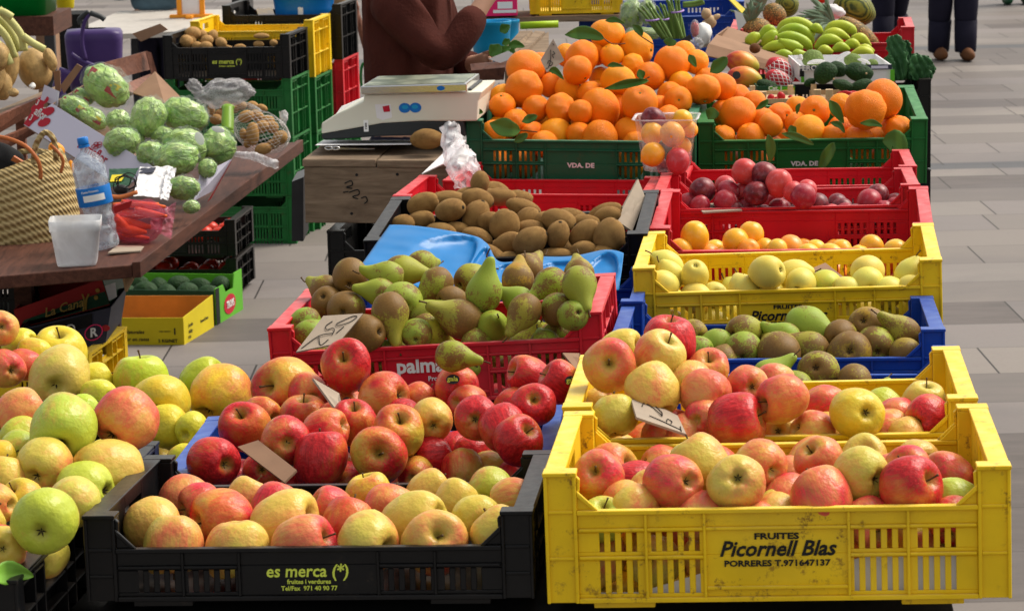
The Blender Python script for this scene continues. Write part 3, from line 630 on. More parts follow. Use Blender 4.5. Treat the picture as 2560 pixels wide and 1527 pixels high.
def fruits(key, kind, where, items, base=-.050, fill=None, group=None, lab_n=None, matf=None, free=False, seed=1):
    """items: (zone,x,y,r,code,dir,lift[,kind of view])  dir: where the stem points, 'x' prefix = calyx faces the viewer"""
    rg = random.Random(seed); c = CRATE[key]; Mw = c['M']; Mi = Mw.inverted(); n = (Mw.to_3x3() @ Vector((0, 0, 1))).normalized(); p0 = Mw.translation
    L = []
    for it in items:
        zone, x, y, r, code = it[:5]; dr = it[5] if len(it) > 5 else None; lift = it[6] if len(it) > 6 else 0; ex = it[7] if len(it) > 7 else {}
        px, py, rp = nat(zone, x, y, r); D = ray(px, py)
        h = base+lift*.03
        t = ((p0+n*h)-CAM).dot(n)/D.dot(n)
        R0 = rp*t/PXF; rmin = RMIN[kind]*rg.uniform(.9, 1.0)
        if R0 < rmin and not ex.get('small'):           # mostly hidden fruit: full size, the visible top stays where it is
            rn = rmin*PXF/t; py += (rn-rp)*.92; rp = rn; R0 = rmin; D = ray(px, py); t = ((p0+n*h)-CAM).dot(n)/D.dot(n)
        if not free and not ex.get('free'):            # keep inside the crate: local y range
            lo, hi = None, None
            for _ in range(3):
                a = Mi @ (CAM+D*t); mg = min(R0*.97, .19)+.008
                if lift > 0.9: mg = min(mg, .02)
                if a.y < mg: t += (mg-a.y)/D.y
                if a.y > .4-mg: t -= (a.y-.4+mg)/D.y
        L.append(dict(px=px, py=py, rp=rp, t=t, t0=t, D=D, code=code, dr=dr, lift=lift, ex=ex))
    for _ in range(60):                                  # ease overlapping fruit apart along the line of sight
        for i, a in enumerate(L):
            for b in L[i+1:]:
                if abs(a['px']-b['px']) > a['rp']+b['rp'] or abs(a['py']-b['py']) > a['rp']+b['rp']: continue
                pa, pb = a['D']*a['t'], b['D']*b['t']; ra, rb = a['rp']*a['t']/PXF, b['rp']*b['t']/PXF
                d = (pa-pb).length; need = .90*(ra+rb)
                if d < need:
                    s = (need-d)*.35
                    near_a = a['py'] > b['py'] if abs(a['py']-b['py']) > 4 else a['t'] < b['t']
                    if a['ex'].get('front'): near_a = True
                    if b['ex'].get('front'): near_a = False
                    k = -1 if near_a else 1; a['t'] += k*s; b['t'] -= k*s
        for a in L:
            a['t'] += (a['t0']-a['t'])*.04; a['t'] = max(a['t0']-.07, min(a['t0']+.07, a['t']))
            if a['lift'] < .95 and not free and not a['ex'].get('free'):
                ra = a['rp']*a['t']/PXF; loc = Mi @ (CAM+a['D']*a['t']); mg = ra*.98+.010
                if loc.y < mg: a['t'] += (mg-loc.y)/a['D'].y
                if loc.y > .4-mg: a['t'] -= (loc.y-.4+mg)/a['D'].y
                a['t'] = max(a['t'], a['t0']-.12)
    # rows for the wording
    dm = sum(a['rp'] for a in L)/len(L); rows = []
    for a in sorted(L, key=lambda q: -q['py']):
        if rows and abs(rows[-1][0]['py']-a['py']) < dm*.85: rows[-1].append(a)
        else: rows.append([a])
    nm = lab_n or NAMES[kind]
    for ri, row in enumerate(rows):
        row.sort(key=lambda q: q['px'])
        rn = 'front row' if ri == 0 else ('back row' if ri == len(rows)-1 and ri > 0 else ORD[ri+1]+' row')
        for ci, a in enumerate(row):
            word = TABS[kind][a['code']][2]
            pos_w = (ORD[ci+1]+' from left in the ' if len(row) > 1 else 'alone in the ')
            lab = f"{word} {nm}, {pos_w}{rn} {where}".replace(' from left in the ', ' from left, ')
            if len(lab.split()) > 16: lab = lab.replace(' in the middle of the left pile', ' of middle left pile')
            P = CAM+a['D']*a['t']; rad = a['rp']*a['t']/PXF
            if a['dr'] is None:
                z = Vector((rg.uniform(-1, 1), rg.uniform(.2, 1.2), rg.uniform(-.4, .8))).normalized()
            elif a['dr'][0] == 'x': z = -vdir(*a['dr'][1:])
            else: z = vdir(*a['dr'])
            sp = a['ex'].get('spin', rg.uniform(0, 6.28)); sc = a['ex'].get('sc', (1, 1, 1))
            put_fruit(kind, P, rad, a['code'], z, sp, lab, group or f"{nm}s {where}", mat=(matf(a['code']) if matf else None), scale=sc, stem=not a['ex'].get('nostem'))
            if a['ex'].get('stk'): sticker(C.objects[lab] if False else LAST[0], P, rad, *a['ex']['stk'])
    if fill:
        rf, codes, levels, pitch = fill[:4]; W, Dp = .6, .4; c0 = 0; prev = []
        lst = [(CAM+a['D']*a['t'], a['rp']*a['t']/PXF, a) for a in L]
        for lv in range(levels):
            zl = -c['H']+.006+rf+lv*rf*1.65; nx = int((W-.06)/pitch); ny = int((Dp-.06)/pitch)
            for j in range(ny):
                for i in range(nx):
                    x = .03+rf+(i+(.5 if (j+lv) % 2 else 0))*(W-.06-2*rf)/(nx-.5); y = .022+rf+j*(Dp-.044-2*rf)/max(1, ny-1)
                    q = Mw @ Vector((x+rg.uniform(-.003, .003), y+rg.uniform(-.003, .003), zl+rg.uniform(-.003, .003)))
                    if any((q-p).length < (.86 if zl < -rf*1.6 else .70)*(rf+r_) for p, r_, a in lst): continue
                    if any((q-p).length < .80*(rf*2) for p in prev): continue
                    d = q-CAM; dep = d.y/1.0
                    bad = False
                    for p, r_, a in lst:
                        t = q.y/a['D'].y; pr = CAM+a['D']*t
                        if (pr-q).length < .75*r_ and q.y < p.y: bad = True; break
                    if bad: continue
                    if zl > -rf*1.6:                     # above the rim only inside the heap, behind fruit that is seen
                        if not any((CAM+a['D']*(q.y/a['D'].y)-q).length < .98*r_ and p.y < q.y-.2*rf for p, r_, a in lst): continue
                    prev.append(q); c0 += 1; code = rg.choice(codes)
                    z = Vector((rg.uniform(-1, 1), rg.uniform(-1, 1), rg.uniform(-.3, .8))).normalized()
                    side = 'left' if x < .2 else ('right' if x > .4 else 'middle'); dep_ = 'front' if y < .13 else ('back' if y > .27 else 'centre')
                    FILL.append(put_fruit(kind, q, rf*rg.uniform(.94, 1.03), code, z, rg.uniform(0, 6.28), f"buried {TABS[kind][code][2]} {nm}, {['bottom','second','third','fourth','top'][min(lv, 4)]+' layer, ' if levels > 1 else ''}{ORD[j+1]} row, {ORD[i+1]} along, {where}", f"buried {nm}s {where}", mat=(matf(code) if matf else None)))
X = 'x'
PINK = lambda c: 'apple' if c in 'rd' else 'apple_pink'
# ---- front yellow crate
fruits('Y1', 'apple', 'of the front yellow crate', [
 ('Z3',565,595,168,'o',(-.25,.35,1),.6,dict(spin=0)), ('Z3',590,840,112,'g',(.1,.8,.6)), ('Z3',800,775,118,'p'), ('Z3',1052,643,192,'o',(X,.5,.1,.8),1),
 ('Z3',1238,512,180,'y',None,1.3), ('Z3',1467,645,188,'p',(0,-.3,-1),.9), ('Z3',1625,522,168,'o',(X,.45,-.3,.85),1), ('Z3',1240,795,92,'k'), ('Z3',1702,782,98,'p'),
 ('Z3',1620,880,112,'k'), ('Z3',1795,695,92,'k'), ('Z3',735,700,62,'o'),
 ('Z4',490,500,160,'o',(-.55,.6,.6),.6), ('Z4',508,752,200,'o',(X,.35,-.75,.4),.3), ('Z4',766,592,184,'y',(X,.55,-.2,.8),.8), ('Z4',1072,545,155,'o',(-.45,.35,.75),.7),
 ('Z4',1087,672,205,'r',(.65,.3,.6),.9), ('Z4',1385,740,130,'g',(1,-.3,.1)), ('Z4',1365,835,100,'r'), ('Z4',818,852,108,'k'), ('Z4',205,820,90,'p')],
 base=-.052, fill=(.036, 'pkor', 2, .075), seed=3, matf=PINK)
# ---- second yellow crate, heaped
fruits('Y2', 'apple', 'of the second yellow crate', [
 ('M1',410,385,152,'o',(-.1,.1,1),2.6,dict(spin=1)), ('M1',470,275,95,'y',(.8,.1,.35),1.8), ('M1',742,252,141,'r',(0,1,.25),3.2), ('M1',690,335,142,'p',(.4,.7,.5),2.7),
 ('M1',645,530,148,'y',(X,.5,-.75,.5),1.6), ('M1',955,405,122,'o',(0,.6,.7),1.8), ('M1',860,480,122,'p',(X,-.2,-.3,.9),1.5), ('M1',938,538,141,'k',None,2), ('M1',1175,497,116,'k',(X,.2,0,1),1.4),
 ('M1',1322,455,82,'k',None,1), ('M1',1370,567,134,'o',(-.9,-.2,.4),1.7), ('M1',1118,700,160,'r',(.9,.25,.4),2.6,dict(front=1)), ('M1',345,600,90,'p',(.6,.5,.3)),
 ('M1',437,662,128,'y',(0,.8,-.3),.9), ('M1',945,672,112,'k',None,.4), ('M1',1603,592,105,'o',None,.3), ('M1',1538,715,76,'p'), ('M1',1362,735,100,'p'), ('M1',1618,740,95,'y'),
 ('M1',1783,652,148,'w',(X,.3,.1,.9),1.9,dict(front=1)), ('M1',1925,575,66,'n'), ('M1',1942,680,50,'o'), ('M1',2155,582,122,'p',(.1,.85,.35),.8), ('M1',2008,655,92,'k',None,.2), ('M1',2182,668,114,'r',None,.5),
 ('M1',2055,765,92,'p'), ('M1',834,725,50,'k'), ('M1',700,740,70,'o'), ('M1',760,690,60,'k')],
 base=-.045, fill=(.036, 'pkor', 1, .078), seed=4, matf=PINK)
# ---- left front black crate
fruits('K1', 'apple', 'of the front black crate', [
 ('Z1',1000,925,194,'p',(-.4,.5,-.5)), ('Z1',1137,1052,190,'y',(0,-1,.1)), ('Z1',1548,1080,214,'p',(.1,-1,0)), ('Z1',1215,762,172,'k',(.2,.6,-.5)), ('Z1',1310,790,150,'o',(-.7,-.2,.3)), ('Z1',1445,885,205,'r',(-.8,-.1,.45)),
 ('Z1',1620,745,152,'p'), ('Z2',112,790,152,'k'), ('Z2',188,905,205,'p',(.85,.25,.3)), ('Z2',480,822,158,'o',(-.5,.3,.2)), ('Z2',735,737,152,'w',(-.2,.8,.1)), ('Z2',602,912,178,'r',(.2,.7,-.2)),
 ('Z2',880,802,168,'o',(.3,.8,-.4)), ('Z2',1130,702,143,'p'), ('Z2',318,1048,198,'k',(.75,.3,.35)), ('Z2',735,1032,208,'p',(.75,-.2,.5)), ('Z2',1040,905,196,'y'), ('Z2',1310,782,157,'y'),
 ('Z2',1530,702,160,'g',(X,-.35,-.35,.85)), ('Z2',1440,872,156,'y'), ('Z2',1170,1040,210,'p',(.15,.35,.9)), ('Z2',1592,985,188,'y'), ('Z2',1682,772,158,'y')],
 base=-.046, seed=5, matf=PINK)
# ---- blue crate of red apples
fruits('B0', 'apple', 'of the blue apple crate', [
 ('N',712,968,78,'o',(-.55,.1,.85),2.6), ('N',866,914,66,'r',(-.1,.35,.9),3.6), ('N',770,985,52,'k',None,1.2), ('Z2',835,92,172,'k',None,2.2), ('Z2',1070,92,112,'r',None,1.6), ('Q6',1490,1445,170,'r',None,2.4,dict(stk=(-.15,.35))),
 ('Z2',315,218,160,'k',(0,.9,.4),1.4), ('Z2',455,312,154,'k',None,1.6), ('Z2',650,255,150,'r',(0,.75,.55),1.8), ('Z1',1600,280,168,'r',(-.1,.6,.75),1.6), ('Z1',1725,205,120,'k',None,1.2), ('Z2',190,372,162,'k',None,1.9),
 ('Z2',935,308,172,'o',(.1,.55,.75),2.2), ('Z2',1150,232,146,'p',None,2), ('Z2',420,492,182,'r',(0,.95,-.1),2.2), ('Z2',806,462,184,'o',(.05,.08,1),2.2), ('Z2',1447,225,154,'r',(X,-.1,0,1),2.4), ('Z2',1620,285,152,'d',None,2.2),
 ('Z3',142,135,150,'d',(.0,.4,.9),2.6), ('Z2',1718,368,165,'r',(.5,.5,.6),2.8), ('Z2',1150,475,138,'d',None,.6), ('Z2',1310,405,92,'d'), ('Z2',1420,432,100,'d'), ('Z2',1352,562,138,'k',(.1,-.8,.4),.5), ('Z2',1050,575,98,'o',(X,-.2,-.1,.9)),
 ('Z2',1540,520,86,'p'), ('Z2',1700,592,82,'r'), ('Z2',622,570,64,'k'), ('Z2',1380,112,112,'r',None,1.4), ('Q7',128,1375,160,'r',(-.75,.3,.4),2.6), ('Q7',345,1410,152,'r',(-.8,.5,.3),3,dict(stk=(.55,.1))), ('Z1',1395,508,168,'d',None,1.4),
 ('Z2',40,535,92,'r'), ('Z2',240,655,72,'r'), ('Z2',595,92,64,'r',None,1.2,dict(stk=(.1,.3))), ('Q7',20,1560,110,'k',None,1.2), ('N',812,1095,38,'d'), ('Z2',520,180,60,'k',None,.8), ('Z2',960,160,60,'d',None,1)],
 base=-.018, fill=(.037, 'rdk', 1, .08), seed=6)
# ---- left pile (three crates)
fruits('K3', 'apple', 'in the bottom left corner pile', [
 ('Z1',295,893,222,'g',(X,0,-.35,.9),2.3), ('Z1',490,772,165,'y',None,1.6), ('Z1',140,745,142,'w',(-.35,.5,.5),1.8), ('Z1',-40,740,98,'y',None,1.6), ('Z1',0,1075,170,'o',None,.5), ('Z1',25,1010,80,'y',None,.5), ('Z1',-150,900,180,'y',None,1.5), ('Z1',300,1090,120,'y',None,-.3)],
 base=-.01, fill=(.042, 'gyp', 1, .09), seed=7, matf=PINK)
fruits('K4', 'apple', 'in the middle of the left pile', [
 ('Z1',417,295,222,'g',(.05,-.45,.75),3.6), ('Z1',828,228,214,'k',(X,-.5,-.6,.6),3.4), ('Z1',150,200,178,'k',None,3), ('Z1',300,535,186,'y',None,2), ('Z1',702,565,208,'y',None,2), ('Z1',556,705,205,'g',None,1.6),
 ('Z1',130,435,132,'g',None,1.9), ('Z1',150,310,92,'g',None,2.4), ('Z1',30,530,60,'y',None,1.6), ('Z1',-20,440,70,'w',None,2), ('Z1',700,420,60,'l',None,1)],
 base=-.012, fill=(.042, 'gyp', 1, .09), seed=8, matf=PINK)
fruits('K5', 'apple', 'at the back of the left pile', [
 ('S7',578,1190,302,'p',(0,.2,-1),3.3), ('S7',45,1095,196,'k',(X,.5,-.1,.7),3.6), ('S7',228,1045,152,'k',None,3.2), ('S7',5,700,172,'p',None,5.6), ('S7',195,815,112,'l',None,4.2), ('S7',588,945,268,'l',(.05,.85,.5),4), ('S7',335,850,50,'l',None,3.6),
 ('S7',930,1200,176,'l',None,2.6), ('S7',1375,1195,268,'n',(.0,1,.12),2.6), ('Z1',1045,132,202,'w',(0,.3,-.8),2.2), ('S7',2000,1235,255,'n',(.65,.4,.25),1.8), ('Z1',1440,60,194,'w',(X,-.35,-.65,.6),1.8), ('Z1',1090,272,146,'l',(X,.8,.1,.3),1.2),
 ('Z1',550,175,112,'n',None,2.6), ('Z1',650,60,100,'l',None,2.6), ('Z1',1255,255,70,'l',None,.8), ('Z1',1215,435,42,'l')],
 base=-.012, fill=(.042, 'gyp', 1, .09), seed=9, matf=PINK)
# ---- pears in the red crate
fruits('P', 'pear', 'of the red pear crate', [
 ('Q6',700,628,136,'R',(X,0,-.45,.9),3), ('Q6',520,705,82,'R',None,2), ('Q6',530,825,124,'R',(X,-.2,.4,.8),1.6), ('Q6',668,875,142,'R',(X,-.1,-.1,.95),1.4), ('Q6',925,745,112,'G',(-1,.12,.15),2.2), ('Q6',1080,585,124,'M',(1,-.08,.15),3.4),
 ('Q6',1225,500,68,'M',None,3), ('Q6',985,560,42,'G',(-1,.1,0),3), ('Q6',1345,680,122,'M',(-.75,-.55,.3),2.6), ('Q6',1590,650,118,'M',(.6,.3,-.6),2.2), ('Q6',1690,755,138,'G',(.08,1,.1),2.4), ('Q6',1620,640,60,'G',(1,0,0),1.5),
 ('Q6',1090,815,148,'G',(-.2,.2,-.9),2), ('Q6',997,890,146,'M',(.25,-.95,.3),1.9), ('Q6',810,1052,150,'R',(X,.75,.1,.6),1), ('Q6',1280,1040,146,'Y',(X,-.55,.35,.75),1), ('Q6',1530,945,150,'R',(-.95,.45,.3),1.9), ('Q6',1270,885,80,'G',None,1.4),
 ('Q6',1447,800,106,'R',None,1.6), ('Q6',1755,975,96,'G',(.2,.3,1),1.2), ('Q6',1640,1120,108,'G',None,.3), ('Q6',370,925,66,'G',(-.9,-.45,.2),1), ('Q6',395,1050,108,'G',(.8,.4,-.3),.5), ('Q6',1455,1212,118,'M',(1,-.16,.15),2.2,dict(free=1, front=1)),
 ('Q6',470,1170,80,'G',None,.2), ('Q6',950,1180,80,'G',None,0), ('Q6',1190,1000,60,'G',None,.6),
 ('Q7',42,650,122,'A',(.2,.6,-.6),2.4), ('Q7',110,560,102,'R',(.5,.4,-.5),2.6), ('Q7',295,665,108,'M',(-.7,-.6,.35),2.6), ('Q7',500,682,137,'M',(.25,-.75,.65),3), ('Q7',498,602,100,'R',(0,.6,-.6),2.8), ('Q7',340,872,128,'M',(-.4,.1,-.8),1.6),
 ('Q7',95,880,126,'R',(-.55,-.85,.35),1.9), ('Q7',345,1038,84,'M',(-1,-.3,.1),1.1), ('Q7',60,790,84,'G',None,1.6), ('Q7',455,860,60,'G',None,1.2), ('Q7',250,1080,60,'G',None,.3)],
 base=-.045, fill=(.032, 'GM', 1, .075), seed=12)
# ---- pears in the blue crates
fruits('B2', 'pear', 'of the blue pear crate', [
 ('M1',872,205,76,'A',None,.8), ('M1',900,285,66,'G',None,.5), ('M1',1008,265,88,'G',(-.9,-.2,.2),.4), ('M1',1152,200,96,'M',(.7,.1,-.7),1), ('M1',1150,300,104,'G',(.1,.45,-1),.6), ('M1',1350,318,126,'R',(-.3,.35,-1),.4), ('M1',1390,235,86,'G',(-.8,.4,-.3),.8),
 ('M1',1525,300,104,'R',(-.9,.4,.1),.6), ('M1',1500,165,116,'G',(.7,-.35,.5),1.2), ('M1',1692,222,96,'R',(.4,.2,-.8),.7), ('M1',1842,170,114,'A',(.3,-.3,-.8),1), ('M1',1885,275,108,'M',(0,.35,-1),.5), ('M1',1740,320,128,'A',(X,-.1,.15,1),.4),
 ('M1',2045,212,96,'R',(-.75,.55,.1),.7), ('M1',2052,322,92,'A',None,.2), ('M1',1035,355,78,'R',None,0)],
 base=-.045, fill=(.034, 'GMR', 1, .08), seed=13)
fruits('B1', 'pear', 'showing above the heaped yellow crate', [
 ('M1',1568,420,122,'M',(.2,-.2,-.8),1.2), ('M1',1768,470,96,'R',(.2,.3,-.8),.9), ('M1',1290,400,44,'G',(.6,.5,.1),1.0), ('M1',1448,480,62,'G',None,.5), ('M1',1900,560,70,'M',None,.1)],
 base=-.045, fill=(.034, 'GMR', 1, .08), seed=14)
fruits('YF', 'ypear', 'of the yellow pear crate', [
 ('M2',218,895,122,'V',(-.75,.6,.2),.9), ('M2',238,975,112,'V',(-.55,.7,.2),.4), ('M2',190,1030,105,'V',(-.8,.3,.2)), ('M2',426,945,102,'V',(X,0,.65,.75),.8), ('M2',440,1085,64,'V'), ('M2',575,1080,72,'V'), ('M2',1000,935,130,'V',(X,.75,.15,.6),1),
 ('M2',1185,935,94,'V',(.95,.15,.1),.7), ('M2',820,1075,104,'V'), ('M2',1248,1015,112,'V',(X,-.35,-.35,.85),.3), ('M2',1447,1035,122,'Z',(X,-.1,-.35,.9),.2), ('M2',1605,1030,62,'V'), ('M2',1765,930,126,'V',(X,-.6,-.15,.75),1),
 ('M2',1770,1025,128,'V',(0,.3,-1),.3), ('M2',2092,950,98,'V',(.3,.9,.1),.8), ('M2',2110,1050,96,'V'), ('M2',1925,1040,64,'V'), ('M2',1030,1085,60,'V')],
 base=-.05, fill=(.036, 'V', 1, .08), seed=15, lab_n='pear')
fruits('R1', 'amber', 'of the red crate of yellow plums', [
 ('M2',425,665,112,'A',(0,.8,.2),1), ('M2',312,735,62,'A'), ('M2',582,745,66,'y'), ('M2',540,790,76,'a'), ('M2',745,695,108,'A',None,.7), ('M2',862,645,108,'A',None,1), ('M2',842,765,96,'a',(.2,.3,.9)), ('M2',972,745,76,'A'), ('M2',1065,740,64,'y'),
 ('M2',1172,750,106,'a',(0,.5,-.5),.2), ('M2',1310,765,56,'y'), ('M2',1362,748,66,'y'), ('M2',1480,775,66,'y'), ('M2',1565,770,96,'A'), ('M2',1800,735,96,'A',None,.1), ('M2',1988,752,80,'y'), ('M2',1705,775,52,'y'), ('M2',640,800,50,'a')],
 base=-.048, fill=(.03, 'Aay', 1, .07), seed=16)
fruits('R2', 'plum', 'of the red crate of purple plums', [
 ('M2',485,300,103,'D',None,1.2), ('M2',812,152,105,'P',None,3), ('M2',970,182,102,'D',None,2.5), ('M2',1080,245,114,'P',(0,.9,.2),2.3), ('M2',903,325,98,'D',(.4,.1,.9),1.6,dict(front=1)), ('M2',685,308,92,'M',None,1.2), ('M2',665,265,80,'P',None,1.4),
 ('M2',800,300,64,'P',None,.9), ('M2',665,390,100,'M',None,.3), ('M2',465,405,62,'M'), ('M2',370,370,50,'M'), ('M2',832,445,90,'M'), ('M2',1055,400,90,'M',None,.3), ('M2',1082,455,96,'M'), ('M2',960,455,48,'M'), ('M2',1270,345,103,'M',None,1.2),
 ('M2',1298,290,78,'P',None,1.2), ('M2',1225,460,56,'D'), ('M2',1378,415,96,'D',None,.3,dict(front=1)), ('M2',1425,470,50,'D'), ('M2',1492,445,36,'P'), ('M2',1532,390,66,'D'), ('M2',1570,440,84,'D'), ('M2',1602,475,82,'M'), ('M2',1685,450,42,'D'),
 ('M2',1785,388,104,'M',None,.5), ('M2',1850,330,86,'D',None,.6), ('M2',1890,450,76,'M'), ('M2',1905,470,56,'D'), ('M2',1985,370,50,'D'), ('M2',1978,400,48,'M'), ('M2',730,430,50,'D'), ('M2',1150,400,50,'D'), ('M2',1190,270,40,'P',None,1)],
 base=-.04, fill=(.028, 'DM', 1, .066), seed=17)
# ---- kiwis
def kw(lst):
    out = []
    for it in lst:
        z, x, y, a, b, ang = it[:6]; lift = it[6] if len(it) > 6 else 0; dep = it[7] if len(it) > 7 else .25
        out.append((z, x, y, (b+min(a, b*1.25))/2 if a < b*1.3 else b, 'K', (math.cos(R(ang)), math.sin(R(ang)), dep), lift, dict(sc=(1, 1, max(.85, a/(b*1.24))))))
    return out
fruits('K2', 'kiwi', 'of the black kiwi crate', kw([
 ('M3',475,398,124,86,20,1.7), ('M3',685,440,134,96,10,1.7,.9), ('M3',890,362,128,84,-15,2), ('M3',665,345,110,56,0,1.2), ('M3',455,522,112,76,15,.7), ('M3',330,535,62,52,0,.4), ('M3',612,598,120,68,-10,.4,.8), ('M3',878,495,122,100,65,1.2),
 ('M3',1095,560,115,104,70,.9), ('M3',1240,425,138,76,-20,1.2), ('M3',1270,510,96,82,30,.9), ('M3',1285,570,90,60,0,.3), ('M3',1290,678,144,102,25,.7), ('M3',1502,632,106,88,80,.7,.6), ('M3',1505,520,132,86,-15,.9), ('M3',1410,495,60,45,0,.7),
 ('M3',888,645,122,78,-20,.3), ('M3',1110,695,120,76,30), ('M3',1012,775,92,52,-40), ('M3',1700,620,130,90,35,.6), ('M3',1890,642,126,108,70,.9), ('M3',1690,745,86,70,10), ('M3',1470,785,130,62,0), ('M3',1620,485,92,54,-20,.7), ('M3',1700,525,82,54,0,.5),
 ('M3',1855,455,112,62,20,.9), ('M3',1872,485,104,76,15,.8), ('M3',725,570,60,46,0,.2), ('M3',1130,800,62,46,0), ('M3',990,500,60,46,0,.6), ('M3',810,700,70,60,0), ('M3',1830,760,60,50,0)]),
 base=-.035, fill=(.027, 'K', 1, .07), seed=18, lab_n='kiwi')
fruits('R4', 'kiwi', 'of the red crate behind the kiwis', kw([
 ('M3',908,218,72,54,80,2.4), ('M3',1030,282,82,56,-20,1.4), ('M3',1050,320,92,48,0,.9), ('M3',1190,330,62,40,0,.6), ('M3',820,310,62,42,0,1.2), ('M3',960,310,60,40,0,.8)]),
 base=-.04, seed=19, lab_n='kiwi')
# ---- oranges
fruits('GL', 'orange', 'of the left orange heap', [
 ('M4',1350,172,164,'L',(.1,.9,.2),7.2), ('M4',1110,390,164,'O',None,4.6), ('M4',1625,312,176,'L',(.9,-.1,.3),5.4), ('M4',1390,375,120,'L',(-.5,.8,.3),4.8,dict(front=1)), ('M4',1960,452,172,'O',(0,.9,.3),4.6), ('M4',2070,340,112,'L',None,4.4),
 ('M4',2190,432,116,'L',None,4), ('M4',580,492,176,'O',None,4.2), ('M4',565,692,183,'O',(.1,.1,-1),3), ('M4',1072,512,142,'O',(.6,-.7,.4),4.2,dict(front=1)), ('M4',820,652,116,'O',None,2.8), ('M4',965,345,82,'L',None,4.2), ('M4',725,400,56,'O',None,4),
 ('M4',1010,705,156,'L',(.6,.3,.6),2.8), ('M4',1452,612,172,'L',(0,.8,-.3),3.8,dict(sc=(1, .95, .92))), ('M4',1290,575,96,'L',None,3), ('M4',1752,572,142,'O',None,3.4), ('M4',1590,450,98,'L',None,3.8), ('M4',2045,618,102,'L',None,2.8),
 ('M4',2255,692,168,'O',(.1,-.9,.35),2.8,dict(sc=(1.04, 1.04, .96))), ('M4',2430,672,132,'O',None,2.4), ('M4',360,842,130,'O',(-.1,.8,.5),1.8), ('M4',675,872,130,'O',None,1.6), ('M4',910,878,160,'O',(.8,.2,.6),1.9), ('M4',1100,890,104,'O',None,1.2),
 ('M4',1286,872,187,'O',(X,-.6,.5,.6),1.9), ('M4',1655,822,174,'O',(0,.55,.8),2.4), ('M4',1940,742,126,'O',None,2), ('M4',2020,802,136,'O',(0,0,1),1.8,dict(front=1)), ('M4',1925,955,114,'O',None,1), ('M4',275,1105,128,'O',None,.4), ('M4',490,975,96,'O',None,.8),
 ('M4',640,1090,104,'O',None,.4), ('M4',865,1125,178,'L',(.9,.2,.2),.5,dict(sc=(.93, .93, 1.08))), ('M4',1280,1160,184,'O',(X,-.7,.1,.7),.3), ('M4',1550,1100,148,'O',None,.6), ('M4',1080,1080,76,'O',None,.3), ('M4',1615,1160,70,'O',None,.1), ('M4',1440,810,66,'O',None,1.4),
 ('M4',1830,800,62,'O',None,1.6), ('M4',2285,560,72,'O',None,3.2), ('M4',1240,310,52,'O',None,4.4), ('M4',1190,690,70,'O',None,2.4), ('M4',760,1150,60,'O',None,.1)],
 base=-.045, fill=(.042, 'OL', 5, .072), seed=21)
fruits('GR', 'orange', 'of the right orange crate', [
 ('A3',1675,850,134,'O',None,1.2), ('A3',1680,722,92,'O',None,1.8), ('A3',1570,1010,78,'O'), ('A3',1772,1005,92,'O',(-.3,.8,.3)), ('A3',1870,885,82,'O',None,.8), ('A3',1800,735,62,'O',None,1.2), ('A3',1570,800,54,'O',None,1),
 ('A4',90,862,104,'O',(.5,0,.8),.9), ('A4',350,825,117,'O',(-.2,0,1),1.4), ('A4',215,795,88,'L',(0,.9,.2),1), ('A4',540,772,82,'L',None,1.2), ('A4',720,815,158,'O',(X,-.2,-.4,.5),1.9), ('A4',855,738,152,'O',None,3), ('A4',295,982,130,'L',(X,-.6,.2,.7),.3),
 ('A4',480,1005,84,'O'), ('A4',665,1045,124,'O',(0,.9,.3)), ('A4',962,962,112,'O',None,.4), ('A4',930,915,72,'O',None,.6), ('A4',540,925,62,'O',None,.5), ('A4',20,890,52,'O',None,.5), ('A4',210,890,56,'O',None,.4)],
 base=-.045, fill=(.042, 'O', 1, .09), seed=22)
# ================================================================== everything round the crates
def P(zone, x, y, d):
    a, b, _ = nat(zone, x, y); return at(a, b, d)
def pxm(d): return PXF/d
def slabpx(name, zone, pts, deps, t, mat, parent=None, bevel=0):
    if not isinstance(deps, (list, tuple)): deps = [deps]*len(pts)
    q = [P(zone, x, y, d) for (x, y), d in zip(pts, deps)]
    m = MB(); n = (q[1]-q[0]).cross(q[-1]-q[0]).normalized()
    if n.dot(VT) < 0: n = -n
    m.prism(q, -n*t); return obj(name, m, M[mat] if isinstance(mat, str) else mat, parent, bevel=bevel)
def top(o, label, cat, group=None): return tag(o, label, cat, group)
def basis_at(pos, ang=0.0, toward=0.0):
    """matrix at pos whose x runs along the picture at angle ang, z up the picture, y away from the viewer"""
    a = R(ang); x = VR*math.cos(a)+VU*math.sin(a); z = -VR*math.sin(a)+VU*math.cos(a); y = z.cross(x)
    m = Matrix((x, y, z)).transposed().to_4x4(); m.translation = pos; return m
def level_at(pos, yaw=0.0, tx=0.0, ty=0.0):
    return Matrix.Translation(pos) @ Matrix.Rotation(yaw, 4, 'Z') @ Matrix.Rotation(tx, 4, 'X') @ Matrix.Rotation(ty, 4, 'Y')
def blob(nu=32, nv=20, fn=None):
    pr = [(math.sin(math.pi*k/nv) if 0 < k < nv else 0, math.cos(math.pi*k/nv)) for k in range(nv+1)]
    return MB().lathe(pr, nu, fn)
def lumpy(seed, a=.1, f=1.5, ridg=0):
    def g(p):
        n = mnoise.noise(p*f+Vector((seed*5.1, seed*2.3, 0)))
        r = abs(mnoise.noise(p*f*2.2+Vector((0, seed*3.3, 7))))
        return p*(1+a*n+ridg*(r-.2))
    return g
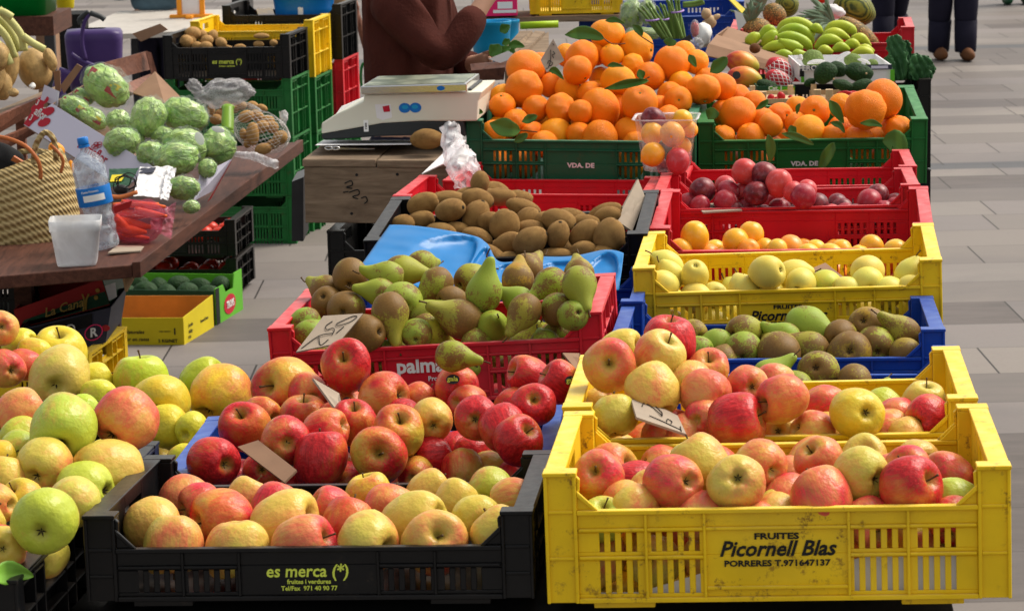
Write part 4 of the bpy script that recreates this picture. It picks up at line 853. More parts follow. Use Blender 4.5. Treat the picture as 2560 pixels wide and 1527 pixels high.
def ell(name, zone, x, y, rx, ry, ang, d, mat, label, cat, group=None, seed=0, a=.06, f=1.3, ridg=0, ry3=None, parent=None, me=None, nu=28, nv=18):
    px, py, _ = nat(zone, x, y); s = ZS[zone][2]/pxm(d)
    pos = at(px, py, d)
    if me is None: mb = blob(nu, nv, lumpy(seed, a, f, ridg)); o = obj(name, mb, M[mat] if isinstance(mat, str) else mat, None, True)
    else: o = obj(name, me, None, None)
    r3 = ry3 if ry3 else min(rx, ry)
    o.matrix_world = basis_at(pos, ang) @ Matrix.Diagonal((rx*s, r3*s, ry*s, 1))
    if label: tag(o, label, cat, group)
    return o
def tubepx(name, zone, pts, r, deps, mat, parent=None, n=8, flat=1, k=4):
    if not isinstance(deps, (list, tuple)): deps = [deps]*len(pts)
    q = smooth3([P(zone, x, y, d) for (x, y), d in zip(pts, deps)], k)
    if isinstance(r, (list, tuple)):
        rr = [v[0] for v in interp([(v,) for v in r], k)]
    else: rr = r
    return obj(name, MB().tube(q, rr, n, flat=flat), M[mat] if isinstance(mat, str) else mat, parent, True)
# ---- more colours
M['straw'] = None
def straw():
    q = NT('woven_straw'); wv = q.n('TexWave'); wv.bands_direction = 'Z'; wv.inputs['Scale'].default_value = 13; wv.inputs['Distortion'].default_value = 1.2; wv.inputs['Detail Scale'].default_value = 2; q.l(q.co(), wv.inputs[0])
    w2 = q.n('TexWave'); w2.bands_direction = 'DIAGONAL'; w2.inputs['Scale'].default_value = 34; w2.inputs['Distortion'].default_value = 1.5; q.l(q.co(), w2.inputs[0]); n = q.noise(8, 4)
    h = q.math('MULTIPLY_ADD', w2.outputs[1], .6, wv.outputs[1]); c = q.mix(q.ramp(h, .3, 1.3), (.24, .16, .06), (.46, .35, .165)); c = q.mix(q.math('MULTIPLY', q.ramp(n, .5, .7), .3), c, (.28, .22, .08))
    q.bump(h, .8, .006); return q.end(c, .75, .3)
M['straw'] = straw()
M['leather'] = simple('tan_leather', (.45, .13, .035), .4, .2)
M['purple'] = simple('purple_plastic', (.055, .030, .13), .38, .12)
M['denim'] = simple('denim', (.10, .17, .22), .85, .35, 9, .2, .4)
M['brownknit'] = None
def knit():
    q = NT('brown_knit'); wv = q.n('TexWave'); wv.inputs['Scale'].default_value = 2.6; wv.inputs['Distortion'].default_value = 9; wv.inputs['Detail'].default_value = 2; wv.inputs['Detail Scale'].default_value = .8; q.l(q.co(), wv.inputs[0]); n = q.noise(90, 3); big = q.noise(5, 3)
    c = q.mix(q.ramp(big, .3, .7), (.048, .013, .010), (.080, .022, .016)); h = q.math('MULTIPLY_ADD', wv.outputs[1], .9, q.math('MULTIPLY', n, .12)); q.bump(h, .8, .03); return q.end(c, .92, .15)
M['brownknit'] = knit()
M['trous'] = simple('dark_trousers', (.014, .013, .026), .85, .25, 5, .2)
M['skin'] = simple('skin', (.50, .28, .19), .5, .1, 8)
M['hair'] = simple('dark_hair', (.03, .018, .012), .6, .3, 20)
M['suede'] = simple('brown_suede', (.13, .05, .018), .8, .2)
M['orangep'] = simple('orange_paint', (.80, .30, .02), .5, .1)
M['pinkc'] = simple('pink_card', (.78, .02, .14), .5, .08)
M['bluebin'] = simple('light_blue_plastic', (.01, .30, .58), .35, .1, 3)
M['basin'] = simple('blue_plastic_basin', (.01, .17, .52), .33, .1, 3)
M['tan'] = simple('tan_root', (.46, .30, .12), .6, .35, 3, .4, .25)
M['stalk'] = simple('pale_stalk', (.55, .53, .20), .5, .25, 8)
M['potato'] = simple('potato_skin', (.44, .25, .09), .7, .25, 4, .3, .2)
M['carrot'] = simple('carrot', (.82, .13, .02), .5, .2, 6)
M['zuc'] = simple('courgette_skin', (.20, .36, .035), .35, .35, 3)
M['avo'] = simple('avocado_skin', (.014, .050, .010), .55, .5, 6, .3, .6)
M['mel'] = simple('netted_melon', (.17, .25, .055), .6, .4, 7, .4, .5)
M['melst'] = simple('striped_melon', (.07, .095, .015), .5, .6, 3, .4, .3)
def striped(name, a, b, sc=4, dist=3, rough=.5):
    q = NT(name); wv = q.n('TexWave'); wv.bands_direction = 'Y'; wv.inputs['Scale'].default_value = sc; wv.inputs['Distortion'].default_value = dist; wv.inputs['Detail'].default_value = 4; q.l(q.co(), wv.inputs[0])
    return q.end(q.mix(wv.outputs[1], a, b), rough, .4)
M['melst'] = striped('striped_melon', (.03, .05, .01), (.22, .22, .025), 2.2, 5)
def mango():
    q = NT('mango_skin'); s = q.n('SeparateXYZ'); q.l(q.co(), s.inputs[0]); n = q.noise(2, 3)
    v = q.math('ADD', q.math('MULTIPLY_ADD', s.outputs[0], .45, .5), q.math('MULTIPLY', q.math('SUBTRACT', n, .5), .7))
    c = q.mix(q.ramp(v, .1, .5), (.50, .04, .03), (.72, .26, .03)); c = q.mix(q.ramp(v, .5, .95), c, (.42, .38, .04)); return q.end(c, .35, .5)
M['mango'] = mango()
M['redf'] = simple('red_fruit_skin', (.52, .03, .04), .4, .3, 3)
M['berry'] = simple('strawberry', (.45, .01, .015), .4, .3, 60)
M['foam'] = simple('foam_net', (.80, .80, .78), .6, .05)
M['ban'] = None
def ban():
    q = NT('green_banana_skin'); n = q.noise(4, 3); n2 = q.noise(40, 3)
    c = q.mix(q.ramp(n, .35, .65), (.24, .38, .02), (.46, .50, .035)); c = q.mix(q.math('MULTIPLY', q.ramp(n2, .62, .7), .4), c, (.12, .12, .02)); return q.end(c, .42, .4)
M['ban'] = ban()
def pine():
    q = NT('pineapple_skin'); v = q.n('TexVoronoi'); v.inputs['Scale'].default_value = 7.5; q.l(q.co(), v.inputs['Vector'])
    c = q.mix(q.ramp(v.outputs[0], .12, .5), (.62, .36, .10), (.10, .08, .03)); n = q.noise(3, 2); c = q.mix(q.math('MULTIPLY', q.ramp(n, .4, .7), .4), c, (.55, .22, .05)); q.bump(v.outputs[0], -.9, .1); return q.end(c, .6, .4)
M['pine'] = pine()
M['crown'] = leafm('pineapple_leaf', (.07, .12, .07), (.20, .28, .18), .5)
M['asp'] = simple('asparagus', (.13, .22, .045), .5, .35, 14)
M['band'] = simple('violet_rubber_band', (.30, .18, .48), .5, .1)
M['ginger'] = simple('ginger_root', (.52, .36, .20), .7, .2, 20)
M['lime'] = simple('lime_plastic', (.35, .52, .01), .4, .1)
M['burlap'] = simple('burlap', (.32, .20, .10), .9, .25, 40)
M['tray'] = simple('blue_moulded_tray', (.007, .17, .46), .32, .12, 6)
M['dateb'] = simple('yellow_date_box', (.62, .49, .008), .5, .12, 5)
M['oran'] = simple('orange_printed_card', (.55, .20, .03), .5, .35, 6)
M['greenc'] = simple('green_printed_card', (.10, .38, .02), .5, .1, 5)
M['dkgreen'] = simple('dark_green_card', (.01, .06, .025), .5, .2, 5)
M['dkblue'] = simple('dark_blue_card', (.03, .032, .055), .5, .15, 5)
M['redc'] = simple('red_card', (.38, .012, .012), .5, .15, 5)
M['lilac'] = simple('lilac_white_card', (.60, .58, .70), .5, .05, 5)
M['gold'] = simple('gold_ink', (.42, .26, .05), .5, .1)
M['bluelab'] = simple('blue_label', (.01, .16, .52), .35, .1)
M['cable'] = simple('black_cable', (.008, .008, .009), .4, .1)
M['tomato'] = simple('tomato_skin', (.55, .03, .01), .25, .15)
M['greenbox'] = simple('green_bin_plastic', (.0, .20, .03), .4, .1, 2)
M['pinkskin'] = M['skin']

# ---- price cards (cardboard, handwriting in felt pen)
def price_card(zone, pts, deps, label, strokes, t=.0035, mat='card', pen=.0008):
    q = [P(zone, x, y, d) for (x, y), d in zip(pts, deps)]
    m = MB(); n = (q[1]-q[0]).cross(q[3]-q[0]).normalized()
    if n.dot(VT) < 0: n = -n
    m.prism(q, -n*t); o = obj('price_card', m, M[mat]); tag(o, label, 'price card', 'cardboard price cards')
    if strokes:
        w_ = MB()
        for st in strokes:
            pts3 = [(q[0]*(1-u)*(1-v)+q[1]*u*(1-v)+q[2]*u*v+q[3]*(1-u)*v)+n*.0006 for u, v in interp(st, 5)]
            w_.tube(pts3, pen, 5)
        obj('handwriting', w_, M['inkb'], o)
    return o
d1 = [(.1, .35), (.2, .2), (.3, .4), (.3, .7)]
price_card('Z3', [(765,45),(1085,205),(1140,325),(815,215)], [4.00,3.93,3.80,3.84], 'cardboard price card lying on the apples of the second yellow crate',
  [[(.28,.25),(.36,.1),(.5,.12),(.62,.3),(.6,.5)], [(.2,.45),(.28,.25),(.46,.28),(.6,.5)], [(.3,.75),(.62,.8),(.92,.9)], [(.66,.7),(.7,.55),(.78,.6),(.74,.72)], [(.93,.7),(.90,.98)]])
price_card('Q6', [(500,918),(795,900),(610,1120),(298,1185)], [4.78,4.80,4.72,4.70], 'white price card stuck in the left corner of the red pear crate',
  [[(.08,.93),(.3,.62),(.62,.60)], [(.3,.62),(.55,.95),(.64,.80)], [(.64,.66),(.6,.5),(.5,.42),(.38,.45),(.28,.32),(.36,.2)], [(.52,.28),(.62,.2),(.80,.08),(.92,.12),(.84,.28),(.6,.36),(.52,.28)], [(.72,.62),(.78,.42)]])
price_card('Z1', [(1555,408),(1690,365),(1940,560),(1860,640)], [4.10,4.10,3.99,3.97], 'plain brown price card wedged between red apples at the left', None, mat='cardb')
price_card('Z2', [(372,-40),(545,60),(560,125),(520,160)], [4.35,4.33,4.24,4.22], 'thin pale price card standing beside the highest red apple', None)
price_card('M2', [(415,402),(690,395),(795,450),(490,468)], [6.30,6.30,6.14,6.14], 'grey price card resting on the rim of the purple plum crate',
  [[(.25,.5),(.3,.25),(.42,.25),(.45,.5),(.38,.75),(.27,.7),(.25,.5)], [(.55,.2),(.6,.6),(.72,.7),(.8,.4)], [(.15,.2),(.2,.7)]])
price_card('M4', [(840,218),(945,420),(780,532),(722,415)], [7.20,7.18,7.16,7.18], 'tall diamond-shaped price card standing in the left orange heap',
  [[(.58,.78),(.52,.68),(.62,.62),(.82,.86),(.74,.94)], [(.2,.35),(.38,.46),(.62,.62)], [(.62,.62),(.75,.55),(.82,.62),(.78,.74),(.66,.7)], [(.35,.28),(.5,.25),(.45,.38),(.62,.4)], [(.1,.12),(.22,.1)]], pen=.0009)
price_card('M3', [(2110,205),(2165,345),(2065,600),(1945,515)], [6.02,6.0,5.85,5.86], 'torn brown cardboard piece leaning in the right end of the kiwi crate', None, t=.006)
price_card('M2', [(1440,860),(1588,975),(1480,985),(1295,922)], [5.58,5.55,5.50,5.52], 'brown price card among the yellow pears', None, mat='cardb')
price_card('Q7', [(375,1192),(500,1195),(520,1215),(480,1320)], [4.60,4.60,4.56,4.5], 'brown card tucked beside the right end of the red apple crate', None, mat='cardb')

# ---- blue moulded tray behind the pears
def tray():
    A = P('M3', 232, 556, 5.58); B_ = P('M3', 1995, 760, 5.42); C0 = P('M3', 0, 830, 5.40); 
    q = [(225,555,5.62),(840,625,5.60),(960,705,5.58),(1080,830,5.5),(1400,802,5.52),(1820,755,5.50),(2000,762,5.46)]
    b = [(-25,905,5.36),(560,1060,5.30),(800,1080,5.28),(1080,1090,5.28),(1400,1080,5.26),(1760,1090,5.26),(1965,1040,5.30)]
    tp = smooth3([P('M3', x, y, d) for x, y, d in q], 8); bt = smooth3([P('M3', x, y, d) for x, y, d in b], 8); n = len(tp)-1
    cups = [(.17, .45), (.36, .5), (.53, .5), (.72, .55), (.88, .5)]
    def f(u, v):
        i = u*n; k = min(int(i), n-1); fr = i-k; a = tp[k].lerp(tp[k+1], fr); c = bt[k].lerp(bt[k+1], fr); p = a.lerp(c, v)
        dd = 0
        for (cu, cv) in cups:
            r = math.hypot((u-cu)/.085, (v-cv)/.42); dd = max(dd, max(0, 1-r**3)**.6 if r < 1 else 0)
        return p+Vector((0, 1, -.3))*(.030*dd)+Vector((0, .004*math.sin(u*40+v*5), .003*math.sin(u*23)))+VT*(.006*mnoise.noise(p*26))
    o = obj('moulded_tray', MB().grid(110, 30, f), M['tray'], None, True); solid(o, .0015)
    tag(o, 'shiny blue moulded fruit tray with round cups standing behind the pears', 'tray')
tray()

# ---- punnet of mixed plums on the crate corner
def punnet():
    c = at(1668, 425, 6.62); t = thing('plastic_punnet', 'clear square punnet of yellow and red plums standing on the crate corners', 'punnet', level_at(c, -.12))
    s = 6.62/PXF; w0, w1, h = 58*s, 76*s, 133*s
    def ring(w, z, n=10):
        out = []
        for k in range(4):
            cx, cy = [(1, 1), (-1, 1), (-1, -1), (1, -1)][k]
            for j in range(n):
                a = math.pi/2*k+math.pi/2*j/(n-1); r = w*.32; out.append(Vector((cx*(w-r)+r*math.cos(a), cy*(w-r)+r*math.sin(a), z)))
        return out
    m = MB(); rs = [ring(w0*.7, 0), ring(w0*.94, .004), ring(w0, .012)]+[ring(w0+(w1-w0)*k/6, .012+(h-.012)*k/6) for k in range(1, 7)]; n = len(rs[0])
    for r in rs: 
        for v in r: pass
    vs = [v for r in rs for v in r]; fs = [(i*n+k, i*n+(k+1) % n, (i+1)*n+(k+1) % n, (i+1)*n+k) for i in range(len(rs)-1) for k in range(n)]
    vs = [v*1 for v in vs]; m.add(vs, fs+[tuple(range(n-1, -1, -1))]); obj('basket', m, M['punnet'], t, True)
    m = MB(); R1_, R2_ = ring(w1, h), ring(w1+.007, h+.002); m.add(R1_+R2_, [(k, (k+1) % n, n+(k+1) % n, n+k) for k in range(n)]); o = obj('rim', m, M['filmw'], t, True); solid(o, .002)
    w_ = [('A3',1045,1148,98,'A',6.56),('A3',1230,1195,92,'P',6.55),('A3',1190,1000,98,'A',6.58),('A3',1040,990,88,'A',6.64),('A3',1260,1090,76,'A',6.66),('A3',1050,890,90,'D',6.66),('A3',1265,885,76,'A',6.66),('A3',1320,960,60,'A',6.66),('A3',1130,1240,60,'D',6.66)]
    for i, (z, x, y, r, cde, d) in enumerate(w_):
        px, py, rp = nat(z, x, y, r); nm = ['lower left yellow','lower right red','centre yellow','upper left yellow','middle right yellow','purple one at the top left','greenish yellow one at the top right','right edge yellow','dark one at the bottom'][i]
        put_fruit('amber' if cde == 'A' else 'plum', at(px, py, d), min(rp, 31)*d/PXF, cde, vdir(rnd.uniform(-1, 1), .5, rnd.uniform(-1, .3)), rnd.uniform(0, 6), f'{nm} plum inside the clear punnet'.replace('one ', '').replace('  ', ' ') if 'one' not in nm else f'{nm} inside the clear punnet of plums', 'plums in the clear punnet')
punnet()

# ---- citrus leaves on twigs
def leaf(pts, wmax, label, curl=.35, mat='leaf', name='leaf', group='citrus leaves among the oranges', twig=None, cat='leaf', side=None):
    q = smooth3(pts, 5); n = len(q)-1; ln = sum((q[i+1]-q[i]).length for i in range(n))
    def f(u, v):
        k = min(int(u*n), n-1); fr = u*n-k; p = q[k].lerp(q[k+1], fr); t = (q[k+1]-q[k]).normalized(); s = t.cross(side if side else VT).normalized()
        wd = wmax*math.sin(math.pi*min(1, u*.97+.015))**1.0*(1-.25*u); a = (v-.5)*2
        return p+s*(a*wd)+VT*(abs(a)*wd*curl)+VU*(.12*wd*math.sin(u*9+a*2))
    o = obj(name, MB().grid(16, 8, f), M[mat], None, True); solid(o, .0006); tag(o, label, cat, group)
    if twig: obj('twig', MB().tube(smooth3(twig, 4), .0016, 6), M['stem'], o, True)
    return o
def lf(zone, pts, wd, label, d, **kk):
    s = ZS[zone][2]*d/PXF; d -= .03; leaf([P(zone, x, y, d+(dd[0] if dd else 0)) for x, y, *dd in pts], wd*s*1.2, label, **kk)
lf('M4', [(1320,215),(1150,165),(950,180)], 62, 'long dark leaf on top of the left orange heap', 7.24, twig=[P('M4',1320,215,7.24),P('M4',1400,265,7.22),P('M4',1520,262,7.22)])
lf('M4', [(1330,48),(1420,40),(1515,75)], 26, 'small leaf lying on the topmost orange', 7.22)
lf('M4', [(1590,85),(1650,140),(1680,190)], 34, 'rolled leaf on a twig right of the topmost orange', 7.26, twig=[P('M4',1590,90,7.26),P('M4',1640,170,7.25),P('M4',1780,265,7.27)])
lf('M4', [(1945,210),(1930,290)], 60, 'round leaf at the top of the right oranges of the left heap', 7.22)
lf('M4', [(2120,365),(2150,420),(2190,485)], 34, 'small folded leaf right of the big smooth orange', 7.2)
lf('M4', [(2480,390),(2400,470),(2320,535)], 62, 'pointed leaf between the left orange heap and the mangoes', 7.3)
lf('M4', [(1740,610),(1560,640),(1320,690)], 40, 'long curled leaf across the middle of the left orange heap', 7.06, curl=.8, twig=[P('M4',1640,560,7.07),P('M4',1690,600,7.06),P('M4',1750,575,7.05)])
lf('M4', [(1650,505),(1670,560),(1690,590)], 40, 'short leaf above the long curled leaf in the left heap', 7.08)
lf('M4', [(1350,470),(1420,462),(1510,478)], 22, 'thin leaf behind the wide centre orange of the left heap', 7.2)
lf('M4', [(800,520),(860,520),(940,600)], 30, 'twisted leaf under the diamond-shaped price card', 7.12, curl=.8)
lf('M4', [(530,1080),(400,1060),(240,1010)], 85, 'broad glossy leaf in the front left corner of the left orange crate', 7.06, twig=[P('M4',530,1080,7.06),P('M4',600,1085,7.05),P('M4',690,1095,7.04)])
lf('M4', [(690,940),(620,970),(545,1000)], 40, 'small leaf above the broad glossy leaf', 7.06)
lf('M4', [(600,1110),(540,1150),(470,1190)], 38, 'narrow leaf below the broad glossy leaf', 7.06)
lf('M4', [(180,910),(100,900),(10,935)], 34, 'shrivelled dark leaf on the left rim of the left orange crate', 7.16, curl=1.0)
lf('B2', [(1560,750),(1640,880),(1740,1040)], 62, 'drooping pale leaf between two big oranges in the right crate', 7.18, curl=.5)
lf('B2', [(800,745),(740,800),(640,870)], 36, 'folded leaf above the front oranges of the right crate', 7.2, curl=.9)
lf('B2', [(130,850),(100,910),(60,990)], 85, 'dark leaf on the left rim of the right orange crate', 7.2)
lf('A4', [(240,770),(220,800),(215,850)], 16, 'tiny upright leaf in the right orange crate', 7.26)
lf('A4', [(170,930),(180,970),(205,1010)], 32, 'leaf beside the yellow-orange fruit of the right crate', 7.08)
lf('A4', [(340,1075),(220,1020),(100,990)], 28, 'long narrow leaf over the left front rim of the right crate', 7.06)
lf('A4', [(0,1000),(20,1100),(15,1210)], 36, 'leaf hanging outside the left front of the right crate', 7.10)
lf('A4', [(490,1060),(440,1150),(375,1280)], 42, 'leaf hanging down the centre front of the right crate', 7.10)
lf('A4', [(850,1050),(950,1060),(1010,1190)], 78, 'wide wavy leaf hanging over the right front rim of the right crate', 7.10, curl=.2)
lf('A4', [(680,915),(780,915),(850,940)], 24, 'thin dark leaf between the front oranges of the right crate', 7.1)
lf('A4', [(460,910),(530,930),(570,990)], 22, 'small dark leaf below the drooping pale leaf', 7.1)

leaf([at(-20, 1448, 3.36), at(30, 1428, 3.40), at(84, 1440, 3.42)], .016, 'bright green leaf lying on the front rim of the bottom left crate', mat='leafl', group=None, curl=.6)
# ---- crumpled plastic bag on the red crate corner
def crumple(name, pts, deps, rad, mat, label, cat, seed=1, zone='A2', amp=.35, group=None, parent=None):
    q = smooth3([P(zone, x, y, d) for (x, y), d in zip(pts, deps)], 6); s = ZS[zone][2]*deps[0]/PXF
    rr = [v[0]*s for v in interp([(v,) for v in rad], 6)]
    m = MB(); m.tube(q, rr, 26, cap=False)
    m.v = [tuple(Vector(p)+Vector((mnoise.noise(Vector(p)*70+Vector((seed, 0, 0))), mnoise.noise(Vector(p)*70+Vector((0, seed, 3))), mnoise.noise(Vector(p)*70+Vector((0, 5, seed)))))*(amp*max(rr)*1.1)) for p in m.v]
    o = obj(name, m, M[mat], parent, True)
    if label: tag(o, label, cat, group)
    return o
crumple('plastic_bag', [(1450,930),(1460,1080),(1530,1220),(1560,1340)], [6.78,6.74,6.68,6.64], [62,78,112,92], 'filmw', 'crumpled clear plastic bag hanging over the corner of the red crate', 'plastic bag', 3)
slabpx('sheet', 'A2', [(1490,1040),(1560,1040),(1420,1200),(1230,1290)], [7.0,7.0,6.9,6.85], .003, 'paper'); top(bpy.data.objects['sheet'], 'white paper edge sticking out along the left side of the red crates', 'paper')
bpy.data.objects['sheet'].name = 'paper_sheet'

# ---- wooden box, scale and what stands on it
bx = Matrix.Translation(at(756, 398, 6.98)) @ Matrix.Rotation(-.1, 4, 'Z') @ Matrix.Rotation(.015, 4, 'Y')
t = thing('wooden_box', 'old weathered wooden box with scribbled marks carrying the weighing scale', 'box', bx)
m = MB(); m.box(.004, .40, 0, .018, -.165, -.021); obj('front_board', m, M['woodold'], t, bevel=.002)
m = MB(); m.box(0, .19, -.003, .36, -.02, 0); obj('top_board', m, M['woodold'], t, bevel=.003)
m = MB(); m.box(.193, .41, -.005, .36, -.021, -.001); obj('top_board', m, M['woodold'], t, bevel=.003)
m = MB(); m.box(.004, .022, .0181, .35, -.165, -.021); obj('side_board', m, M['woodold'], t); m = MB(); m.box(.382, .40, .0181, .35, -.165, -.021); obj('side_board', m, M['woodold'], t)
m = MB()
def stroke(pts, r=.0016): m.tube([(x, -.0012, z) for x, z in interp(pts, 4)], r, 5)
stroke([(.108,-.062),(.125,-.055),(.128,-.066),(.112,-.072),(.128,-.075)]); stroke([(.120,-.085),(.142,-.078),(.145,-.090),(.128,-.096),(.142,-.102)]); stroke([(.150,-.100),(.162,-.096),(.166,-.107),(.158,-.114)]); stroke([(.104,-.085),(.118,-.083)])
for (x, z) in ((.140, -.04), (.245, -.038), (.125, -.14)): m.add([(x+.004*math.cos(a), -.0012, z+.004*math.sin(a)) for a in [k*math.pi/4 for k in range(8)]], [tuple(range(8))[::-1]])
obj('marks', m, M['inkb'], t)
# scale
sc0 = at(803, 352, 7.14); sc = Matrix.Translation(sc0) @ Matrix.Rotation(-.12, 4, 'Z') @ Matrix.Rotation(-.015, 4, 'Y')
t = thing('weighing_scale', 'cream and dark grey retail scale with a steel platter on the wooden box', 'scale', sc)
s_ = 7.14/PXF
def prof(pts, y0, y1, mat, name, bev=.004):
    m = MB(); m.prism([((x-803)*s_, y0, (352-y)*s_) for x, y in pts], (0, y1-y0, 0)); obj(name, m, M[mat], t, bevel=bev)
prof([(804,335),(806,308),(850,283),(915,257),(917,239),(1215,239),(1205,262),(1200,312),(1160,312),(1060,309),(960,312),(880,324)], 0, .30, 'cream', 'housing')
prof([(803,336),(805,350),(870,349),(950,345),(1150,345),(1168,352),(1165,312.5),(1060,309.5),(960,312.5),(880,324.5)], .003, .29, 'dgrey', 'base')
prof([(925,238),(1185,238),(1185,234),(925,234)], .03, .26, 'dgrey', 'pillar', 0)
pl = obj('platter', MB().box((913-803)*s_, (1180-803)*s_, -.02, .24, (352-237)*s_, (352-216)*s_), M['chrome'], t, bevel=.003)
m = MB(); m.box((921-803)*s_, (1172-803)*s_, -.012, .232, (352-216)*s_+.0004, (352-216)*s_+.0010)
q = NT('green_steel_platter'); n = q.noise(14, 5); c = q.mix(q.ramp(n, .42, .6), (.055, .085, .04), (.30, .33, .22)); obj('platter_face', m, q.end(c, .3, .5, Metallic=.5), t)
def disc(name, x, y, rx, ry, mat, dy=-.0008):
    m = MB(); m.prism([((x+rx*math.cos(a)-803)*s_, dy, (352-y-ry*math.sin(a))*s_) for a in [k*math.pi/12 for k in range(24)]], (0, .0006, 0)); obj(name, m, M[mat], t)
disc('sticker', 1019, 275, 15, 12.5, 'bluelab'); disc('sticker', 1046, 275, 15, 12.5, 'bluelab'); disc('sticker_mark', 1020, 273, 8, 5, 'bluebin', -.0016); disc('sticker_mark', 1045, 273, 8, 5, 'bluebin', -.0016)
m = MB(); m.prism([((x-803)*s_, -.0006, (352-y)*s_) for x, y in [(944,264),(984,264),(986,298),(962,304),(947,298)]], (0, .0006, 0)); obj('label_sticker', m, M['paper'], t)
m = MB(); m.prism([((x-803)*s_, -.0006, (352-y)*s_) for x, y in [(913,303),(925,303),(925,332),(913,332)]], (0, .0006, 0)); obj('label_sticker', m, M['wht'], t)
lettering('sticker_print', [('8 0500', .006, 0, 0, M['inkb'], .02, 0, 1)], t, Matrix.Translation(((919-803)*s_, -.0012, (352-318)*s_)) @ FRONT @ Matrix.Rotation(math.pi/2, 4, 'Z'))
m = MB()
m.prism([((x-803)*s_, -.0014, (352-y)*s_) for x, y in [(963,270),(980,267),(982,283),(966,284)]], (0, .0005, 0)); obj('sticker_print', m, M['inkr'], t)
disc('platter_badge', 1115, 226, 10, 6, 'bluelab', -.0212)
# kiwi on the box, scissors, sheet of paper under the scale
put_fruit('kiwi', at(1066, 348, 7.02), 29*7.02/PXF, 'K', vdir(1, 0, .25), 1, 'big single kiwi lying on the wooden box in front of the scale', 'single kiwi', scale=(1, 1, 1.12))
o = slabpx('paper_sheet', 'A2', [(500,1040),(1160,1040),(1150,1072),(440,1078)], [7.35,7.35,7.05,7.05], .001, 'paper'); top(o, 'white paper sheet lying under the weighing scale', 'paper')
o = slabpx('paper_bag', 'A2', [(640,790),(815,715),(815,780),(560,900)], [7.5,7.6,7.6,7.45], .002, 'paper'); top(o, 'white paper bag behind the left end of the scale', 'paper bag')
t = thing('scissors', 'small scissors lying on the front edge of the wooden box', 'scissors', P('A2', 560, 1100, 6.99))
for xx in (540, 590):
    pts = [P('A2', xx+30*math.cos(a), 1101+11*math.sin(a), 7.0) for a in [k*math.pi/6 for k in range(13)]]; o = obj('handle', MB().tube(pts, .0018, 5, False), M['chrome'], None, True); o.parent = t; o.matrix_parent_inverse = t.matrix_world.inverted()
o = slabpx('blade', 'A2', [(600,1096),(880,1104),(880,1110),(600,1112)], 7.0, .002, 'chrome'); o.parent = t; o.matrix_parent_inverse = Matrix.Translation(t.matrix_world.translation).inverted()
# black crates carrying the wooden box
for i in range(4):
    p = at(817, 566, 6.93); crate('KX%d' % i, ['black crate directly under the wooden box', 'second black crate under the wooden box', 'third black crate down under the wooden box', 'lowest black crate under the wooden box'][i], 'blk', 'deep', Matrix.Translation((p.x, p.y, p.z-.012-i*.19)) @ Matrix.Rotation(-.1, 4, 'Z'), bev=0)
o = slabpx('metal_case', 'A2', [(265,1350),(352,1315),(352,1790),(265,1790)], [7.3,7.3,7.3,7.3], .2, 'steel'); top(o, 'grey metal case standing left of the wooden box', 'case')
# ================================================================== back of the right-hand display
def setp(o, par):
    mw = o.matrix_world.copy(); o.parent = par; o.matrix_parent_inverse = par.matrix_world.inverted(); o.matrix_world = mw; return o
bpy.context.view_layer.update()
# supports: rough boards carrying the rear boxes
t = thing('market_table', 'wooden boards carrying the mango, avocado and banana boxes', 'table', Matrix.Translation((.15, 7.66, 0)) @ Matrix.Rotation(-.1, 4, 'Z'))
obj('table_top', MB().box(.30, .84, 0, 2.3, .93, .96), M['woodold'], t)
for x in (.36, .78):
    for y in (.08, 2.2): obj('leg', MB().box(x-.025, x+.025, y-.025, y+.025, 0, .9295), M['woodold'], t)
def carton(name, zone, fr, d, depth, mat, label, cat='box', hgt=None, wall=.004, inner=None, yaw=None, parent=None, group=None, strips=None):
    """open carton: fr = front-face quad TL TR BR BL in picture coordinates at distance d"""
    q = [P(zone, x, y, d if not isinstance(d, (list, tuple)) else d[i]) for i, (x, y) in enumerate(fr)]
    u = q[1]-q[0]; back = Vector((-u.y, u.x, 0)).normalized()*depth
    t = thing(name, label, cat, Matrix.Translation(q[3]), group); bpy.context.view_layer.update()
    def pn(nm, a, th, mt):
        m = MB(); m.prism(a, th); o = obj(nm, m, M[mt]); o.parent = t; o.matrix_parent_inverse = t.matrix_world.inverted(); return o
    b1 = back.normalized()*wall; un = u.normalized()*wall
    pn('front_panel', q, b1, mat); pn('back_panel', [p+back for p in q], -b1, inner or mat)
    pn('side_panel', [q[0]+b1*1.01, q[0]+back-b1*1.01, q[3]+back-b1*1.01, q[3]+b1*1.01], un, mat)
    pn('side_panel', [q[1]+b1*1.01, q[1]+back-b1*1.01, q[2]+back-b1*1.01, q[2]+b1*1.01], -un, mat)
    up = (q[0]-q[3]).normalized()*wall
    pn('bottom', [q[3]+b1*1.02+un*1.02, q[2]+b1*1.02-un*1.02, q[2]+back-b1*1.02-un*1.02, q[3]+back-b1*1.02+un*1.02], up, inner or mat)
    return t, q, back
